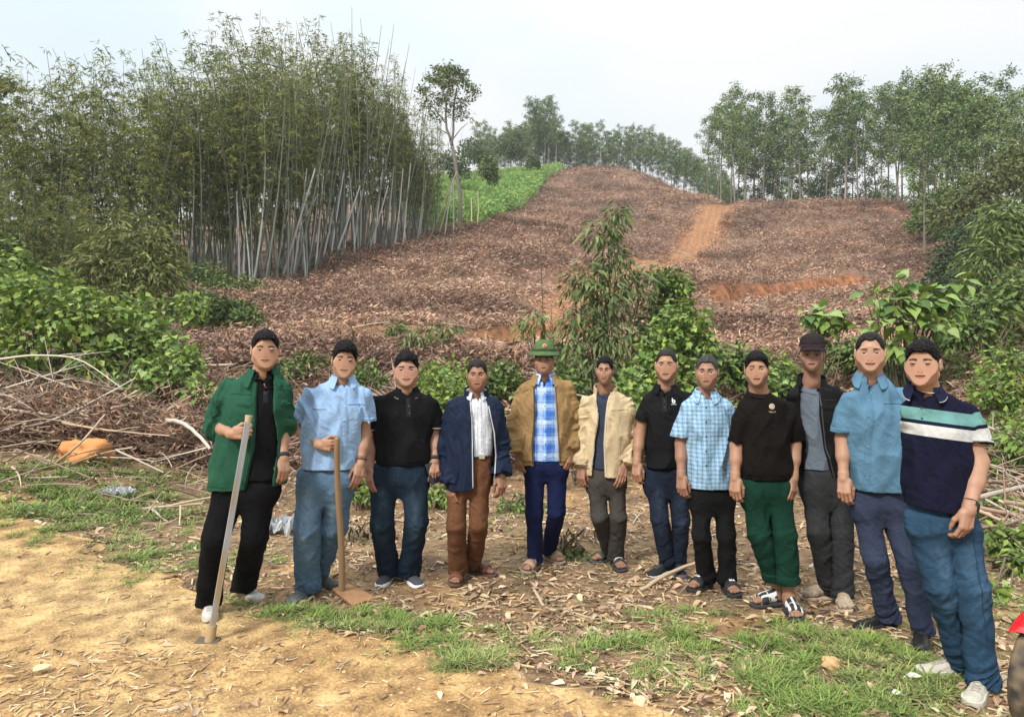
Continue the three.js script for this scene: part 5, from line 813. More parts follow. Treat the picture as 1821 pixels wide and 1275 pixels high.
    const g = new THREE.LatheGeometry(pts, 48); g.scale(0.93, 1.0, 1.12); const cc = tinted([0.075, 0.125, 0.055], 0.1, 30), p = g.attributes.position, q = []; for (let i = 0; i < p.count; i++) q.push(...cc(p.getX(i), p.getY(i), p.getZ(i))); g.setAttribute('color', new THREE.Float32BufferAttribute(q, 3)); part(h, 'shell', g, M.cloth);
    const b = new THREE.TorusGeometry(0.0965, 0.0075, 8, 40); b.rotateX(Math.PI / 2); b.scale(0.93, 1.4, 1.12); b.translate(0, 0.012, 0); part(h, 'hat_band', paintGeo(b, [0.055, 0.095, 0.04]), M.cloth);
    const e = discs([[V(0, 0.043, 0.098), V(0, 0.45, 0.9).normalize()]], 0.017, [0.42, 0.30, 0.10], 0.004); part(h, 'badge', e, M.plain); part(h, 'badge_centre', discs([[V(0, 0.0432, 0.1005), V(0, 0.45, 0.9).normalize()]], 0.011, [0.40, 0.06, 0.05], 0.004), M.plain);
    const rim = new THREE.TorusGeometry(0.129, 0.0035, 6, 60); rim.rotateX(Math.PI / 2); rim.scale(0.93, 1, 1.12); rim.translate(0, -0.031, 0); part(h, 'brim_edge', paintGeo(rim, [0.05, 0.085, 0.035]), M.cloth);
  },
});
const BEIGE6 = lin('#d2bd98', 0.72);
person({
  label: 'lean man in an open beige jacket over a dark blue T-shirt', px: 1082, d: 5.5, seed: 6,
  head: { top: [1075, 632], chin: [1074, 683], yaw: -4, w: 0.92, jaw: 0.82, cheek: 1.0, ear: 1.2, long: 0.003, skin: [0.36, 0.20, 0.135], age: 0.6, smile: 0.2, hair: { color: BLACKHAIR, front: 0.066, recede: 0.008, side: 0.004, top: 0.020, lean: 0.006, amp: 0.003, swept: 0.4, strand: 0.014, strands: 400 } },
  sh: [[1047, 714], [1115, 716]], el: [[1038, 775, -0.04], [1118, 776, -0.05]], wr: [[1034, 831, 0.03], [1110, 828, 0.07]], neck: 0.053, nbUp: 0.094,
  hand: [{ pose: HAND_LOOSE }, { pose: HAND_REST, palm: [-0.2, 0, -0.95] }],
  hip: [[1062, 855, 0], [1095, 855, 0]], kn: [[1066, 918, 0.02], [1100, 918, 0.02]],
  foot: [{ kind: 'slide', toe: [1050, 1003], yaw: -52, color: [0.05, 0.055, 0.05], sole: [0.05, 0.05, 0.045], straps: [[0.09, 0.19]] }, { kind: 'slide', toe: [1109, 1020], yaw: 14, color: [0.03, 0.03, 0.035], sole: [0.03, 0.03, 0.03], straps: [[0.10, 0.19]], strapColor: (x, y, z) => Math.abs(z - 0.155) < 0.009 ? [0.6, 0.6, 0.6] : [0.03, 0.03, 0.035] }],
  pants: { topY: 826, crotch: 880, color: [0.050, 0.045, 0.040], rows: [[820, 1045, 1104, 0.108], [850, 1042, 1112, 0.115], [878, 1042, 1112, 0.11]], r: [0.075, 0.068, 0.058], hem: [0.045, 0.045], fold: 0.008, seams: [{ name: 'crease', pts: [[1067, 880], [1069, 980]], color: [0.06, 0.054, 0.048] }] },
  wear: [
    { name: 'beige_jacket', rows: [[738, 1039, 1126, 0.118], [780, 1036, 1123, 0.126], [820, 1038, 1115, 0.13], [846, 1041, 1109, 0.13]], hem: 846, hemTilt: -0.07, color: BEIGE6, tone: 0.08, sleeve: [1.97, 1.93], sleeveR: [0.070, 0.068, 0.060], sleeveFold: 0.011, fold: 0.008, mat: clothMat({ roughness: 0.68, bumpScale: 0.009, sheen: 0.2 }), neck: { rx: 0.075, rz: 0.074, drop: 0.05 },
      open: [[[1060, 695], [1062, 716], [1065, 740], [1058, 790], [1050, 850]], [[1084, 700], [1080, 716], [1077, 740], [1074, 790], [1073, 856]]],
      collar: { gap: 0.72, rx: 0.078, rz: 0.074, stand: 0.046, fall: 0, color: BEIGE6.map((c) => c * 0.85), drop: 0.05, open: 0.012, tight: 0.002 }, cuffs: { len: 0.05, grow: -0.006, color: BEIGE6.map((c) => c * 0.72) },
      ribbons: [{ name: 'zip', lines: [[[1060, 716], [1063, 740], [1056, 790], [1049, 840]], [[1082, 716], [1079, 740], [1076, 790], [1075, 850]]], w: 0.006, color: [0.45, 0.42, 0.36], mat: M.plain }, { name: 'seam', lines: [[[1104, 776], [1103, 808]], [[1086, 730], [1118, 728]]], w: 0.004 }] },
    { name: 'dark_tshirt', rows: [[738, 1049, 1114, 0.102], [780, 1048, 1110, 0.108], [832, 1048, 1104, 0.112]], hem: 832, color: [0.030, 0.038, 0.062], sleeve: [null, null], neck: { rx: 0.072, rz: 0.075, drop: 0.045 }, fold: 0.007, collar: { gap: 0.001, rx: 0.070, rz: 0.078, stand: 0.004, fall: 0, drop: 0.045, dy: -0.012, color: [0.02, 0.026, 0.045], tight: 0.004 } },
  ],
});
const logo7 = decal(64, 80, (g) => { g.strokeStyle = '#dfe4e8'; g.lineWidth = 8; g.beginPath(); g.arc(33, 40, 14, 0, 7); g.stroke(); g.beginPath(); g.moveTo(22, 6); g.lineTo(19, 40); g.stroke(); g.beginPath(); g.arc(33, 40, 4, 0, 7); g.fillStyle = '#dfe4e8'; g.fill(); for (let i = 0; i < 7; i++) g.fillRect(5 + i * 8, 66, 5, 7); });
person({
  label: 'man with cropped hair in a black polo shirt with a small white logo', px: 1186, d: 5.4, seed: 7,
  head: { top: [1184, 621], chin: [1183, 677], yaw: -4, w: 1.02, jaw: 1.08, cheek: 1.08, ear: 1.15, skin: MID, stubble: 0.12, hair: { color: [0.02, 0.018, 0.018], front: 0.073, side: 0.002, top: 0.006, amp: 0.0012, strand: 0.006, strands: 300 } },
  sh: [[1155, 711], [1220, 706]], el: [[1138, 770, -0.03], [1232, 765, -0.09]], wr: [[1133, 824, 0.04], [1226, 820, -0.10]], neck: 0.06, arm: 1.05,
  hand: [{ pose: HAND_LOOSE }, { pose: HAND_LOOSE }],
  hip: [[1165, 855, 0], [1203, 855, 0]], kn: [[1174, 922, 0.03], [1211, 928, 0.0]],
  foot: [sneaker([1153, 1028], -40, { color: [0.022, 0.022, 0.024], sole: [0.55, 0.54, 0.52], soleH: 0.022, laces: [0.06, 0.06, 0.06] }), sneaker([1215, 1033], 6, { color: [0.022, 0.022, 0.024], sole: [0.08, 0.08, 0.08], laces: [0.06, 0.06, 0.06] })],
  pants: { topY: 822, crotch: 884, color: [0.012, 0.017, 0.028], rows: [[815, 1148, 1216, 0.12], [850, 1145, 1222, 0.125], [880, 1145, 1222, 0.115]], r: [0.081, 0.066, 0.063], hem: [0.04, 0.035], fold: 0.009, paint: denim([0.012, 0.017, 0.03], [0.03, 0.045, 0.075], 0.8) },
  wear: [{ name: 'black_polo_shirt', rows: [[730, 1149, 1223, 0.12], [780, 1148, 1216, 0.132], [829, 1147, 1214, 0.138]], hem: 830, color: BLK, tone: 0.15, sleeve: [0.62, 0.6], sleeveR: [0.064, 0.066], fold: 0.007, mat: clothMat({ roughness: 0.75, sheen: 0.2 }), neck: { drop: 0.03, v: 706, vx: 1183, vw: 0.028 },
    collar: { gap: 0.48, drop: 0.034, color: BLK, stand: 0.03, fall: 0.042, point: 0.02, open: 0.015 }, ribbons: [{ name: 'placket', pts: [[1182, 707], [1182, 732]], w: 0.03, color: [0.016, 0.016, 0.018] }], buttons: { pts: [[1182, 713], [1182, 724]], color: [0.04, 0.04, 0.04], r: 0.005 }, prints: [{ box: [1192, 707, 1204, 721], mat: logo7 }] }],
});
const check8 = patterned(canvasOf(128, 128, (g, w, h) => { g.fillStyle = '#9fc3df'; g.fillRect(0, 0, w, h); g.fillStyle = 'rgba(40,95,140,0.28)'; for (let i = 0; i < 4; i++) { g.fillRect(i * 32, 0, 7, h); g.fillRect(0, i * 32, w, 7); } g.fillStyle = 'rgba(225,242,250,0.3)'; for (let i = 0; i < 4; i++) { g.fillRect(i * 32 + 18, 0, 6, h); g.fillRect(0, i * 32 + 18, w, 6); } }), 9, 9);
const logo8 = decal(64, 64, (g) => { g.fillStyle = '#e9e9e6'; g.beginPath(); g.roundRect(6, 8, 52, 46, 10); g.fill(); g.fillStyle = '#141414'; g.beginPath(); g.arc(30, 30, 15, 0, 7); g.fill(); g.fillStyle = '#e9e9e6'; g.beginPath(); g.moveTo(22, 20); g.lineTo(40, 30); g.lineTo(26, 38); g.fill(); });
person({
  label: 'man in a light blue finely checked shirt with black trousers and slides', px: 1262, d: 4.95, seed: 8,
  head: { top: [1256, 631], chin: [1255, 690], yaw: -4, w: 1.00, jaw: 1.0, cheek: 1.05, skin: [0.36, 0.20, 0.135], age: 0.9, long: 0.002, hair: { color: [0.03, 0.028, 0.028], front: 0.069, recede: 0.006, side: 0.005, top: 0.013, amp: 0.003, strand: 0.012, strands: 500, stand: 0.9, grey: 0.6 } },
  sh: [[1226, 724], [1289, 724]], el: [[1212, 787, -0.03], [1302, 790, -0.10]], wr: [[1212, 846, 0.04], [1297, 850, -0.12]], neck: 0.055,
  hand: [{ pose: HAND_LOOSE }, { pose: HAND_LOOSE }],
  hip: [[1245, 880, 0], [1284, 880, 0]], kn: [[1248, 952, 0.03], [1292, 952, 0.03]],
  foot: [{ kind: 'slide', toe: [1224, 1056], yaw: -38, color: [0.015, 0.015, 0.016], sole: [0.015, 0.015, 0.016], soleH: 0.034, straps: [[0.10, 0.195]], logo: logo8, mat: M.rubber }, { kind: 'slide', toe: [1312, 1068], yaw: 14, color: [0.015, 0.015, 0.016], sole: [0.015, 0.015, 0.016], soleH: 0.034, straps: [[0.10, 0.195]], logo: logo8, mat: M.rubber }],
  pants: { topY: 855, crotch: 910, color: [0.008, 0.008, 0.0085], rows: [[850, 1224, 1300, 0.12], [880, 1224, 1305, 0.12], [905, 1224, 1305, 0.11]], r: [0.078, 0.061, 0.061], hem: [0.05, 0.05], fold: 0.009 },
  wear: [{ name: 'checked_shirt', rows: [[748, 1220, 1297, 0.12], [790, 1220, 1298, 0.13], [830, 1219, 1300, 0.136], [868, 1219, 1302, 0.136]], hem: 866, color: [0.66, 0.66, 0.66], tone: 0.03, mat: check8, sleeve: [0.76, 0.7], sleeveR: [0.068, 0.078], sleeveTilt: 0.25, fold: 0.009, neck: { drop: 0.03, v: 711, vx: 1256, vw: 0.022 },
    collar: { gap: 0.38, color: [0.66, 0.66, 0.66], mat: check8, stand: 0.034, fall: 0.045, point: 0.03, open: 0.01 }, cuffs: { len: 0.02, grow: 0.001, color: [0.64, 0.64, 0.64], mat: check8 }, pockets: [{ pts: [[1264, 761], [1291, 761]], w: 0.105, lift: 0.0018, color: [0.65, 0.65, 0.65] }],
    ...shirtExtras([[1256, 713], [1256, 790], [1257, 866]], [0.65, 0.65, 0.65], { pts: line([1256, 725], [1256, 828], 5), color: [0.015, 0.02, 0.03], r: 0.006 }) }],
});
const crest9 = decal(64, 72, (g) => { g.fillStyle = '#b9a68e'; g.beginPath(); g.arc(32, 22, 17, 0, 7); g.fill(); for (let i = 0; i < 9; i++) { const a = i / 9 * 6.28; g.beginPath(); g.arc(32 + Math.cos(a) * 17, 22 + Math.sin(a) * 15, 5, 0, 7); g.fill(); } g.fillStyle = '#2a211d'; g.fillRect(23, 18, 6, 3); g.fillRect(35, 18, 6, 3); g.fillRect(30, 22, 3, 7); g.fillRect(27, 32, 10, 2); g.strokeStyle = '#2a211d'; g.lineWidth = 2; g.beginPath(); g.arc(32, 23, 12, 0, 7); g.stroke(); g.fillStyle = '#b9a68e'; for (let i = 0; i < 7; i++) { const x = 8 + i * 8; g.fillRect(x, 52 + Math.abs(3 - i) * -1.2 + 4, 2, 10); g.fillRect(x, 52 + Math.abs(3 - i) * -1.2 + 4 + (i * 5) % 8, 6, 2); } });
const slides9 = (x, y, z) => { const k = Math.floor((x + 0.08) / 0.012) % 3; return k === 0 ? [0.62, 0.62, 0.62] : Math.abs(z - 0.15) < 0.004 ? [0.4, 0.4, 0.4] : [0.018, 0.018, 0.02]; };
person({
  label: 'man in a black sweater with rolled dark green trousers and striped slides', px: 1361, d: 4.62, seed: 9,
  head: { top: [1345, 623], chin: [1341, 686], yaw: 1.00, w: 1.0, jaw: 1.0, cheek: 1.02, skin: MID, stubble: 0.25, age: 0.2, hair: { color: BLACKHAIR, front: 0.067, side: 0.010, top: 0.020, fringe: 0.005, amp: 0.004, swept: -0.3, strand: 0.016, strands: 600, stand: 0.4 } },
  sh: [[1326, 724], [1402, 724]], el: [[1311, 792, -0.03], [1413, 792, -0.03]], wr: [[1308, 850, 0.04], [1412, 850, 0.04]], neck: 0.06, nbUp: 0.094,
  hand: [{ pose: HAND_LOOSE }, { pose: HAND_REST }],
  hip: [[1340, 872, 0], [1384, 872, 0]], kn: [[1352, 950, 0.02], [1396, 950, 0.06]],
  foot: [{ kind: 'slide', toe: [1334, 1080], yaw: -62, color: [0.02, 0.02, 0.02], sole: [0.03, 0.03, 0.03], straps: [[0.09, 0.20]], strapColor: slides9, mat: M.rubber }, { kind: 'slide', toe: [1422, 1110], yaw: 10, color: [0.02, 0.02, 0.02], sole: [0.03, 0.03, 0.03], straps: [[0.10, 0.205]], strapColor: slides9, mat: M.rubber }],
  pants: { topY: 838, crotch: 908, color: [0.006, 0.030, 0.019], rows: [[832, 1318, 1404, 0.125], [870, 1318, 1407, 0.13], [904, 1320, 1408, 0.12]], r: [0.080, 0.074, 0.070], hem: [0.17, 0.185], cuff: 0.05, fold: 0.009 },
  wear: [{ name: 'black_sweater', rows: [[748, 1318, 1407, 0.12], [790, 1316, 1406, 0.128], [830, 1315, 1407, 0.134], [850, 1317, 1405, 0.128]], hem: 850, color: [0.0075, 0.006, 0.0055], tone: 0.25, sleeve: [0.92, 0.90], sleeveR: [0.066, 0.058], sleeveFold: 0.007, fold: 0.007, band: 0.04, bandIn: 0.004, neck: { rx: 0.068, rz: 0.07, drop: 0.03 }, mat: clothMat({ roughness: 1, bumpScale: 0.009, sheen: 0.15, sheenRoughness: 0.7 }),
    collar: { gap: 0.001, rx: 0.066, rz: 0.068, stand: 0.014, fall: 0, drop: 0.030, color: [0.011, 0.009, 0.008], tight: 0.004 }, prints: [{ box: [1365, 717, 1381, 736], mat: crest9 }] }],
});
const GREY10 = lin('#6a7480', 0.75);
person({
  label: 'older man in a dark cap and open black jacket over a grey T-shirt', px: 1466, d: 4.75, seed: 10,
  head: { top: [1441, 602], chin: [1442, 660], yaw: -2, w: 0.98, jaw: 0.95, cheek: 1.0, long: 0.002, skin: [0.36, 0.20, 0.14], age: 1, smile: 0.4, hair: { color: [0.10, 0.095, 0.09], front: 0.064, side: 0.003, top: 0.003, amp: 0.0015, strands: 120, grey: 0.7 } },
  sh: [[1417, 704], [1485, 702]], el: [[1411, 770, -0.12], [1497, 768, -0.09]], wr: [[1414, 830, -0.12], [1492, 832, -0.08]], neck: 0.054,
  hand: [{ pose: HAND_LOOSE }, { pose: HAND_LOOSE }],
  hip: [[1448, 860, 0], [1490, 860, 0]], kn: [[1456, 945, 0.02], [1499, 950, 0.03]],
  foot: [{ kind: 'clog', toe: [1424, 1067], yaw: -64, color: [0.56, 0.45, 0.33], sole: [0.42, 0.33, 0.24], straps: [[0.09, 0.262]], mat: M.cloth, strapColor: (x, y, z) => (Math.sin(x * 520) * Math.sin(z * 520) > -0.1 ? [0.40, 0.33, 0.25] : [0.20, 0.15, 0.10]) }, { kind: 'clog', toe: [1507, 1093], yaw: 2, color: [0.56, 0.45, 0.33], sole: [0.42, 0.33, 0.24], straps: [[0.10, 0.262]], mat: M.cloth, strapColor: (x, y, z) => (Math.sin(x * 520) * Math.sin(z * 520) > -0.1 ? [0.40, 0.33, 0.25] : [0.20, 0.15, 0.10]) }],
  pants: { topY: 824, crotch: 900, color: [0.030, 0.031, 0.033], rows: [[818, 1423, 1490, 0.115], [850, 1424, 1502, 0.12], [894, 1426, 1506, 0.115]], r: [0.083, 0.070, 0.066], hem: [0.04, 0.045], fold: 0.008, seams: [{ pts: [[1480, 860], [1502, 950], [1512, 1050]], color: [0.045, 0.046, 0.048] }] },
  wear: [
    { name: 'black_jacket', rows: [[726, 1412, 1490, 0.12], [780, 1414, 1490, 0.128], [846, 1420, 1491, 0.132]], hem: 848, color: [0.008, 0.008, 0.0085], tone: 0.2, sleeve: [1.9, 1.9], sleeveR: [0.068, 0.064, 0.056], sleeveFold: 0.009, fold: 0.008, neck: { rx: 0.078, rz: 0.076, drop: 0.055 }, mat: clothMat({ roughness: 0.75, bumpScale: 0.009 }),
      open: [[[1424, 672], [1424, 700], [1425, 740], [1421, 800], [1422, 856]], [[1456, 672], [1457, 700], [1461, 740], [1468, 800], [1471, 856]]],
      collar: { gap: 0.66, rx: 0.080, rz: 0.076, stand: 0.05, fall: 0, color: [0.012, 0.012, 0.013], drop: 0.05, open: 0.014, tight: -0.002 },
      pockets: [{ pts: [[1462, 726], [1485, 724]], w: 0.03 }, { pts: [[1463, 742], [1485, 741]], w: 0.085, lift: 0.0015 }],
      ribbons: [{ name: 'zip', lines: [[[1458, 700], [1463, 740], [1470, 800], [1473, 846]], [[1423, 700], [1423, 740], [1419, 800]]], w: 0.006, color: [0.05, 0.05, 0.05], mat: M.plain }, { name: 'seam', lines: [[[1466, 712], [1488, 712]], [[1458, 690], [1480, 696]]], w: 0.005, color: [0.03, 0.03, 0.03] }] },
    { name: 'grey_tshirt', rows: [[726, 1418, 1486, 0.104], [780, 1420, 1486, 0.112], [833, 1421, 1484, 0.115]], hem: 833, color: GREY10, tone: 0.08, sleeve: [null, null], neck: { rx: 0.074, rz: 0.08, drop: 0.06 }, fold: 0.010, collar: { gap: 0.001, rx: 0.072, rz: 0.082, stand: 0.004, fall: 0, drop: 0.06, dy: -0.012, color: GREY10.map((c) => c * 0.9), tight: 0.004 } },
  ],
  extra: (c) => {                                                // baseball cap
    const h = new THREE.Group(); h.name = 'cap'; c.root.add(h); h.position.copy(c.fromHead(0, 0.068, -0.012)); h.rotation.set(0.05, -0.36, 0); h.scale.setScalar(0.97);
    const pts = [[0, 0.082], [0.025, 0.080], [0.05, 0.071], [0.07, 0.054], [0.080, 0.030], [0.083, 0.004], [0.0825, -0.012], [0.078, -0.012], [0.078, 0.02], [0, 0.076]].map(([r, y]) => new THREE.Vector2(r, y)), g = new THREE.LatheGeometry(pts, 40); g.scale(1, 1, 1.2); const cc = tinted([0.022, 0.017, 0.019], 0.2, 30), q = [], p = g.attributes.position; for (let i = 0; i < p.count; i++) q.push(...cc(p.getX(i), p.getY(i), p.getZ(i))); g.setAttribute('color', new THREE.Float32BufferAttribute(q, 3)); part(h, 'crown', g, M.cloth);
    const vg = new GB(), N = 16; let pr = null; for (let i = 0; i <= N; i++) { const a = lerp(-1.15, 1.15, i / N), row = []; for (let k = 0; k <= 5; k++) { const t = k / 5, r0 = 0.083, ext = 0.074 * Math.cos(a * 0.95) * t, x = Math.sin(a) * r0 * (1 + 0.05 * t), z = Math.cos(a) * 0.099 + ext, y = -0.006 - 0.016 * t - 3.4 * x * x * (0.45 + 0.55 * t); for (const th of [0, 0.004]) row.push(vg.v(x, y - th, z, [0.020, 0.015, 0.017])); } if (pr) for (let k = 0; k < 5; k++) { vg.q(pr[k * 2], row[k * 2], row[k * 2 + 2], pr[k * 2 + 2]); vg.q(pr[k * 2 + 1], pr[k * 2 + 3], row[k * 2 + 3], row[k * 2 + 1]); if (k === 4) vg.q(pr[10], row[10], row[11], pr[11]); } pr = row; } part(h, 'visor', vg.build(), M.cloth);
    part(h, 'cap_button', discs([[V(0, 0.080, 0), V(0, 1, 0.01).normalize()]], 0.008, [0.02, 0.016, 0.018], 0.006), M.cloth);
    const b = new THREE.TorusGeometry(0.083, 0.003, 6, 48); b.rotateX(Math.PI / 2); b.scale(1, 3, 1.2); b.translate(0, -0.004, 0); part(h, 'trim', paintGeo(b, [0.06, 0.035, 0.04]), M.cloth);
  },
});
const TEAL11 = lin('#658fab', 0.60);
person({
  label: 'man in a teal blue short-sleeved shirt and grey-blue trousers with black leather shoes', px: 1562, d: 4.2, seed: 11,
  head: { top: [1544, 591], chin: [1542, 662], yaw: 1.12, w: 1.04, jaw: 1.12, cheek: 1.15, smile: 0.6, open: 0.003, skin: [0.47, 0.27, 0.185], hair: { color: [0.014, 0.012, 0.012], front: 0.073, recede: 0.010, side: 0.004, top: 0.012, amp: 0.003, strand: 0.010, strands: 400 } },
  sh: [[1512, 706], [1606, 706]], el: [[1500, 780, -0.03], [1622, 785, -0.10]], wr: [[1501, 850, 0.04], [1615, 855, -0.14]], neck: 0.064, nbUp: 0.116,
  hand: [{ pose: HAND_LOOSE }, { pose: HAND_LOOSE }],
  hip: [[1539, 900, 0], [1588, 902, 0]], kn: [[1556, 990, 0.02], [1620, 1003, 0.08]],
  foot: [{ kind: 'leather_shoe', toe: [1518, 1118], yaw: -58, len: 0.285, color: [0.012, 0.012, 0.012], sole: [0.015, 0.015, 0.015], soleH: 0.022, mat: M.leather }, { kind: 'leather_shoe', toe: [1640, 1161], yaw: -8, len: 0.285, color: [0.014, 0.014, 0.014], sole: [0.015, 0.015, 0.015], soleH: 0.022, mat: M.leather }],
  pants: { topY: 862, crotch: 930, color: [0.032, 0.042, 0.075], rows: [[856, 1512, 1610, 0.13], [895, 1514, 1613, 0.13], [926, 1516, 1616, 0.12]], r: [0.080, 0.068, 0.062], hem: [0.035, 0.035], fold: 0.008 },
  wear: [{ name: 'teal_shirt', rows: [[730, 1504, 1613, 0.128], [790, 1507, 1612, 0.152], [835, 1509, 1612, 0.155], [872, 1510, 1612, 0.146]], hem: 870, hemTilt: -0.03, color: TEAL11, tone: 0.06, sleeve: [0.80, 0.7], sleeveR: [0.066, 0.070], sleeveTilt: 0.2, fold: 0.009, mat: clothMat({ roughness: 0.72, sheen: 0.25, bumpScale: 0.009 }), neck: { drop: 0.03, v: 700, vx: 1547, vw: 0.030 },
    collar: { gap: 0.42, drop: 0.03, color: TEAL11, stand: 0.034, fall: 0.048, point: 0.03, open: 0.014 }, cuffs: { len: 0.022, grow: 0.001 }, pockets: [{ pts: [[1573, 718], [1606, 718]], w: 0.004, color: TEAL11.map((k) => k * 0.7) }, { pts: [[1575, 737], [1606, 737]], w: 0.11, lift: 0.0016, color: TEAL11.map((k) => k * 0.96) }],
    ...shirtExtras([[1546, 702], [1545, 780], [1541, 870]], TEAL11.map((k) => k * 0.93), { pts: line([1546, 712], [1542, 850], 6), color: [0.12, 0.22, 0.30], r: 0.005 }) }],
});
const NAVY12 = [0.010, 0.012, 0.030];
const stripe12 = (() => { const t = new THREE.CanvasTexture(canvasOf(8, 400, (g, w, h) => { g.fillStyle = '#191b30'; g.fillRect(0, 0, w, h); g.fillStyle = '#6b9a96'; g.fillRect(0, 100, w, 86); g.fillStyle = '#cfd0ce'; g.fillRect(0, 212, w, 80); })); t.colorSpace = THREE.SRGBColorSpace; const b = weaveTex.clone(); b.repeat.set(1.7, 0.46); b.needsUpdate = true; return clothMat({ map: t, bumpMap: b }); })();
person({
  label: 'man in a navy polo shirt with teal and white chest stripes wearing a watch', px: 1690, d: 3.5, seed: 12,
  head: { top: [1636, 603], chin: [1633, 685], yaw: -8, roll: 0, w: 1.06, jaw: 1.02, cheek: 1.05, smile: 0.5, skin: [0.48, 0.28, 0.19], brow: 1.2, hair: { color: BLACKHAIR, front: 0.065, side: 0.006, top: 0.020, fringe: 0.004, amp: 0.004, strand: 0.016, strands: 800, stand: 0.7, swept: 0.3 } },
  sh: [[1626, 730], [1721, 733]], el: [[1640, 815, -0.16], [1741, 822, 0.05]], wr: [[1660, 890, -0.16], [1724, 906, 0.15]], neck: 0.06, nbUp: 0.112, arm: 1.06,
  hand: [{ pose: HAND_LOOSE }, { pose: HAND_LOOSE, dir: [-0.16, -0.98, 0.05], palm: [-0.25, 0, -0.95] }],
  hip: [[1650, 945, 0], [1706, 948, 0]], kn: [[1674, 1040, 0.0], [1730, 1045, 0.05]],
  foot: [sneaker([1630, 1199], -66, { color: [0.42, 0.395, 0.33], sole: [0.46, 0.43, 0.36], laces: [0.36, 0.33, 0.28] }), sneaker([1728, 1261], -18, { color: [0.43, 0.405, 0.34], sole: [0.47, 0.44, 0.37], laces: [0.36, 0.33, 0.28] })],
  pants: { topY: 880, crotch: 965, color: [0.025, 0.07, 0.14], rows: [[880, 1615, 1722, 0.13], [935, 1613, 1738, 0.132], [960, 1614, 1744, 0.125]], r: [0.090, 0.076, 0.064], hem: [0.03, 0.035], fold: 0.010, paint: denim([0.022, 0.052, 0.094], [0.055, 0.105, 0.165], 0.8), seams: [{ pts: [[1735, 950], [1744, 1040], [1757, 1150]], color: [0.02, 0.045, 0.085] }, { name: 'fly_seam', pts: [[1652, 920], [1656, 955]], color: [0.02, 0.05, 0.09] }, { name: 'pocket_seam', pts: [[1700, 925], [1728, 940]], color: [0.05, 0.09, 0.14] }] },
  wear: [{ name: 'navy_striped_polo_shirt', rows: [[757, 1612, 1726, 0.125], [810, 1611, 1720, 0.136], [860, 1612, 1721, 0.14], [916, 1613, 1726, 0.14]], hem: 909, hemTilt: -0.16, color: [0.72, 0.72, 0.72], tone: 0.10, sleeve: [0.7, 0.62], sleeveR: [0.068, 0.074], sleeveTilt: 0.15, fold: 0.0075, cell: 0.0065, neck: { drop: 0.032, v: 716, vx: 1636, vw: 0.032 },
    mat: stripe12, uv: ({ J }) => { const y1 = J(0, 727).y, y4 = J(0, 777).y, xr = J(1716, 0).x, cx = J(1650, 0).x; return (x, y, z) => { const t = sstep(xr - 0.012, xr + 0.012, x), q = lerp(y + 0.13 * (x - cx), y - 0.06 * (x - xr) + 0.13 * (xr - cx) * 0.55, t); return [x, ((q - y4) / (y1 - y4)) * 0.5 + 0.25]; }; },
    collar: [{ gap: 0.5, drop: 0.036, color: NAVY12, mat: M.cloth, edge: [0.55, 0.56, 0.56], stand: 0.03, fall: 0.046, point: 0.02, open: 0.016, dx: -0.006 }], cuffs: { len: 0.009, grow: 0.004, mat: M.cloth, color: [0.40, 0.41, 0.43] }, buttons: { pts: [[1639, 725], [1640, 744]], color: [0.03, 0.04, 0.06], r: 0.005 } }],
  extra: (c) => {                                                // watch
    const w = new THREE.Group(); w.name = 'watch'; c.root.add(w); const q = c.wr[1], dv = q.clone().sub(c.el[1]).normalize(), p = q.clone().addScaledVector(dv, -0.028); w.position.copy(p); w.quaternion.setFromUnitVectors(V(0, 1, 0), dv);
    const b = new THREE.CylinderGeometry(0.0355, 0.0345, 0.024, 32, 1, true); part(w, 'strap', paintGeo(b, [0.012, 0.012, 0.013]), M.rubber);
    const cs = new RoundedBoxGeometry(0.036, 0.042, 0.011, 4, 0.005); cs.translate(0, 0, 0.037); cs.rotateY(-0.35); part(w, 'watch_case', paintGeo(cs, [0.02, 0.02, 0.022]), M.metal); const fc = new RoundedBoxGeometry(0.029, 0.035, 0.003, 4, 0.0014); fc.translate(0, 0, 0.0435); fc.rotateY(-0.35); part(w, 'watch_face', paintGeo(fc, [0.004, 0.004, 0.005]), M.glossy);
    const a = 0; const pts = []; const n = c.nb; for (let i = 0; i <= 24; i++) { const t = lerp(-2.6, 2.6, i / 24); pts.push(V(n.x + Math.sin(t) * 0.064, n.y + 0.018 - 0.040 * (0.5 + 0.5 * Math.cos(t)), n.z + Math.cos(t) * 0.066)); } const g = new GB(); g.stick(pts, 0.0026, 0.0026, [0.62, 0.56, 0.46], 6); part(c.root, 'necklace', g.build(), M.plain);
  },
});

// ---------- plants ----------
const leafMat = (o = {}) => new THREE.MeshPhysicalMaterial({ vertexColors: true, side: THREE.DoubleSide, roughness: 0.72, transmission: 0.30, thickness: 0, specularIntensity: 0.5, ...o });
M.leaf = leafMat(); M.farLeaf = new THREE.MeshStandardMaterial({ vertexColors: true, side: THREE.DoubleSide, roughness: 0.85 });
M.bark = new THREE.MeshStandardMaterial({ vertexColors: true, roughness: 0.9 });
M.culm = new THREE.MeshStandardMaterial({ vertexColors: true, roughness: 0.6 });
M.dry = new THREE.MeshStandardMaterial({ vertexColors: true, side: THREE.DoubleSide, roughness: 0.92 });
const curve = (a, dir, len, bend, n = 6) => { const pts = [], d = dir.clone().normalize(), p = a.clone(); for (let i = 0; i <= n; i++) { pts.push(p.clone()); d.addScaledVector(bend, 1 / n).normalize(); p.addScaledVector(d, len / n); } return pts; };
const onCurve = (pts, t) => { const q = clamp(t) * (pts.length - 1), i = Math.min(pts.length - 2, q | 0); return pts[i].clone().lerp(pts[i + 1], q - i); };

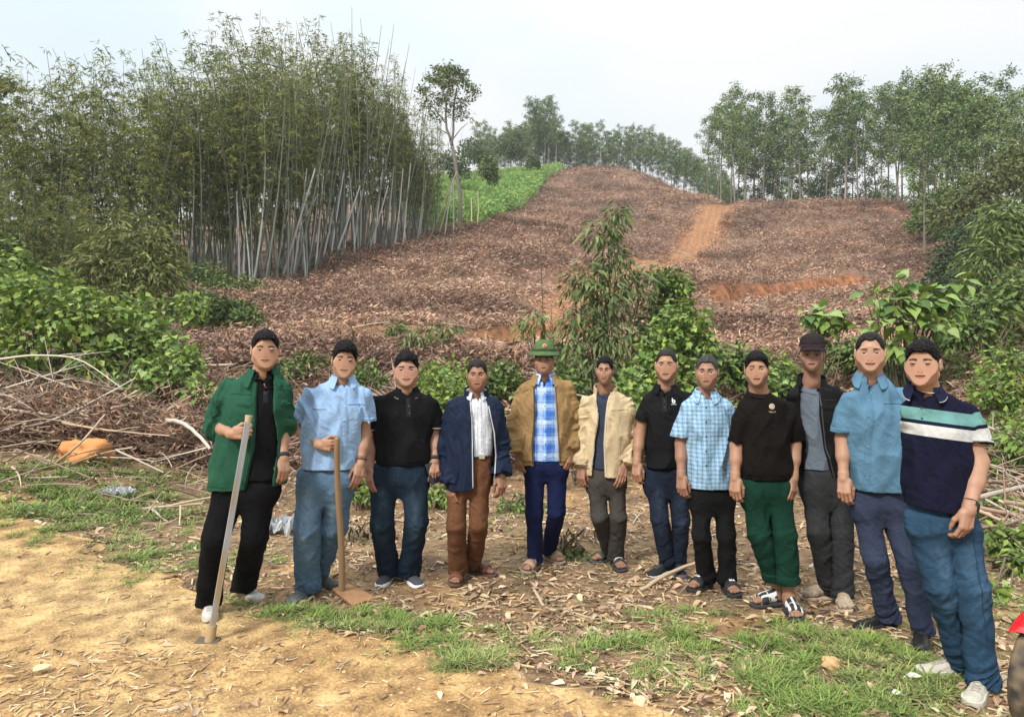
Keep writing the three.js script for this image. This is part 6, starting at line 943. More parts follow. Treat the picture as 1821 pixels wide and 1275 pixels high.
// a single large leaf lying along +z from its stalk at the origin, up = +y
function bigLeaf(len, wid, shape, col, r) {
  const g = new GB(), n = 6, prof = shape === 'heart' ? [0.30, 0.95, 1.0, 0.82, 0.48, 0.2, 0] : shape === 'lance' ? [0.1, 0.6, 0.95, 1, 0.75, 0.38, 0] : [0.15, 0.75, 1, 0.95, 0.7, 0.35, 0];
  const dr = r.r(0.1, 0.35), fo = r.r(0.1, 0.35), ro = r.r(-0.15, 0.15); let pr = null; const back = shape === 'heart' ? 0.12 : 0;
  for (let i = 0; i <= n; i++) {
    const t = i / n, w = prof[i] * wid / 2, y = -dr * len * t * t, k = 0.9 + 0.2 * r(), c = jit(col, r, 0.06), cm = [c[0] * 1.15, c[1] * 1.12, c[2] * 1.1], z = t * len, zb = i === 0 ? -back * len : z, row = [];
    for (const e of [-1, -0.5, 0, 0.5, 1]) row.push(g.v(e * w, y + Math.abs(e) * w * fo * k + e * w * ro + (Math.abs(e) === 0.5 ? -0.02 * wid : 0), Math.abs(e) > 0.7 ? zb : z, e === 0 ? cm : c));
    if (pr) for (let q = 0; q < 4; q++) g.q(pr[q], row[q], row[q + 1], pr[q + 1]);
    pr = row;
  }
  return g.build();
}
const Q = (d, up) => { const z = d.clone().normalize(), x = up.clone().cross(z).normalize(), y = z.clone().cross(x); return new THREE.Quaternion().setFromRotationMatrix(new THREE.Matrix4().makeBasis(x, y, z)); };
function leafSet(cols, shape, seed, mat) { const r = RNG(seed), out = []; for (const c of cols) for (let i = 0; i < 2; i++) out.push(bigLeaf(1, shape === 'lance' ? 0.22 : shape === 'heart' ? 0.82 : 0.5, shape, c, r)); return out; }

// ---- bamboo ----
const rb = RNG(11), CULMS = [];
for (let k = 0; k < 5; k++) { const g = new GB(), H = 10, pts = curve(V(0, -0.3, 0), V(rb.r(-0.06, 0.06), 1, rb.r(-0.05, 0.05)), H, V(rb.r(-0.55, 0.1), -0.10 - 0.2 * rb(), rb.r(-0.2, 0.2)), 22), tone = [[0.34, 0.36, 0.34], [0.21, 0.23, 0.20], [0.14, 0.155, 0.12], [0.44, 0.45, 0.43], [0.11, 0.125, 0.085]][k]; g.stick(pts, 0.046, 0.007, tone, 6, [tone[0] * 0.55, tone[1] * 0.6, tone[2] * 0.35]); { const ph = rb.r(0, 0.4); for (let i = 0; i < g.p.length / 3; i++) { const k = 0.78 + 0.3 * rb(); g.c[i * 3] *= k; g.c[i * 3 + 1] *= k; g.c[i * 3 + 2] *= k; } } CULMS.push({ geo: g.build(), pts }); }
function bambooFoliage(r, culms, from, perCulm, leafLen, cols) {
  const g = new GB();
  for (const c of culms) for (let b = 0; b < perCulm; b++) {
    const f0 = c.from ?? (c.from = from * r.r(0.6, 1.15)), t = f0 + (1 - f0) * Math.pow(r(), 0.8), p = onCurve(c.pts, t).multiplyScalar(c.s).applyAxisAngle(V(0, 1, 0), c.turn); p.add(c.at);
    const dir = V(r.r(-1, 1), r.r(-0.15, 0.75), r.r(-1, 1)).normalize(), L = c.s * (1.15 - 0.75 * Math.abs(t - 0.6)) * r.r(0.35, 0.95) * (t > 0.88 ? 0.6 : 1), tw = curve(p, dir, L, V(-0.25, -0.8, 0), 3), col0 = jit(r.p(cols), r, 0.22), n = t > 0.86 ? 6 : 14;
    for (let k = 0; k < n; k++) { const q = onCurve(tw, 0.2 + 0.8 * (k + r()) / n), d = V(dir.x * 0.6 + r.r(-0.8, 0.8), r.r(-1.0, 0.25), dir.z * 0.6 + r.r(-0.8, 0.8)).normalize(); g.blade(q, d, perp(d, r), leafLen * r.r(0.7, 1.25), leafLen * r.r(0.13, 0.19), jit(col0, r, 0.15)); }
  }
  return g.build();
}
const OLIVE = [[0.165, 0.195, 0.045], [0.12, 0.15, 0.038], [0.20, 0.22, 0.05], [0.085, 0.11, 0.032], [0.25, 0.26, 0.07]];
function bambooClump(label, n, spread, from, per, seed, culmScale = 1, leafLen = 0.22, cols = OLIVE, tones) {
  const r = RNG(seed), root = thing('bamboo_clump', label, 'bamboo', null, 'bamboo clumps of the grove'), cu = [];
  for (let i = 0; i < n; i++) { const k = tones ? r.p(tones) : r.i(5), s = culmScale * r.r(0.6, 1.12), a = r.r(0, 6.28), q = Math.sqrt(r()) * spread, c = { pts: CULMS[k].pts, s, turn: r.r(-0.9, 0.9), at: V(Math.cos(a) * q, 0, Math.sin(a) * q * 0.8) }; cu.push(c); const m = part(root, 'culm', CULMS[k].geo, M.culm); m.scale.setScalar(s); m.scale.x = m.scale.z = s * 0.95; m.rotation.y = c.turn; m.position.copy(c.at); if (r() < 0.6) { m.rotation.z = r.r(-0.24, 0.12); m.rotation.x = r.r(-0.08, 0.08); } }
  tag(part(root, 'foliage', bambooFoliage(r, cu, from, per, leafLen, cols), M.leaf), null, null, null, 'stuff');
  return root;
}
const GROVE = 'tall bamboo clump with pale grey culms in the dense grove left of the cleared slope', BUSHY = 'leafy olive bamboo clump at the shaded left end of the grove';
{
  const r = RNG(21), protoA = [bambooClump(GROVE, 16, 1.15, 0.40, 46, 31, 1, 0.22, OLIVE, [0, 1, 3, 1, 2, 4]), bambooClump(GROVE, 14, 1.05, 0.36, 48, 32, 1, 0.22, OLIVE, [0, 3, 1, 2, 4]), bambooClump(GROVE, 15, 1.2, 0.42, 46, 33, 1, 0.22, OLIVE, [1, 0, 4, 2])], used = [0, 0, 0], BACK = 'bamboo clump standing deep in the grove behind its front row of pale culms';
  const put = (i, px, d, h, label) => { const o = used[i]++ ? copyOf(protoA[i], label || GROVE) : protoA[i]; o.position.copy(groundAt(px, d)); o.scale.setScalar(h / 9.2 * 0.915); o.rotation.y = r.r(-0.5, 0.5); };
  // front row along the edge of the clearing, then the depth of the grove behind it
  [[318, 27.2, 7.9], [352, 27.6, 8.0], [386, 28, 8.6], [420, 28.3, 8.2], [455, 28.8, 9.4], [488, 29.5, 9.9], [520, 30.6, 9.0], [552, 32, 8.8], [584, 33.4, 9.8], [612, 34.4, 10.4], [642, 35.5, 10.4], [672, 36.8, 9.8], [702, 38.2, 8.8], [732, 39.8, 8.0], [760, 41.6, 6.8]].forEach(([px, d, h], k) => put(k % 3, px + r.r(-8, 8), d, h));
  [[300, 33, 8.8], [360, 33, 9.6], [430, 34, 10.6], [500, 35, 10.8], [570, 38, 10.4], [640, 41, 10.8], [700, 43, 9.4], [745, 46, 7.6], [400, 40, 9.6], [540, 43, 10.8]].forEach(([px, d, h], k) => put((k + 1) % 3, px + r.r(-10, 10), d, h, BACK));
  const protoB = [bambooClump(BUSHY, 10, 1.3, 0.08, 62, 41, 0.85, 0.22, OLIVE, [2, 4, 4]), bambooClump(BUSHY, 9, 1.2, 0.10, 66, 42, 0.85, 0.22, OLIVE, [2, 4, 1])], ub = [0, 0];
  [[-60, 26, 7.6], [5, 25, 7.8], [70, 25.5, 8.0], [135, 26, 7.7], [195, 26.5, 7.6], [250, 26, 8.0], [290, 26, 7.2], [30, 31, 9.0], [110, 31, 9.0], [180, 32, 9.6], [250, 32, 9.2], [-110, 30, 8.6], [45, 20.5, 4.6], [110, 21, 4.4], [175, 22, 4.2], [-30, 20, 5.0], [745, 42.5, 6.0], [-190, 26, 7.8], [-270, 27, 8.0], [-350, 27, 7.6], [-430, 28, 8.0], [-520, 28, 7.8], [-230, 21, 4.8]].forEach(([px, d, h], k) => { const i = k % 2, o = ub[i]++ ? copyOf(protoB[i]) : protoB[i]; o.position.copy(groundAt(px + r.r(-8, 8), d)); o.scale.setScalar(h / 8.2); o.rotation.y = r.r(-0.6, 0.6); });
  // the slanting and standing single culms at the edge
  const sticks = [[482, 500, 30.2, 565, 345], [500, 498, 30, 560, 300], [513, 490, 30.6, 552, 330], [588, 470, 33, 612, 300], [596, 470, 33, 640, 330], [612, 462, 34, 628, 290], [655, 452, 35, 690, 330], [664, 445, 35.6, 680, 300], [745, 420, 41, 760, 300], [762, 408, 41.5, 812, 305], [790, 415, 42, 803, 330], [806, 418, 42, 806, 320], [700, 440, 37, 716, 300], [716, 436, 37.6, 730, 290], [560, 478, 31.6, 575, 300], [536, 486, 31, 548, 310], [572, 474, 32.4, 596, 350], [628, 458, 34.4, 650, 310], [640, 455, 34.8, 648, 280], [778, 400, 42, 800, 345], [848, 398, 48, 850, 340], [838, 400, 47.5, 838, 352], [425, 520, 28, 420, 340], [432, 518, 28, 440, 330], [520, 488, 30, 545, 300], [684, 443, 36.4, 700, 295]];
  sticks.forEach(([x0, y0, d, x1, y1], k) => { const a = groundAt(x0, d, -0.1), b = at(x1, y1, d + r.r(-0.3, 0.6)), g = new GB(), t = jit(k === 9 || k === 18 || k > 18 && k < 22 ? [0.48, 0.42, 0.25] : [0.50, 0.51, 0.49], r, 0.15), m = a.clone().lerp(b, 0.5).add(V(r.r(-0.08, 0.08), 0.05, 0)); g.stick([a, m, b].map((p) => p.clone().sub(a)), 0.05, 0.03, t, 6); const o = single('bamboo_culm', g.build(), M.culm, k === 9 ? 'yellow bamboo culm leaning steeply beside the tall forked tree' : k === 0 ? 'pale bamboo culm leaning far to one side at the grove edge' : 'single pale bamboo culm standing at the edge of the grove', 'bamboo', 'single culms at the grove edge'); o.position.copy(a); });
}
// ---- slender plantation trees ----
function leafyTree(o) {                                          // { H, crownFrom, spread, limbs, leaves, len, cols, bark, seed, lean }
  const r = RNG(o.seed), tr = new GB(), cr = new GB(), pts = curve(V(0, -0.4, 0), V(r.r(-0.05, 0.05), 1, r.r(-0.05, 0.05)), o.H, V(r.r(-0.12, 0.12), 0, r.r(-0.1, 0.1)), 8);
  tr.stick(pts, o.r0 || 0.085, 0.012, o.bark, 7); const tips = [];
  for (let k = 0; k < o.limbs; k++) { const t = lerp(o.crownFrom, 0.97, Math.pow((k + r()) / o.limbs, 0.9)), p = onCurve(pts, t), a = k * 2.4 + r.r(-0.5, 0.5), up = r.r(0.35, 1.0), L = o.spread * (1.15 - 0.8 * Math.abs((t - o.crownFrom) / (1 - o.crownFrom) - (o.belly ?? 0.35))) * r.r(0.6, 1.15), c = curve(p, V(Math.cos(a), up, Math.sin(a)), L, V(0, r.r(-0.5, 0.3), 0), 5); tr.stick(c, 0.022 * o.H / 10, 0.006, o.bark, 5); tips.push([c, L]); for (let b = 0; b < 3; b++) { const q = onCurve(c, r.r(0.35, 0.9)), c2 = curve(q, V(Math.cos(a + r.r(-1.2, 1.2)), r.r(0, 0.9), Math.sin(a + r.r(-1.2, 1.2))), L * r.r(0.3, 0.55), V(0, -0.2, 0), 3); tr.stick(c2, 0.01, 0.004, o.bark, 4); tips.push([c2, L * 0.5]); } }
  const per = Math.round(o.leaves / tips.length);
  for (const [c, L] of tips) { const clump = jit(r.p(o.cols), r, 0.2); for (let k = 0; k < per; k++) { const p = onCurve(c, 0.35 + 0.7 * r()).add(V(r.n(), r.n() * 0.8, r.n()).multiplyScalar(o.puff || 0.24)), d = V(r.r(-1, 1), r.r(-0.9, 0.4), r.r(-1, 1)).normalize(); cr.blade(p, d, perp(d, r), o.len * r.r(0.7, 1.3), o.len * (o.wide || 0.34) * r.r(0.8, 1.2), jit(clump, r, 0.16)); } }
  return { trunk: tr.build(), crown: cr.build() };
}
const ACACIA = [[0.09, 0.15, 0.045], [0.125, 0.185, 0.055], [0.065, 0.11, 0.04], [0.155, 0.21, 0.065]], BARK = [0.16, 0.135, 0.105];
{
  const r = RNG(61), P = [], L = ['slender young tree in the forest strip along the far hilltop', 'tall thin-trunked tree standing on the right-hand knoll against the sky', 'slim tree at the wooded right edge of the clearing'], G = ['trees of the far hilltop strip', 'trees on the knoll', 'trees at the right edge of the clearing'];
  for (let k = 0; k < 6; k++) P.push(leafyTree({ H: 10, crownFrom: [0.34, 0.46, 0.28, 0.52, 0.42, 0.5][k], spread: [1.45, 1.3, 1.35, 1.2, 1.5, 1.25][k], limbs: 19, leaves: 2100, len: 0.24, cols: ACACIA, bark: k % 3 ? BARK : [0.30, 0.27, 0.22], seed: 70 + k, belly: 0.45, puff: 0.34 }));
  const protos = {};
  const put = (zone, px, d, h, k) => { const key = zone + '_' + k; let o; if (protos[key]) o = copyOf(protos[key]); else { o = thing('acacia_tree', L[zone], 'tree', null, G[zone]); part(o, 'trunk', P[k].trunk, M.bark); part(o, 'crown', P[k].crown, M.farLeaf); protos[key] = o; } o.position.copy(groundAt(px, d)); o.scale.set(h / 10 * r.r(0.75, 1.0), h / 10, h / 10); o.rotation.y = r.r(0, 6.28); };
  for (let i = 0; i < 130; i++) { const t = i / 129, px = lerp(862, 1345, Math.pow(t, 0.92)) + r.r(-3, 3), e = px < 1050 ? 0 : (px - 1050) / 285, d = lerp(114, 84, e) + (i % 3) * 4 + r.r(0, 3); put(0, px, d, (px < 1000 ? lerp(7.6, 9.0, sstep(870, 960, px)) * (px > 945 && px < 985 ? 1.3 : 1) : lerp(7.6, 6.8, e)) * r.r(0.9, 1.12), r.i(6)); }
  for (let i = 0; i < 16; i++) put(0, lerp(850, 1060, i / 15) + r.r(-6, 6), 122 + r.r(0, 8), r.r(9.5, 12), r.i(6));
  for (let i = 0; i < 40; i++) { const t = i / 39, px = lerp(1262, 1700, t) + r.r(-7, 7), row = i % 3, d = lerp(72, 55, t) + row * 5 + r.r(0, 3); const h = (px < 1300 ? 9.5 : lerp(10.4, 10.6, t)) * r.r(0.82, 1.1) * (1 + row * 0.06) * d / lerp(70, 58, t); put(1, px, d, h, r.i(6)); }
  for (let i = 0; i < 26; i++) { const px = lerp(1300, 1720, i / 25) + r.r(-8, 8); put(1, px, r.r(78, 92), r.r(12, 14.5), r.i(6)); }
  for (let i = 0; i < 22; i++) { const px = lerp(1640, 1850, i / 21) + r.r(-8, 8), d = r.r(36, 54); put(2, px, d, r.r(7.6, 10.2) * d / 46, r.i(6)); }
}
// ---- the forked tree with a round crown above the grove edge ----
{
  const r = RNG(91), g = groundAt(818, 45, -0.2), o = thing('forked_tree', 'tall forked tree with a round umbrella crown above the bamboo grove edge', 'tree', g), tr = new GB(), cr = new GB(), s = 45 / FPX, X = (px, py, z = 0) => V((px - 818) * s, (405 - py) * s, z);
  const lines = [[X(818, 412), X(818, 340), X(812, 300), X(806, 262), X(801, 240)], [X(801, 240), X(794, 222), X(792, 196), X(794, 170), X(796, 150)], [X(803, 250), X(806, 224), X(806, 196), X(808, 170), X(812, 150)], [X(794, 215), X(775, 190), X(762, 172), X(752, 160)], [X(808, 190), X(826, 172), X(838, 160)], [X(796, 170), X(782, 148), X(772, 128)], [X(810, 165), X(822, 140), X(830, 122)], [X(796, 160), X(800, 130), X(802, 112)], [X(806, 240), X(820, 222), X(832, 214)], [X(794, 230), X(778, 222), X(764, 224)]];
  lines.forEach((l, k) => { l.forEach((p, i) => { p.z += r.r(-0.1, 0.1) * i; }); tr.stick(l, k === 0 ? 0.14 : k < 3 ? 0.085 : 0.04, k === 0 ? 0.10 : k < 3 ? 0.04 : 0.012, [0.17, 0.145, 0.115], 7); });
  for (let k = 0; k < 190; k++) { const a = r.r(0, 6.28), e = Math.sqrt(r()), u = r(), c = k < 150 ? X(797 + Math.cos(a) * e * 52, 168 - Math.sqrt(Math.max(0, 1 - e * e)) * 66 * Math.pow(u, 0.4) + 14 * u * e, Math.sin(a) * e * 1.8) : X(k < 170 ? r.r(745, 800) : r.r(800, 842), r.r(165, 205), r.r(-0.8, 0.8)), col = jit(r.p([[0.10, 0.135, 0.04], [0.13, 0.165, 0.045], [0.07, 0.10, 0.034], [0.16, 0.19, 0.055]]), r, 0.2); for (let q = 0; q < 20; q++) { const p = c.clone().add(V(r.n(), r.n() * 0.7, r.n()).multiplyScalar(0.30)), d = V(r.r(-1, 1), r.r(-0.8, 0.4), r.r(-1, 1)).normalize(); cr.blade(p, d, perp(d, r), r.r(0.14, 0.26), r.r(0.06, 0.10), jit(col, r, 0.15)); } }
  part(o, 'trunk', tr.build(), M.bark); part(o, 'crown', cr.build(), M.leaf);
}
// ---- young green plantation, dead brush and litter: what nobody could count ----
let BRUSH_GEO;
function scatter(name, geo, mat, list, label, cat, tint) {
  const im = new THREE.InstancedMesh(geo, mat, list.length), m = new THREE.Matrix4(), e = new THREE.Euler(), q = new THREE.Quaternion(), c = new THREE.Color();
  list.forEach((l, i) => { e.set(l.rx || 0, l.ry || 0, l.rz || 0, 'YXZ'); q.setFromEuler(e); m.compose(l.p, q, V(l.s, l.sy ?? l.s, l.s)); im.setMatrixAt(i, m); if (l.c) im.setColorAt(i, c.setRGB(...l.c)); });
  im.instanceMatrix.needsUpdate = true; shade(im); im.name = numbered(name); tag(im, label, cat, null, 'stuff'); scene.add(im); return im;
}
{
  const r = RNG(101), g = new GB();                              // feathery seedling
  for (let b = 0; b < 16; b++) { const a = r.r(0, 6.28), p = V(0, r.r(0.1, 0.9), 0), c = curve(p, V(Math.cos(a), r.r(0.4, 1.3), Math.sin(a)), r.r(0.3, 0.55), V(0, -0.9, 0), 3); for (let k = 0; k < 7; k++) { const q = onCurve(c, (k + 0.6) / 7), d = V(Math.cos(a) * 0.5 + r.r(-0.8, 0.8), r.r(-0.4, 0.7), Math.sin(a) * 0.5 + r.r(-0.8, 0.8)).normalize(); g.blade(q, d, perp(d, r), r.r(0.14, 0.24), r.r(0.05, 0.08), jit([1, 1, 1], r, 0.15)); } }
  const geo = g.build(), list = [];
  for (let i = 0; i < 9000; i++) { const d = Math.sqrt(r.r(46 * 46, 122 * 122)), x = r.r(-20, 10); if (!inPoly(GREEN_SLOPE, x, d)) continue; const n = fbm2(x * 0.3, d * 0.3, 3), k = 0.9 + 0.5 * n; list.push({ p: onGround(x, d, -0.05), ry: r.r(0, 6.28), s: r.r(0.9, 1.7), c: jit(mixc([0.34, 0.47, 0.13], [0.20, 0.34, 0.10], clamp(0.5 + n * 1.5)), r, 0.15) }); }
  scatter('young_plantation', geo, M.leaf, list, 'bright green seedlings covering the slope left of the cleared hillside', 'seedlings');
}
{
  const r = RNG(111), protos = [];
  for (let k = 0; k < 3; k++) { const g = new GB(); for (let i = 0; i < 13; i++) { const a = r.r(0, 6.28), q = r.r(0, 0.28), p = V(Math.cos(a) * q, r.r(0.0, 0.22), Math.sin(a) * q), d = V(r.r(-1, 1), r.r(-0.5, 0.9), r.r(-1, 1)).normalize(), s = perp(d, r), n = d.clone().cross(s); g.leaf(p, d, s, n, r.r(0.08, 0.19), r.r(0.022, 0.05), jit([1, 1, 1], r, 0.35), 0.8, r.r(-0.3, 0.4)); } for (let i = 0; i < 3; i++) { const a = r.r(0, 6.28), p = V(r.r(-0.2, 0.2), 0, r.r(-0.2, 0.2)); g.stick(curve(p, V(Math.cos(a), r.r(0.1, 1.2), Math.sin(a)), r.r(0.3, 0.6), V(0, -0.3, 0), 2), 0.009, 0.004, jit([0.8, 0.75, 0.7], r, 0.25), 3); } protos.push(g.build()); }
  BRUSH_GEO = protos[0]; const lists = [[], [], []];
  for (let i = 0; i < 62000; i++) {
    const d = 13.2 + 102 * Math.pow(r(), 1.25), x = r.r(-0.5, 0.66) * d; if (inPoly(GREEN_SLOPE, x, d) || segDist(x, d, TRAIL) < 0.7 + d * 0.006) continue;
    const px = CX + x / d * FPX; if (px < 820 && d > 27 + (px - 300) * 0.034) continue; if (px < 330 && d > 17) continue; if (px > 1700 && d > 20) continue; if (d > 118) continue;
    let bank = 9; for (const b of BANKS) bank = Math.min(bank, segDist(x, d, b)); if (bank < 0.35 && r() < 0.7) continue;
    const n = fbm2(x * 0.16 + 3, d * 0.16, 4), m = fbm2(x * 0.5, d * 0.5 + 7, 3); if (m + 0.18 * windrow(x, d) < -0.12 && r() < 0.85) continue;
    const w = windrow(x, d), dark = clamp(0.42 - 1.5 * n + 0.3 * r.n() + 0.35 * w), c = jit(mixc(r.p([[0.42, 0.265, 0.19], [0.33, 0.195, 0.135], [0.36, 0.24, 0.15], [0.50, 0.36, 0.26]]), r() < 0.5 ? [0.145, 0.088, 0.066] : [0.21, 0.13, 0.09], dark), r, 0.28);
    lists[r.i(3)].push({ p: onGround(x, d, r.r(-0.02, 0.05)), ry: r.r(0, 6.28), rx: r.r(-0.5, 0.5), s: r.r(0.7, 1.5) * (0.8 + d * 0.006), c });
  }
  lists.forEach((l, k) => scatter('dead_brush', protos[k], M.dry, l, 'brown dead brush and dry leaves covering the cleared hillside', 'dead brush'));
  { // cut poles and branches lying about the slope
    const g = new GB(); g.stick(curve(V(-0.5, 0, 0), V(1, 0.08, 0.1), 1, V(0, -0.2, 0.4), 4), 0.016, 0.006, [1, 1, 1], 4); g.stick(curve(V(0.1, 0.02, 0.02), V(1, 0.3, -0.6), 0.4, V(0, 0, 0), 2), 0.008, 0.003, [1, 1, 1], 3); const l = [];
    for (let i = 0; i < 1500; i++) { const d = 14 + 90 * Math.pow(r(), 1.3), x = r.r(-0.42, 0.6) * d, px = CX + x / d * FPX; if (inPoly(GREEN_SLOPE, x, d) || (px < 820 && d > 26 + (px - 300) * 0.034) || (px < 330 && d > 17) || px > 1690) continue; l.push({ p: onGround(x, d, 0.1 + r.r(0, 0.1)), ry: r.r(0, 6.28), rz: r.r(-0.35, 0.5), s: r.r(0.4, 1.0) * (0.7 + d * 0.012), c: jit(r.p([[0.46, 0.36, 0.27], [0.34, 0.25, 0.18], [0.56, 0.47, 0.37]]), r, 0.2) }); }
    scatter('brushwood', g.build(), M.bark, l, 'pale cut branches scattered over the cleared hillside', 'brushwood');
  }
}

// ---------- shrubs near the men: stems, leaves one can pick out, and the mass behind them ----------
const HEART = leafSet([[0.11, 0.20, 0.04], [0.16, 0.26, 0.05], [0.23, 0.33, 0.08], [0.08, 0.15, 0.04], [0.27, 0.35, 0.13]], 'heart', 201), OVAL = leafSet([[0.08, 0.16, 0.03], [0.12, 0.22, 0.035], [0.06, 0.12, 0.03], [0.17, 0.27, 0.04]], 'oval', 202), LANCE = leafSet([[0.12, 0.165, 0.055], [0.15, 0.20, 0.065], [0.085, 0.125, 0.045], [0.19, 0.23, 0.08]], 'lance', 203);
// o: { name, label, cat, at, blobs: [[px, py, d, rx, ry]], n leaves as parts, mass leaves, len, set, cols, seed, stems: [[px,py,px,py,d]] }
function shrub(o) {
  const r = RNG(o.seed), base = o.at, root = thing(o.name || 'shrub', o.label, o.cat || 'shrub', base, o.group), st = new GB(), B = o.blobs.map(([px, py, d, rx, ry, rz]) => ({ c: at(px, py, d).sub(base), rx: rx / FPX * d, ry: ry / FPX * d, rz: (rz ?? (rx + ry) * 0.4) / FPX * d })), W = B.map((b) => b.rx * b.ry), sum = W.reduce((a, b) => a + b, 0);
  const pick = () => { let q = r() * sum; for (let i = 0; i < B.length; i++) { q -= W[i]; if (q <= 0) return B[i]; } return B[0]; };
  // branches from the root into every blob
  for (const b of B) for (let k = 0; k < (o.twigs ?? 5); k++) { const e = b.c.clone().add(V(r.n() * b.rx * 0.7, r.n() * b.ry * 0.7, r.n() * b.rz * 0.7)), a = V(r.n() * 0.12, -0.05, r.n() * 0.12), m = a.clone().lerp(e, 0.55).add(V(r.n() * 0.1, 0.12 + r() * 0.1, r.n() * 0.1)); st.stick([a, a.clone().lerp(m, 0.5).add(V(r.n() * 0.05, 0.04, 0)), m, e], o.stemR || 0.016, 0.004, o.stem || [0.13, 0.10, 0.06], 5); }
  for (const [x0, y0, x1, y1, d, w] of o.poles || []) { const a = at(x0, y0, d).sub(base), b = at(x1, y1, d).sub(base); st.stick([a, a.clone().lerp(b, 0.5).add(V(r.n() * 0.04, 0, r.n() * 0.04)), b], w || 0.02, 0.006, o.stem || [0.13, 0.10, 0.06], 6); }
  part(root, 'stem', st.build(), M.bark);
  const place = (front) => { const b = pick(), a = r.r(0, 6.28), u = Math.pow(r(), front ? 0.25 : 0.5), y = r.r(-0.75, 1), q = Math.sqrt(Math.max(0, 1 - y * y)) * u, lump = 1 + 0.25 * noise3(a * 2, y * 3, o.seed); return { p: b.c.clone().add(V(Math.cos(a) * q * b.rx * lump, y * u * b.ry * lump, (front ? Math.abs(Math.sin(a)) : Math.sin(a)) * q * b.rz * lump)), out: V(Math.cos(a) * q / b.rx, y / b.ry * 0.6, Math.sin(a) * q / b.rz + (front ? 0.4 : 0)).normalize() }; };
  const set = o.set || HEART, L = o.len, droop = o.droop ?? 0.5;
  for (let k = 0; k < (o.n || 0); k++) { const { p, out } = place(true), m = part(root, 'leaf', set[(r.i(set.length))], o.mat || M.leaf), d = out.clone().add(V(r.r(-0.7, 0.7), r.r(-0.3, 0.3) - droop, r.r(-0.4, 0.7))).normalize(), up = V(r.r(-0.4, 0.4), 1, r.r(0, 0.7)); m.position.copy(p); m.quaternion.copy(Q(d, up)); m.scale.setScalar(L * r.r(0.65, 1.25)); }
  const g = new GB(), cols = o.cols || [[0.09, 0.18, 0.035], [0.12, 0.22, 0.04], [0.06, 0.12, 0.03], [0.16, 0.26, 0.045]], wr = o.set === LANCE ? 0.2 : o.set === OVAL ? 0.5 : 0.75;
  for (let k = 0; k < o.mass; k++) { const { p, out } = place(false), d = out.clone().add(V(r.r(-0.9, 0.9), r.r(-0.4, 0.4) - droop, r.r(-0.9, 0.9))).normalize(), s = perp(d, r), n = s.clone().cross(d); if (n.y < 0) n.negate(); g.leaf(p, d, s, n, L * r.r(0.6, 1.15), L * wr * r.r(0.8, 1.15), jit(r.p(cols), r, 0.22), 0.35, r.r(0, 0.35)); }
  tag(part(root, 'foliage', g.build(), o.mat || M.leaf), null, null, null, 'stuff');
  return root;
}
const G2 = (px, d) => groundAt(px, d, -0.02);
const VINE = [[0.15, 0.23, 0.04], [0.20, 0.29, 0.05], [0.09, 0.15, 0.03], [0.28, 0.36, 0.07], [0.22, 0.29, 0.10]], MIDGREEN = [[0.09, 0.14, 0.035], [0.13, 0.19, 0.045], [0.06, 0.095, 0.028], [0.17, 0.23, 0.06]], OLIVEL = [[0.10, 0.12, 0.035], [0.13, 0.15, 0.045], [0.07, 0.09, 0.03], [0.16, 0.17, 0.05]];
// left: vines over the brush pile
shrub({ label: 'bright green vine mound spilling over the brush pile at the left edge', name: 'vine_bush', at: G2(70, 11.2), blobs: [[10, 545, 10.8, 100, 70], [90, 540, 10.6, 85, 62], [150, 575, 10.4, 75, 62], [30, 620, 10.3, 90, 60], [-40, 480, 11.4, 70, 60]], n: 230, mass: 2600, len: 0.125, set: HEART, cols: VINE, seed: 301, twigs: 10 });
shrub({ label: 'yellow-green vine trailing down to the right from the left mound', name: 'vine_bush', at: G2(250, 11.4), blobs: [[220, 600, 10.8, 75, 55], [285, 625, 10.7, 60, 55], [180, 650, 10.3, 60, 45], [310, 680, 10.6, 55, 38], [340, 555, 12, 30, 40], [250, 560, 12, 60, 35]], n: 220, mass: 2100, len: 0.115, set: HEART, cols: VINE, seed: 302, twigs: 9 });
shrub({ label: 'dark leafy bush at the far left edge above the vine mound', at: G2(-20, 14), blobs: [[-10, 460, 13.6, 60, 50], [40, 495, 13.4, 50, 40], [-60, 520, 13.2, 60, 60]], n: 60, mass: 1500, len: 0.13, set: HEART, cols: MIDGREEN, seed: 303 });
shrub({ label: 'yellowish drooping bamboo bush in front of the grove at the left', name: 'bamboo_bush', at: G2(225, 17.5), blobs: [[225, 440, 17.4, 75, 60], [180, 480, 17, 60, 50], [255, 500, 17, 70, 60], [215, 540, 16.6, 90, 40], [290, 470, 17.6, 40, 70]], n: 0, mass: 5200, len: 0.26, set: LANCE, cols: [[0.13, 0.15, 0.04], [0.17, 0.185, 0.05], [0.09, 0.11, 0.03], [0.21, 0.22, 0.065]], seed: 304, twigs: 8, stem: [0.2, 0.2, 0.08], droop: 0.7 });
[[345, 545, 20, 50, 34, 'low dark undergrowth under the culms left of the slope'], [410, 560, 19, 50, 30, 'low scrub where the left culms meet the bare slope'], [120, 480, 22, 120, 60, 'shaded undergrowth below the bushy bamboo at the left'], [360, 500, 26, 50, 40, 'shadowed bushes between the culms of the grove'], [430, 520, 25, 45, 30, 'green weeds at the foot of the pale culms']].forEach(([px, py, d, rx, ry, label], k) => shrub({ label, at: G2(px, d), blobs: [[px, py, d, rx, ry], [px + rx * 0.5, py + ry * 0.3, d - 0.4, rx * 0.6, ry * 0.7]], n: 0, mass: 1800, len: 0.15, set: OVAL, cols: MIDGREEN, seed: 310 + k, twigs: 4 }));
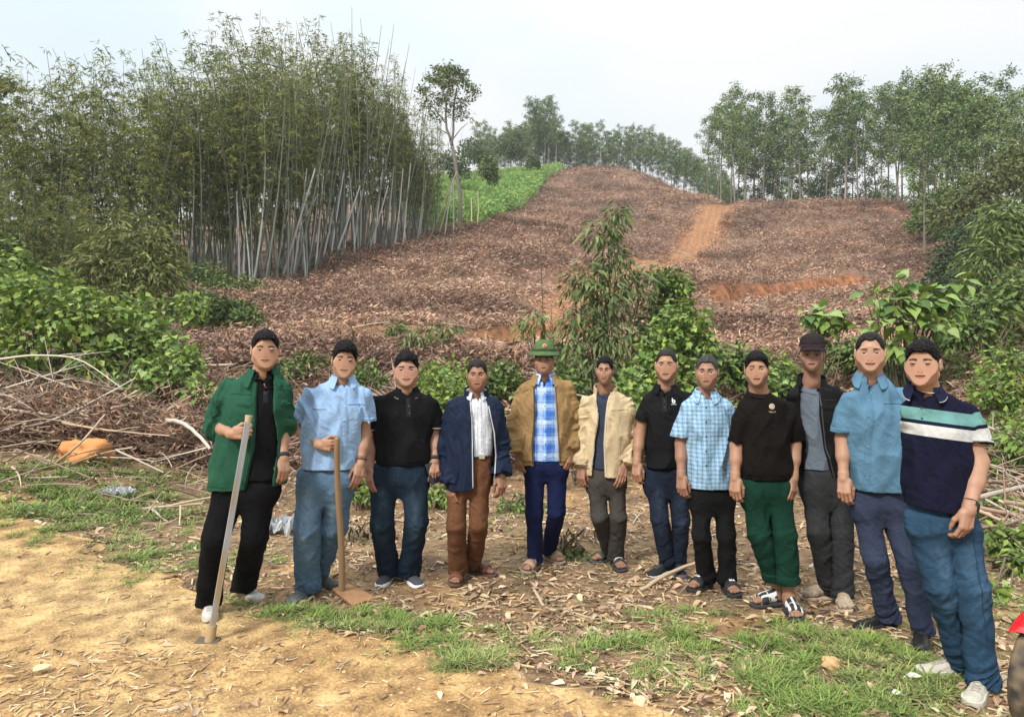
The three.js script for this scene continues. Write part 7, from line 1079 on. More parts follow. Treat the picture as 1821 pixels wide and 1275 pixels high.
// centre
shrub({ label: 'tall bamboo sapling with long drooping leaves behind the man in beige', name: 'bamboo_sapling', at: G2(1075, 11.8), blobs: [[1098, 385, 11.8, 24, 34], [1072, 420, 11.8, 38, 36], [1090, 470, 11.8, 36, 50], [1040, 505, 11.7, 42, 50], [1080, 540, 11.6, 50, 52], [1120, 510, 11.8, 45, 34], [1030, 580, 11.5, 40, 50], [1090, 610, 11.4, 56, 46], [1150, 490, 12, 26, 22], [1010, 630, 11.3, 34, 40], [1050, 660, 11.2, 60, 40]], n: 260, mass: 2100, len: 0.20, set: LANCE, cols: [[0.115, 0.155, 0.05], [0.15, 0.19, 0.065], [0.08, 0.115, 0.04]], seed: 320, twigs: 3, droop: 1.1, poles: [[1062, 700, 1100, 360, 11.8, 0.022], [1050, 700, 1078, 400, 11.8, 0.018], [1085, 700, 1096, 450, 11.7, 0.02], [1035, 700, 1040, 500, 11.6, 0.015], [1100, 700, 1150, 480, 11.9, 0.016]], stem: [0.07, 0.075, 0.035] });
shrub({ label: 'dark bush with a yellow-green top between the sapling and the vine', at: G2(1185, 12.4), blobs: [[1190, 545, 12.4, 42, 40], [1180, 600, 12.2, 50, 60], [1190, 505, 12.4, 26, 20]], n: 40, mass: 2200, len: 0.11, set: OVAL, cols: MIDGREEN, seed: 321, twigs: 8 });
shrub({ label: 'yellow-green shoots crowning the dark bush behind the vine', name: 'vine_shoot', at: G2(1195, 12.1), blobs: [[1190, 492, 12.2, 32, 18], [1210, 510, 12.1, 22, 18]], n: 60, mass: 260, len: 0.11, set: OVAL, cols: VINE, seed: 327, twigs: 3 });
shrub({ label: 'rounded bright green climbing vine behind the man with cropped hair', name: 'vine_bush', at: G2(1205, 10.6), blobs: [[1215, 575, 10.6, 52, 42], [1180, 620, 10.4, 50, 45], [1240, 625, 10.5, 40, 50], [1150, 670, 10.2, 45, 38], [1215, 680, 10.2, 62, 45], [1130, 700, 10, 40, 40]], n: 280, mass: 2300, len: 0.105, set: HEART, cols: VINE, seed: 322, twigs: 8 });
shrub({ label: 'spindly young plant with long hanging leaves left of the helmeted man', name: 'leafy_plant', at: G2(948, 13.2), blobs: [[950, 566, 13.2, 26, 18], [930, 590, 13.2, 18, 14], [968, 590, 13.2, 12, 16], [962, 615, 13.1, 14, 14]], n: 70, mass: 60, len: 0.22, set: LANCE, cols: VINE, seed: 323, twigs: 2, droop: 1.0, poles: [[952, 655, 948, 560, 13.2, 0.014], [966, 655, 962, 590, 13.2, 0.012]] });
[[965, 13.6, 388, 'thin bare dead stem standing left of the bamboo sapling'], [982, 13.9, 545, 'short bare dead stem beside the taller one behind the helmet'], [625, 14.5, 590, 'thin dry stick standing on the bank behind the man with the hoe']].forEach(([px, d, top, label], k) => { const r = RNG(330 + k), a = G2(px, d), b = at(px - 6 + 4 * k, top, d), g = new GB(), pts = [V(0, 0, 0), b.clone().sub(a).multiplyScalar(0.4).add(V(0.03, 0, 0)), b.clone().sub(a)]; g.stick(pts, 0.016, 0.004, [0.10, 0.07, 0.045], 5); for (let i = 0; i < 7; i++) { const p = onCurve(pts, r.r(0.2, 0.9)); g.stick(curve(p, V(r.r(-1, 1), r.r(0.3, 1), r.r(-1, 1)), r.r(0.15, 0.4), V(0, 0, 0), 2), 0.006, 0.002, [0.10, 0.07, 0.045], 3); } const o = single('dead_stem', g.build(), M.bark, label, 'dead stem'); o.position.copy(a); });
[[745, 600, 14, 34, 22, 'bamboo seedling on the bank behind the man in black'], [790, 590, 14.4, 30, 18, 'bamboo seedling on the bank right of its neighbour'], [705, 585, 15, 18, 14, 'small seedling at the left end of the bank seedlings']].forEach(([px, py, d, rx, ry, label], k) => shrub({ name: 'bamboo_seedling', label, cat: 'seedling', at: G2(px, d), blobs: [[px, py, d, rx, ry], [px - rx * 0.4, py + ry, d, rx * 0.6, ry]], n: 60, mass: 120, len: 0.18, set: LANCE, cols: MIDGREEN, seed: 340 + k, twigs: 4, droop: 0.9 }));
[[640, 665, 12.2, 40, 24, 'weedy bush behind the shoulder of the man in light blue'], [800, 670, 11.6, 50, 34, 'leafy green weeds behind the man in the plain black polo and the navy jacket'], [890, 675, 11.6, 36, 40, 'leafy weeds between the navy jacket and the tan jacket'], [860, 760, 9.4, 60, 40, 'low green weeds by the knees between the navy and tan jackets'], [1000, 690, 10.9, 40, 40, 'dark leaves behind the shoulder of the helmeted man'], [690, 770, 9.2, 40, 40, 'low weeds behind the hands of the man in black'], [1310, 650, 10.6, 34, 40, 'broad-leaved green bush behind the man in the black sweater'], [1370, 650, 11.2, 40, 30, 'sparse leafy scrub left of the capped man'], [1400, 690, 10.2, 40, 40, 'pale leaved weeds behind the capped man'], [1290, 760, 9, 50, 50, 'weeds behind the elbows of the checked shirt'], [930, 900, 7.8, 44, 22, 'low green seedlings by the knees of the man in brown trousers'], [640, 970, 6.6, 26, 20, 'round-leaved creeper at the feet of the man with the hoe'], [1010, 985, 6.1, 34, 14, 'small leafy weeds beside the tan sandals']].forEach(([px, py, d, rx, ry, label], k) => shrub({ name: 'weed_bush', label, cat: 'weeds', at: G2(px, d), blobs: [[px, py, d, rx, ry], [px + rx * 0.6, py + ry * 0.4, d - 0.2, rx * 0.6, ry * 0.7], [px - rx * 0.5, py + ry * 0.3, d - 0.2, rx * 0.6, ry * 0.7]], n: [30, 60, 50, 60, 30, 40, 60, 40, 50, 40, 40, 30, 30][k], mass: [500, 900, 800, 700, 600, 500, 500, 500, 500, 600, 240, 60, 130][k], len: [0.10, 0.10, 0.10, 0.095, 0.12, 0.09, 0.14, 0.10, 0.11, 0.10, 0.075, 0.07, 0.06][k], set: k % 3 === 2 ? HEART : OVAL, cols: k % 2 ? VINE : MIDGREEN, seed: 350 + k, twigs: 4 }));
// right
shrub({ label: 'broad heart-leaved sapling above the teal shirt and the striped polo', name: 'leafy_sapling', at: G2(1606, 9.6), blobs: [[1600, 540, 9.6, 48, 26], [1560, 525, 9.6, 34, 18], [1650, 530, 9.6, 42, 24], [1585, 580, 9.5, 44, 24], [1650, 575, 9.5, 46, 24], [1700, 505, 9.7, 28, 14], [1600, 500, 9.6, 22, 12], [1690, 555, 9.6, 24, 16], [1610, 620, 9.4, 26, 30]], n: 190, mass: 60, len: 0.185, set: HEART, cols: VINE, seed: 370, twigs: 4, droop: 0.55, poles: [[1612, 740, 1606, 520, 9.6, 0.022]], stem: [0.06, 0.06, 0.035] });
shrub({ label: 'small heart-leaved sapling above the cap of the older man', name: 'leafy_sapling', at: G2(1458, 10), blobs: [[1458, 562, 10, 36, 16], [1455, 595, 10, 22, 22], [1490, 575, 10, 18, 10]], n: 70, mass: 30, len: 0.16, set: HEART, cols: VINE, seed: 371, twigs: 4, droop: 0.45, poles: [[1462, 740, 1458, 560, 10, 0.016]] });
shrub({ label: 'bright leafy vine bush at the right edge beside the striped polo', name: 'vine_bush', at: G2(1800, 9.2), blobs: [[1795, 650, 9.2, 50, 40], [1770, 700, 9, 45, 40], [1830, 720, 8.8, 50, 60], [1790, 780, 8.4, 55, 50]], n: 200, mass: 1500, len: 0.10, set: OVAL, cols: VINE, seed: 372, twigs: 8 });
shrub({ label: 'olive scrub on the bank behind the striped polo', at: G2(1740, 12.5), blobs: [[1740, 620, 12.5, 60, 40], [1690, 650, 12, 50, 50], [1800, 590, 13, 60, 50], [1720, 700, 11, 60, 40]], n: 0, mass: 2600, len: 0.12, set: OVAL, cols: OLIVEL, seed: 373, twigs: 8 });
shrub({ label: 'tall bamboo bush with long leaves at the right edge of the clearing', name: 'bamboo_bush', at: G2(1790, 16.5), blobs: [[1790, 400, 16.5, 55, 50], [1765, 470, 16.3, 60, 55], [1810, 540, 16, 70, 60], [1740, 560, 16, 50, 45], [1850, 430, 16.6, 60, 70]], n: 120, mass: 4200, len: 0.24, set: LANCE, cols: MIDGREEN, seed: 374, twigs: 7, droop: 0.9, poles: [[1770, 650, 1800, 360, 16.5, 0.025], [1800, 650, 1770, 400, 16.4, 0.022]] });
shrub({ label: 'dark green thicket where the clearing meets the right-hand wood', at: G2(1700, 24), blobs: [[1700, 470, 24, 45, 50], [1740, 430, 24.5, 50, 50], [1670, 520, 23, 40, 40], [1720, 530, 22.5, 50, 45]], n: 0, mass: 4200, len: 0.17, set: OVAL, cols: [[0.04, 0.075, 0.028], [0.06, 0.10, 0.032], [0.03, 0.055, 0.022]], seed: 375, twigs: 6 });
shrub({ label: 'yellow-green bushy tree below the acacias at the right edge', name: 'bushy_tree', cat: 'tree', at: G2(1790, 34), blobs: [[1790, 320, 34, 60, 36], [1740, 350, 34, 55, 36], [1830, 290, 34.5, 60, 50], [1700, 380, 34, 50, 30], [1780, 390, 33, 70, 40]], n: 0, mass: 6000, len: 0.24, set: OVAL, cols: OLIVEL, seed: 376, twigs: 6 });
shrub({ label: 'dark shrubs along the foot of the right-hand wood', at: G2(1670, 46), blobs: [[1660, 365, 46, 40, 26], [1700, 350, 46, 40, 30], [1640, 400, 45, 30, 20], [1690, 410, 43, 34, 26]], n: 0, mass: 3400, len: 0.26, set: OVAL, cols: MIDGREEN, seed: 377, twigs: 4 });
[[850, 275, 84, 30, 20], [905, 262, 95, 26, 16], [800, 290, 72, 34, 22], [868, 300, 66, 16, 22], [948, 290, 92, 12, 18], [838, 265, 92, 24, 20]].forEach(([px, py, d, rx, ry], k) => shrub({ name: 'bushy_tree', cat: 'tree', label: ['bushy tree beyond the seedlings just right of the forked tree', 'rounded tree at the upper edge of the seedling slope', 'bushy tree behind the forked tree trunk', 'dark small tree in the middle of the seedling slope', 'small tree at the top corner of the seedling slope', 'bushy tree on the skyline left of the hilltop strip'][k], at: G2(px, d), blobs: [[px, py, d, rx, ry], [px + rx * 0.5, py + ry * 0.7, d, rx * 0.6, ry * 0.7]], n: 0, mass: 1500, len: 0.34, set: OVAL, cols: k === 3 ? MIDGREEN : [[0.06, 0.095, 0.035], [0.085, 0.12, 0.04], [0.11, 0.14, 0.05]], seed: 380 + k, twigs: 4 }));

shrub({ label: 'pale green leafy weeds at the right edge above the cut branches', name: 'weed_bush', cat: 'weeds', at: G2(1800, 8), blobs: [[1800, 830, 7.8, 50, 36], [1760, 800, 8, 40, 40], [1840, 800, 7.6, 50, 60]], n: 90, mass: 900, len: 0.10, set: OVAL, cols: VINE, seed: 390, twigs: 6 });
shrub({ label: 'tangled green scrub filling the bank between the right sapling and the edge', at: G2(1740, 10.6), blobs: [[1720, 600, 10.8, 50, 40], [1760, 560, 11, 50, 40], [1700, 680, 10.2, 50, 50], [1810, 530, 11.4, 50, 50]], n: 120, mass: 2200, len: 0.12, set: OVAL, cols: MIDGREEN, seed: 391, twigs: 6 });
shrub({ label: 'low grassy green weeds behind the legs at the far right', name: 'weed_bush', cat: 'weeds', at: G2(1790, 6), blobs: [[1790, 960, 5.9, 50, 26], [1830, 1000, 5.6, 40, 30], [1770, 1060, 5.0, 30, 24]], n: 40, mass: 420, len: 0.09, set: OVAL, cols: VINE, seed: 392, twigs: 4 });
shrub({ label: 'leafy scrub behind the shoulders of the teal shirt and the capped man', at: G2(1540, 11), blobs: [[1530, 640, 11, 40, 40], [1490, 640, 11.2, 30, 34], [1590, 660, 10.6, 40, 40]], n: 90, mass: 1100, len: 0.12, set: OVAL, cols: MIDGREEN, seed: 393, twigs: 5 });

shrub({ label: 'vine hanging in the middle of the left brush pile, right of the mound', name: 'vine_bush', at: G2(300, 10.2), blobs: [[300, 660, 10.1, 60, 34], [350, 700, 9.9, 34, 30], [240, 690, 9.9, 50, 26], [330, 640, 10.4, 40, 30]], n: 120, mass: 700, len: 0.105, set: HEART, cols: VINE, seed: 394, twigs: 6 });
shrub({ label: 'dark bushes behind the brush between the green jacket and the light blue shirt', at: G2(540, 13), blobs: [[545, 650, 12.8, 40, 26], [500, 665, 12.4, 40, 24]], n: 20, mass: 600, len: 0.11, set: OVAL, cols: MIDGREEN, seed: 395, twigs: 4 });
shrub({ label: 'big leafy green bush behind the navy jacket man and his left neighbour', name: 'weed_bush', cat: 'weeds', at: G2(790, 10.8), blobs: [[770, 690, 10.6, 50, 46], [820, 720, 10.3, 44, 50], [740, 720, 10.2, 40, 44]], n: 90, mass: 1300, len: 0.10, set: OVAL, cols: VINE, seed: 396, twigs: 6 });
shrub({ label: 'leafy weeds filling the gap between the beige jacket and the black polo with a logo', name: 'weed_bush', cat: 'weeds', at: G2(1135, 9.6), blobs: [[1140, 720, 9.5, 36, 36], [1120, 760, 9.2, 36, 30]], n: 60, mass: 500, len: 0.10, set: HEART, cols: VINE, seed: 397, twigs: 4 });
{ const t = shrub({ label: 'dark tree crown high at the left edge behind the bamboo', name: 'dark_tree', cat: 'tree', at: G2(-10, 42), blobs: [[0, 152, 42, 26, 14], [-30, 160, 42, 30, 24], [-20, 220, 42, 30, 40]], n: 0, mass: 2600, len: 0.26, set: OVAL, cols: [[0.05, 0.07, 0.03], [0.07, 0.09, 0.035]], seed: 398, twigs: 4, poles: [[-10, 470, -8, 160, 42, 0.16]], stem: [0.12, 0.10, 0.08] }); }

[[585, 800, 9.0, 34, 24, 'low weeds behind the hip of the man with the hoe'], [640, 870, 7.9, 30, 20, 'small green weeds between the blue jeans and the dark jeans'], [780, 880, 7.9, 30, 18, 'green weeds between the dark jeans and the brown trousers'], [1030, 800, 8.9, 30, 26, 'leafy sprigs between the two jackets, tan and beige'], [1440, 830, 8.2, 34, 26, 'scrubby weeds between the green trousers and the grey trousers'], [440, 690, 11.5, 40, 26, 'leafy scrub at the shoulder of the green jacket'], [1770, 900, 6.9, 40, 24, 'weeds growing through the cut branches at the right edge']].forEach(([px, py, d, rx, ry, label], k) => shrub({ name: 'weed_bush', label, cat: 'weeds', at: G2(px, d), blobs: [[px, py, d, rx, ry], [px + rx * 0.6, py + ry * 0.4, d - 0.2, rx * 0.6, ry * 0.7]], n: 40, mass: 260, len: 0.085, set: k % 2 ? HEART : OVAL, cols: VINE, seed: 410 + k, twigs: 4 }));

// ---------- what lies on the ground ----------
const nearD = (r, a, b, p = 1) => 1 / lerp(1 / a, 1 / b, Math.pow(r(), p));
{
  const r = RNG(401), G = [];
  for (let k = 0; k < 3; k++) { const g = new GB(), n = 5, w = [0.3, 0.42, 0.26][k]; let pr = null; for (let i = 0; i <= n; i++) { const t = i / n, h = Math.sin(Math.PI * Math.pow(t, 0.8)) * w / 2, y = 0.10 * Math.sin(t * 4 + k) + 0.05, row = [[-1, 0.16], [0, 0], [1, 0.13]].map(([e, u]) => g.v(e * h, y + u * h * 3, t - 0.5, jit([1, 1, 1], r, 0.08))); if (pr) for (let q = 0; q < 2; q++) g.q(pr[q], row[q], row[q + 1], pr[q + 1]); pr = row; } G.push(g.build()); }
  const L = [[], [], []];
  for (let i = 0; i < 26000; i++) {
    const d = nearD(r, 3.0, 16, 0.75), x = r.r(-0.85, 0.85) * d, t = trackEdge(x) - d, n = fbm2(x * 1.1 + 7, d * 1.1, 3);
    if (underFoot(x, d)) continue;
    if (t > 0.1 ? r() < 0.985 : d < 6.5 ? r() < 0.45 + (n < 0 ? 0.4 : 0) : n < -0.1 && r() < 0.7) continue;
    const c = jit(r.p([[0.34, 0.23, 0.13], [0.42, 0.31, 0.19], [0.28, 0.17, 0.10], [0.17, 0.10, 0.065], [0.50, 0.39, 0.26], [0.38, 0.26, 0.16]]), r, 0.25);
    L[r.i(3)].push({ p: onGround(x, d, 0.008 + (d > 8 ? r.r(0, 0.06) : 0)), ry: r.r(0, 6.28), rx: r.r(-0.35, 0.35), rz: r.r(-0.5, 0.5), s: r.r(0.035, 0.095), c });
  }
  L.forEach((l, k) => scatter('leaf_litter', G[k], M.dry, l, 'dead brown leaves strewn over the ground behind and around the men', 'leaf litter'));
  // straw, chips of wood and bark
  const straw = new THREE.BoxGeometry(1, 0.05, 0.09, 3, 1, 1); { const p = straw.attributes.position; for (let i = 0; i < p.count; i++) p.setY(i, p.getY(i) + 0.05 * Math.sin(p.getX(i) * 3)); } paintGeo(straw, [1, 1, 1]); straw.computeVertexNormals();
  const chip = new THREE.BoxGeometry(1, 0.10, 0.30); paintGeo(chip, [1, 1, 1]); { const p = chip.attributes.position; for (let i = 0; i < p.count; i++) if (p.getX(i) > 0) p.setZ(i, p.getZ(i) * 0.5); } chip.computeVertexNormals();
  const S1 = [], S2 = [];
  for (let i = 0; i < 44000; i++) {
    const d = nearD(r, 2.9, 12, 0.8), x = r.r(-0.85, 0.85) * d, t = trackEdge(x) - d, n = fbm2(x * 1.6, d * 1.6 + 3, 3), gate = t > 0 ? 0.07 + 0.4 * Math.max(0, n) + (x < -1.4 && d < 4.0 ? 0.35 : 0) : clamp(0.42 + 1.2 * n); if (r() > gate || underFoot(x, d)) continue;
    const c = jit(r.p([[0.44, 0.31, 0.16], [0.52, 0.39, 0.22], [0.36, 0.23, 0.11], [0.27, 0.17, 0.09], [0.58, 0.46, 0.29], [0.20, 0.12, 0.07]]), r, 0.2), o = { p: onGround(x, d, t > 0 ? 0.010 : 0.012), ry: r.r(0, 6.28), rz: r.r(-0.12, 0.12), rx: r.r(-0.3, 0.3), c };
    if (r() < 0.72) S1.push({ ...o, s: (0.018 + 0.09 * Math.pow(r(), 2)) * (t > 0 ? 0.8 : 1) }); else S2.push({ ...o, s: r.r(0.010, 0.045) });
  }
  scatter('straw', straw, M.dry, S1, 'pale dry straw and bamboo leaf shreds scattered on the ground', 'straw'); scatter('wood_chips', chip, M.dry, S2, 'chips of wood and bark scattered over the track', 'wood chips');
  // pebbles and clods
  const peb = new THREE.IcosahedronGeometry(1, 1); { const p = peb.attributes.position; for (let i = 0; i < p.count; i++) { const v = V(p.getX(i), p.getY(i), p.getZ(i)), k = 1 + 0.25 * noise3(v.x * 1.5, v.y * 1.5, v.z * 1.5); p.setXYZ(i, v.x * k, v.y * k * 0.65, v.z * k); } } paintGeo(peb, [1, 1, 1]); peb.computeVertexNormals(); const PB = [];
  for (let i = 0; i < 5200; i++) { const d = nearD(r, 2.9, 8, 0.9), x = r.r(-0.85, 0.85) * d, t = trackEdge(x) - d; if (t < -0.6 && r() < 0.8) continue; PB.push({ p: onGround(x, d, 0.004), ry: r.r(0, 6.28), s: 0.003 + 0.011 * Math.pow(r(), 4), c: jit([0.46, 0.28, 0.12], r, 0.25) }); }
  scatter('gravel', peb, M.dry, PB, 'small clods and grit on the yellow track', 'gravel');
  // twigs
  const tw = []; for (let k = 0; k < 4; k++) { const g = new GB(); g.stick(curve(V(-0.5, 0, 0), V(1, r.r(-0.05, 0.2), r.r(-0.3, 0.3)), 1, V(r.r(-0.1, 0.1), -0.25, r.r(-0.7, 0.7)), 5), 0.013, 0.006, [1, 1, 1], 5); tw.push(g.build()); }
  const T = [[], [], [], []];
  for (let i = 0; i < 2600; i++) { const d = nearD(r, 3.2, 15, 0.6), x = r.r(-0.85, 0.85) * d, t = trackEdge(x) - d; if (t > 0.05 && r() < 0.97) continue; const bulk = d > 7 && x < -2.2; T[r.i(4)].push({ p: onGround(x, d, 0.012 + (bulk ? r.r(0, 0.25) : 0)), ry: r.r(0, 6.28), rz: bulk ? r.r(-0.35, 0.35) : r.r(-0.04, 0.04), s: (d < 6.5 ? r.r(0.08, 0.28) : r.r(0.15, 0.6)) * (bulk ? 1.5 : 1), c: jit(r.p([[0.22, 0.155, 0.10], [0.34, 0.26, 0.18], [0.15, 0.10, 0.065], [0.42, 0.35, 0.26]]), r, 0.2) }); }
  T.forEach((l, k) => scatter('twigs', tw[k], M.bark, l, 'thin dry twigs scattered on the ground', 'twigs'));
  // brushwood of the two piles
  const bw = []; for (let k = 0; k < 4; k++) { const g = new GB(), p = curve(V(-0.5, 0, 0), V(1, r.r(0, 0.3), r.r(-0.4, 0.4)), 1, V(0, r.r(-0.8, 0.2), r.r(-0.9, 0.9)), 7); g.stick(p, 0.011, 0.003, [1, 1, 1], 5); for (let b = 0; b < 3; b++) g.stick(curve(onCurve(p, r.r(0.3, 0.8)), V(r.r(0.2, 1), r.r(-0.4, 0.8), r.r(-1, 1)), r.r(0.2, 0.45), V(0, r.r(-0.5, 0.5), 0), 3), 0.005, 0.002, [1, 1, 1], 4); bw.push(g.build()); }
  const B = [[], [], [], []], zone = (n, px0, px1, d0, d1, h) => { for (let i = 0; i < n; i++) { const d = r.r(d0, d1), px = r.r(px0, px1), e = 1 - Math.abs((px - (px0 + px1) / 2) / ((px1 - px0) / 2)) ** 3; B[r.i(4)].push({ p: groundAt(px, d, Math.pow(r(), 1.4) * h * e), ry: r.r(-1.5, 1.5) + (r() < 0.5 ? Math.PI : 0), rz: r.n() * 0.45, rx: r.r(-0.6, 0.6), s: r.r(0.6, 2.2), c: jit(r.p([[0.26, 0.19, 0.13], [0.36, 0.29, 0.22], [0.18, 0.12, 0.08], [0.44, 0.37, 0.29], [0.30, 0.18, 0.13]]), r, 0.2) }); } };
  zone(640, -120, 400, 9.2, 12.0, 0.8); zone(170, 250, 560, 8.8, 11.0, 0.4); zone(170, 1740, 2050, 6.2, 8.2, 0.22); zone(300, 560, 1750, 9.4, 12.5, 0.5);
  { const l = []; for (let i = 0; i < 3800; i++) { const left = r() < 0.62, d = left ? r.r(8.6, 12.2) : r.r(9.3, 13), px = left ? r.r(-150, 420) : r.r(420, 1760); l.push({ p: groundAt(px, d, r.r(0, left ? 0.7 : 0.4) * r()), ry: r.r(0, 6.28), rx: r.r(-0.8, 0.8), s: r.r(0.5, 1.0), c: jit(r.p([[0.20, 0.12, 0.085], [0.28, 0.18, 0.12], [0.14, 0.08, 0.06], [0.34, 0.24, 0.17]]), r, 0.25) }); } scatter('dead_leaves', BRUSH_GEO, M.dry, l, 'dead leaves hanging in the cut brush behind the men', 'dead leaves'); }
  B.forEach((l, k) => scatter('brushwood', bw[k], M.bark, l, 'tangled cut brushwood heaped at both sides behind the men', 'brushwood'));
}
{ // grass
  const r = RNG(421), mk = (n, h, w, lean) => { const g = new GB(); for (let i = 0; i < n; i++) { const a = r.r(0, 6.28), q = r.r(0, 0.035), L = h * r.r(0.6, 1.2), d = V(Math.cos(a) * lean, 1, Math.sin(a) * lean).normalize(), s = V(-Math.sin(a), 0, Math.cos(a)), pts = curve(V(Math.cos(a) * q, -0.004, Math.sin(a) * q), d, L, V(Math.cos(a) * r.r(0.3, 1.2), r.r(-1.0, -0.1), Math.sin(a) * r.r(0.3, 1.2)), 3); let pr = null; pts.forEach((p, k) => { const hw = w * [0.8, 1, 0.7, 0.05][k] / 2, c = jit([1, 1, 1], r, 0.12), row = [g.v(p.x - s.x * hw, p.y, p.z - s.z * hw, c), g.v(p.x + s.x * hw, p.y, p.z + s.z * hw, c)]; if (pr) g.q(pr[0], row[0], row[1], pr[1]); pr = row; }); } return g.build(); };
  const P = [mk(9, 0.10, 0.009, 0.8), mk(8, 0.075, 0.013, 1.1), mk(7, 0.14, 0.008, 0.6)], L = [[], [], []];
  for (let i = 0; i < 74000; i++) { const d = nearD(r, 3.0, 11.5, 0.85), x = r.r(-0.85, 0.85) * d, g = grassDensity(x, d); if (r() > g * 1.0 || underFoot(x, d)) continue; const dry = clamp(0.25 + 0.8 * noise2(x * 3 + 9, d * 3) - g * 0.25); L[r.i(3)].push({ p: onGround(x, d), ry: r.r(0, 6.28), s: r.r(0.45, 0.85) * (0.65 + 0.5 * g) * (x < -2.6 && d > 6.5 ? 1.5 : 1), c: jit(mixc([0.19, 0.27, 0.06], [0.40, 0.37, 0.17], dry), r, 0.35) }); }
  L.forEach((l, k) => scatter('grass', P[k], M.leaf, l, 'short green grass in patches on the ground before and beside the men', 'grass'));
}
{ // single branches one can point to
  const r = RNG(441);
  const branch = (pts, r0, r1, col, label, group, fork = 0) => { const g = new GB(), o = pts[0].clone(), q = pts.map((p) => p.clone().sub(o)); const cu = new THREE.CatmullRomCurve3(q).getPoints(10); cu.forEach((p, i) => { p.x += r.n() * r0 * 0.2; p.y += r.n() * r0 * 0.2; }); g.stick(cu, r0, r1, jit(col, r, 0.1), 7); for (let k = 0; k < fork; k++) { const p = onCurve(cu, r.r(0.35, 0.85)), d = cu[10].clone().sub(cu[0]).normalize().add(V(r.r(-0.6, 0.6), r.r(0, 0.7), r.r(-0.5, 0.5))); g.stick(curve(p, d, r.r(0.25, 0.6), V(r.r(-0.3, 0.3), -0.2, 0), 4), r1 * 1.1, r1 * 0.4, jit(col, r, 0.1), 5); } const m = single('branch', g.build(), M.bark, label, 'branch', group); m.position.copy(o); return m; };
  const PALE = [0.52, 0.46, 0.38], TANW = [0.40, 0.31, 0.21], DK = [0.20, 0.14, 0.10], GRY = [0.34, 0.29, 0.24];
  const A = (l) => l.map(([px, py, d]) => at(px, py, d));
  branch(A([[296, 747, 8.6], [322, 752, 8.4], [345, 768, 8.2], [374, 798, 8.0]]), 0.026, 0.018, [0.42, 0.38, 0.32], 'thick pale curved branch sticking out behind the green jacket');
  branch(A([[-10, 640, 9.2], [60, 632, 9.2], [140, 640, 9.1], [215, 690, 9]]), 0.016, 0.006, PALE, 'long pale branch arching along the top of the left brush pile', null, 2);
  branch(A([[5, 765, 8.8], [90, 748, 8.7], [190, 700, 8.9], [240, 672, 9]]), 0.017, 0.006, PALE, 'pale branch sloping up to the right across the left brush pile', null, 2);
  branch(A([[10, 690, 9], [90, 665, 9], [150, 648, 9.2]]), 0.012, 0.005, PALE, 'thin pale branch rising at the left edge of the pile', null, 1);
  branch(A([[110, 752, 8.6], [190, 765, 8.4], [300, 775, 8.4]]), 0.015, 0.008, TANW, 'tan branch lying level above the orange soil clod', null, 1);
  branch(A([[100, 822, 7.9], [140, 790, 7.8], [185, 738, 8.2]]), 0.014, 0.01, TANW, 'tan stick leaning over the orange soil clod');
  branch(A([[0, 855, 7.6], [60, 850, 7.5], [120, 848, 7.5]]), 0.012, 0.008, GRY, 'grey stick lying in the left grass');
  branch(A([[180, 915, 7.2], [250, 905, 7.0], [360, 895, 7]]), 0.018, 0.012, TANW, 'long tan branch in front of the left brush by the white bag', null, 1);
  branch(A([[270, 905, 6.9], [300, 930, 6.8], [345, 942, 6.8]]), 0.012, 0.006, PALE, 'curved pale twig below the long tan branch');
  branch(A([[320, 900, 6.9], [318, 950, 6.6]]), 0.009, 0.006, TANW, 'short upright twig left of the black trousers');
  branch(A([[30, 800, 8], [110, 830, 7.6], [160, 850, 7.4]]), 0.012, 0.007, DK, 'dark stick sloping down through the left grass');
  branch(A([[205, 800, 8], [290, 840, 7.6]]), 0.012, 0.007, GRY, 'grey stick right of the orange soil clod');
  branch(A([[292, 1056, 5.02], [305, 1070, 4.9], [318, 1092, 4.72]]), 0.014, 0.009, [0.55, 0.46, 0.31], 'short pale stick on the sand left of the white shoe');
  branch(A([[278, 1270, 3.32], [310, 1262, 3.34], [340, 1254, 3.38]]), 0.018, 0.014, TANW, 'thick broken stick at the bottom edge of the track');
  branch(A([[780, 1150, 4.06], [787, 1165, 3.98], [792, 1178, 3.9]]), 0.013, 0.010, [0.60, 0.50, 0.34], 'short pale stake of wood standing in the grass edge');
  branch(A([[975, 1162, 4.0], [1040, 1158, 4.01], [1110, 1160, 4.0]]), 0.011, 0.009, DK, 'straight dark stick lying level in the middle foreground');
  branch(A([[950, 1170, 3.92], [1000, 1166, 3.95]]), 0.009, 0.006, DK, 'shorter dark stick left of the level one');
  branch(A([[950, 1050, 5.0], [980, 1085, 4.66], [1040, 1075, 4.75]]), 0.012, 0.007, TANW, 'bent tan branch lying before the helmeted man', null, 1);
  branch(A([[1080, 1072, 4.8], [1160, 1080, 4.7]]), 0.011, 0.008, TANW, 'tan stick before the man in beige');
  branch(A([[1028, 1128, 4.25], [1080, 1140, 4.15]]), 0.010, 0.006, PALE, 'pale forked twig in the middle foreground', null, 1);
  branch(A([[790, 1098, 4.55], [865, 1078, 4.72]]), 0.010, 0.007, TANW, 'tan stick before the brown trousers');
  branch(A([[1140, 1050, 5.05], [1190, 1020, 5.25], [1240, 1000, 5.4]]), 0.016, 0.012, TANW, 'tan branch under the black shoe of the man with cropped hair');
  branch(A([[1285, 1240, 3.46], [1330, 1200, 3.7], [1350, 1175, 3.86]]), 0.010, 0.005, DK, 'dark forked twig in the right foreground grass', null, 1);
  branch(A([[1440, 1010, 5.4], [1500, 960, 5.8]]), 0.012, 0.009, PALE, 'pale stick behind the grey trousers');
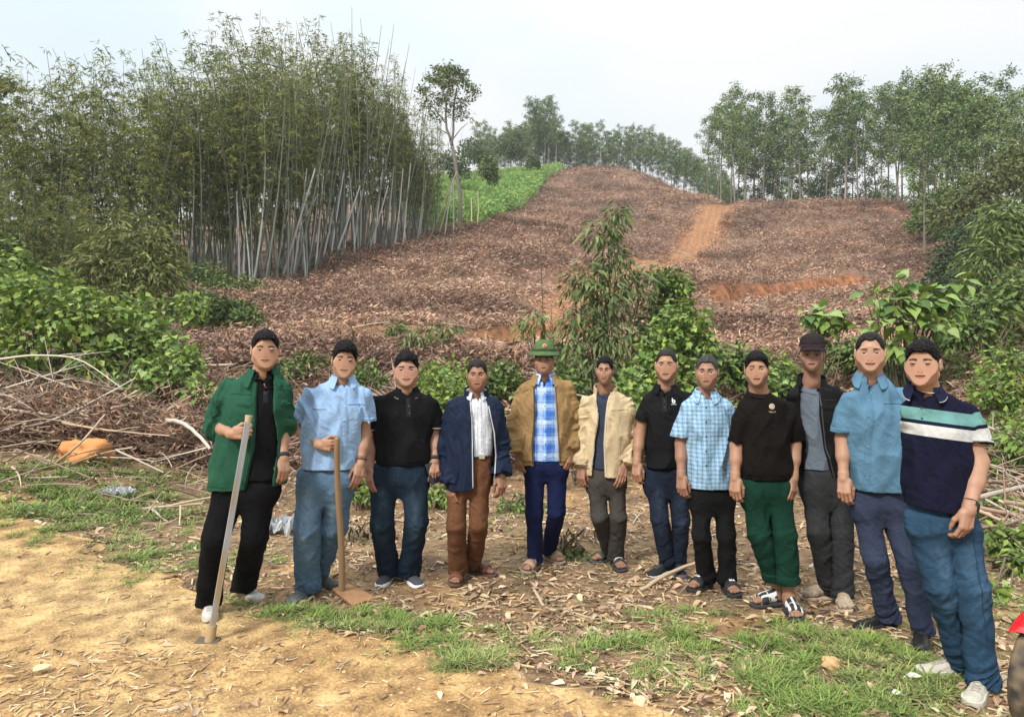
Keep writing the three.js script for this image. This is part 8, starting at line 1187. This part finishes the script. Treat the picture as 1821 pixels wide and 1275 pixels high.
  branch(A([[1740, 885, 6.6], [1790, 872, 6.7], [1840, 862, 6.8]]), 0.026, 0.020, GRY, 'thick grey branch lying level at the right edge', null, 1);
  branch(A([[1735, 905, 6.3], [1790, 930, 6.2], [1850, 960, 6]]), 0.017, 0.010, TANW, 'tan branch sloping down to the right edge', null, 2);
  branch(A([[1730, 940, 6.2], [1800, 930, 6.1], [1860, 900, 6.1]]), 0.014, 0.008, DK, 'dark branch crossing the brush at the right edge', null, 2);
  branch(A([[1755, 960, 6], [1815, 1000, 5.7]]), 0.013, 0.009, GRY, 'grey stick low in the right-hand brush');
  for (let k = 0; k < 34; k++) { const L = k < 22, px = L ? r.r(-60, 380) : r.r(560, 1400), d = L ? r.r(8.3, 10.8) : r.r(8.6, 11.4), a = groundAt(px, d, L ? r.r(0.15, 0.75) : r.r(0.05, 0.4)), b = a.clone().add(V(r.r(-1.3, 1.3), r.r(-0.35, 0.35), r.r(-0.3, 0.5))), m = a.clone().lerp(b, 0.5).add(V(0, r.r(0, 0.14), 0)); branch([a, m, b], r.r(0.008, 0.017), 0.004, r.p([PALE, TANW, GRY, DK]), L ? 'cut branch in the tangled brush pile at the left' : 'cut branch lying in the brush behind the men', L ? 'branches of the left brush pile' : 'branches behind the men', 2); }
}

// ---------- tools, rubbish, the motorcycle at the edge ----------
{ // long metal bar with a hoe head
  const bot = hit(372, 1142), top = at(440, 750, 4.24), ax = top.clone().sub(bot), L = ax.length(), q = new THREE.Quaternion().setFromUnitVectors(V(0, 1, 0), ax.clone().normalize()), o = thing('metal_bar', 'long square metal bar with a small hoe foot held by the man in green', 'tool', bot);
  const s = new THREE.BoxGeometry(0.030, L, 0.030, 1, 60, 1); { const p = s.attributes.position, c = []; for (let i = 0; i < p.count; i++) { p.setY(i, p.getY(i) + L / 2); const y = p.getY(i), x = p.getX(i), n = noise3(x * 30, y * 6, p.getZ(i) * 30), m = sstep(0.25, -0.15, n + y / L - 0.25); c.push(...mixc([0.30 + 0.06 * n, 0.32 + 0.06 * n, 0.33 + 0.06 * n], [0.34, 0.25, 0.15], clamp(m))); } s.setAttribute('color', new THREE.Float32BufferAttribute(c, 3)); }
  const barMat = new THREE.MeshStandardMaterial({ vertexColors: true, roughness: 0.5, metalness: 0.35, bumpMap: soilBump, bumpScale: 0.003 });
  const sh = part(o, 'shaft', s, barMat); sh.quaternion.copy(q); sh.rotateY(0.5);
  const cap = new THREE.CylinderGeometry(0.021, 0.016, 0.05, 12); cap.translate(0, L + 0.012, 0); const cp = part(o, 'grip_end', paintGeo(cap, [0.42, 0.33, 0.22]), M.plain); cp.quaternion.copy(q); cp.rotateZ(0.0);
  const rim = new THREE.CylinderGeometry(0.026, 0.030, 0.09, 14); rim.translate(0, 0.05, 0); const sk = part(o, 'socket', paintGeo(rim, [0.34, 0.24, 0.12]), M.plain); sk.quaternion.copy(q);
  const bl = new RoundedBoxGeometry(0.13, 0.012, 0.085, 2, 0.004); bl.rotateX(0.25); bl.translate(-0.01, 0.006, 0.01); part(o, 'blade', paintGeo(bl, [0.09, 0.07, 0.05]), M.plain);
}
{ // wooden hoe
  const bot = hit(608, 1062), top = at(599, 779, 4.56), ax = top.clone().sub(bot), L = ax.length(), q = new THREE.Quaternion().setFromUnitVectors(V(0, 1, 0), ax.clone().normalize()), o = thing('wooden_hoe', 'wooden-handled hoe with a rusty blade standing before the man in blue jeans', 'hoe', bot), g = new GB(), pts = [], r = RNG(9);
  for (let i = 0; i <= 14; i++) pts.push(V(Math.sin(i * 0.45) * 0.006, L * i / 14, Math.cos(i * 0.4) * 0.005)); g.stick(pts, 0.024, 0.018, [0.30, 0.20, 0.11], 12, [0.25, 0.155, 0.08]);
  const wood = noiseTexture(128, 6, (u, v) => { const k = 0.72 + 0.35 * pn(u, v, 24, 2) * 0.6 + 0.25 * pn(u, v, 6, 4); return [k, k, k]; }); wood.colorSpace = THREE.SRGBColorSpace;
  const h = part(o, 'handle', g.build(), new THREE.MeshStandardMaterial({ vertexColors: true, roughness: 0.75, bumpMap: soilBump, bumpScale: 0.004 })); h.quaternion.copy(q);
  const bg = new THREE.BoxGeometry(0.20, 0.008, 0.27, 8, 1, 10), p = bg.attributes.position, c = []; for (let i = 0; i < p.count; i++) { const t = p.getZ(i) / 0.27 + 0.5, x = p.getX(i); p.setX(i, x * lerp(0.72, 1, t)); p.setY(i, p.getY(i) + 0.05 - 0.045 * t - 1.2 * x * x * 0.4); const n = noise3(x * 22, 3, p.getZ(i) * 22); c.push(0.30 + 0.09 * n, 0.155 + 0.05 * n, 0.07 + 0.02 * n); } bg.setAttribute('color', new THREE.Float32BufferAttribute(c, 3)); bg.computeVertexNormals(); const bl = part(o, 'blade', bg, M.rubber); bl.position.set(0.085, 0.012, 0.05); bl.rotation.y = 0.85;
  const col = new THREE.TorusGeometry(0.028, 0.008, 8, 20); col.rotateX(Math.PI / 2); col.scale(1, 2.2, 1); col.translate(0, 0.04, 0); part(o, 'collar', paintGeo(col, [0.12, 0.08, 0.05]), M.rubber).quaternion.copy(q);
}
function lump(name, label, cat, p, rx, ry, rz, col, seed, rough = 0.3, mat = M.rubber) { const g = new THREE.IcosahedronGeometry(1, 4), a = g.attributes.position, c = []; for (let i = 0; i < a.count; i++) { const v = V(a.getX(i), a.getY(i), a.getZ(i)), k = 1 + rough * noise3(v.x * 1.4 + seed, v.y * 1.4, v.z * 1.4) + rough * 0.5 * noise3(v.x * 4 + seed, v.y * 4, v.z * 4) + rough * 0.3 * noise3(v.x * 10, v.y * 10 + seed, v.z * 10); a.setXYZ(i, v.x * k * rx, v.y * k * ry, v.z * k * rz); const n = 1 + 0.25 * noise3(v.x * 3, v.y * 3 + seed, v.z * 3) + 0.18 * noise3(v.x * 12, v.y * 12 + seed, v.z * 12); c.push(col[0] * n, col[1] * n, col[2] * n); } g.setAttribute('color', new THREE.Float32BufferAttribute(c, 3)); const mg = mergeVertices(g.deleteAttribute('normal') && g); mg.computeVertexNormals(); const m = single(name, mg, mat, label, cat); m.position.copy(p); return m; }
lump('soil_clod', 'big orange clod of soil lying before the left brush pile', 'clod', hit(148, 822).add(V(0, 0.10, -0.1)), 0.27, 0.17, 0.2, [0.50, 0.21, 0.065], 3, 0.45);
lump('stone', 'pale flat stone at the left edge beside the brush pile', 'stone', hit(8, 785).add(V(0, 0.04, 0)), 0.16, 0.08, 0.14, [0.55, 0.40, 0.26], 8, 0.3);
lump('clod', 'small pale clod in the grass of the right foreground', 'clod', hit(1478, 1188).add(V(0, 0.02, 0)), 0.045, 0.04, 0.04, [0.45, 0.28, 0.13], 12, 0.35);
lump('clod', 'cream lump of soil at the bottom edge right of centre', 'clod', hit(1140, 1252).add(V(0, 0.01, 0)), 0.035, 0.025, 0.035, [0.62, 0.45, 0.26], 14, 0.35);
function bag(label, p, sx, sy, seed, col) { const g = new THREE.PlaneGeometry(1, 1, 26, 22), a = g.attributes.position, c = []; for (let i = 0; i < a.count; i++) { const u = a.getX(i), v = a.getY(i), n = noise3(u * 6 + seed, v * 6, 1), m = noise3(u * 15, v * 15 + seed, 2), ang = Math.atan2(v, u), e = 1 + 0.25 * noise3(Math.cos(ang) * 2, Math.sin(ang) * 2, seed); a.setXYZ(i, u * sx * e + 0.03 * n, (0.5 + n * 0.9 - 1.2 * (u * u + v * v)) * sy + 0.04 * m, -v * sx * 0.8 * e + 0.03 * m); const k = 1 + 0.3 * m; c.push(col[0] * k, col[1] * k, col[2] * k); } g.setAttribute('color', new THREE.Float32BufferAttribute(c, 3)); const q = g.toNonIndexed(); q.computeVertexNormals(); const m = single('plastic_bag', q, new THREE.MeshPhysicalMaterial({ vertexColors: true, side: THREE.DoubleSide, roughness: 0.25, transmission: 0.25, thickness: 0 }), label, 'plastic bag'); m.position.copy(p); return m; }
bag('crumpled silvery plastic bag between the green jacket and the blue jeans', groundAt(492, 6.7, 0.03), 0.30, 0.16, 5, [0.50, 0.53, 0.55]);
bag('torn whitish plastic sheet lying in the left grass', groundAt(208, 7.4, 0.02), 0.30, 0.07, 9, [0.55, 0.56, 0.58]);
[[1700, 692, 9.8, 0.0], [1468, 1190, 3.75, 0], [1270, 1160, 0, 0]].slice(0, 0);
{ // loose fallen leaves that stand out
  const r = RNG(77); [['pale green fallen leaf lying on the grass right of centre', 1280, 1152, [0.34, 0.42, 0.20], 0.10], ['cream fallen leaf on the track at the lower left', 58, 1206, [0.62, 0.48, 0.28], 0.11], ['white scrap of leaf in the right foreground litter', 1588, 1246, [0.62, 0.60, 0.54], 0.07], ['curled white bark scrap in the right foreground', 1640, 1216, [0.62, 0.58, 0.50], 0.09]].forEach(([label, px, py, col, len]) => { const m = single('fallen_leaf', bigLeaf(len, len * 0.55, 'oval', col, r), M.dry, label, 'leaf'); m.position.copy(hit(px, py).add(V(0, 0.035, 0))); m.rotation.set(0.1, r.r(0, 6), 0.1); });
}
{ // the front wheel of a motorcycle standing at the right edge
  const d = 3.05, c = at(1858, 1176, d), o = thing('motorcycle', 'front wheel and red mudguard of a motorcycle cut off by the right edge', 'motorcycle', V(c.x, groundY(c.x, d), -d)), R = 0.255, cy = R + 0.0;
  const w = new THREE.Group(); w.name = 'front_wheel'; o.add(w); w.position.set(0, cy, 0); w.rotation.y = 0.55;
  const t = new THREE.TorusGeometry(R - 0.036, 0.038, 18, 72); { const p = t.attributes.position, col = []; for (let i = 0; i < p.count; i++) { const x = p.getX(i), y = p.getY(i), z = p.getZ(i), a = Math.atan2(y, x), rr = Math.hypot(x, y), out = sstep(R - 0.03, R - 0.012, rr), gr = Math.sin(a * 46 + (z > 0 ? 1.2 : 0)) > 0.35 ? 0.0055 * out : 0; p.setXYZ(i, x * (1 + gr / rr), y * (1 + gr / rr), z); const n = noise3(x * 25, y * 25, z * 25), m = clamp(0.45 + n) * (1 - 0.3 * out); col.push(...mixc([0.022, 0.021, 0.020], [0.34, 0.24, 0.13], m * 0.65)); } t.setAttribute('color', new THREE.Float32BufferAttribute(col, 3)); t.computeVertexNormals(); } part(w, 'tyre', t, M.rubber);
  const rm = new THREE.TorusGeometry(R - 0.078, 0.012, 10, 60); rm.scale(1, 1, 1.6); part(w, 'rim', paintGeo(rm, [0.55, 0.55, 0.55]), M.metal);
  for (let k = 0; k < 18; k++) { const a = k / 18 * 6.2832, s = new GB(); s.stick([V(Math.cos(a) * 0.03, Math.sin(a) * 0.03, k % 2 ? 0.02 : -0.02), V(Math.cos(a + (k % 4 < 2 ? 0.16 : -0.16)) * (R - 0.085), Math.sin(a + (k % 4 < 2 ? 0.16 : -0.16)) * (R - 0.085), 0)], 0.0022, 0.0022, [0.6, 0.6, 0.6], 5); part(w, 'spoke', s.build(), M.metal); }
  const hb = new THREE.CylinderGeometry(0.04, 0.04, 0.075, 20); hb.rotateX(Math.PI / 2); part(w, 'hub', paintGeo(hb, [0.35, 0.35, 0.35]), M.metal);
  const mg = new GB(); let pr = null; for (let i = 0; i <= 30; i++) { const a = lerp(0.25, 2.28, i / 30), row = []; for (let k = 0; k <= 8; k++) { const e = (k / 8 - 0.5) * 2, rr = R + 0.035 - 0.022 * e * e; row.push(mg.v(Math.cos(a) * rr, Math.sin(a) * rr, e * 0.058, [0.55, 0.012, 0.015])); } if (pr) for (let k = 0; k < 8; k++) mg.q(pr[k], row[k], row[k + 1], pr[k + 1]); pr = row; } const mud = part(o, 'mudguard', mg.build(), new THREE.MeshPhysicalMaterial({ vertexColors: true, roughness: 0.25, clearcoat: 0.6, side: THREE.DoubleSide })); mud.position.set(0, cy, 0); mud.rotation.y = 0.55;
  for (const s of [-1, 1]) { const g = new GB(), off = V(0, 0, s * 0.075).applyAxisAngle(V(0, 1, 0), 0.55), dr = V(1, 0, 0).applyAxisAngle(V(0, 1, 0), 0.55); g.stick([V(off.x, cy, off.z), V(off.x + dr.x * 0.12, cy + 0.28, off.z + dr.z * 0.12), V(off.x + dr.x * 0.26, cy + 0.62, off.z + dr.z * 0.26)], 0.018, 0.022, [0.5, 0.5, 0.5], 12); part(o, 'fork', g.build(), M.metal); }
}

renderer.render(scene, camera);
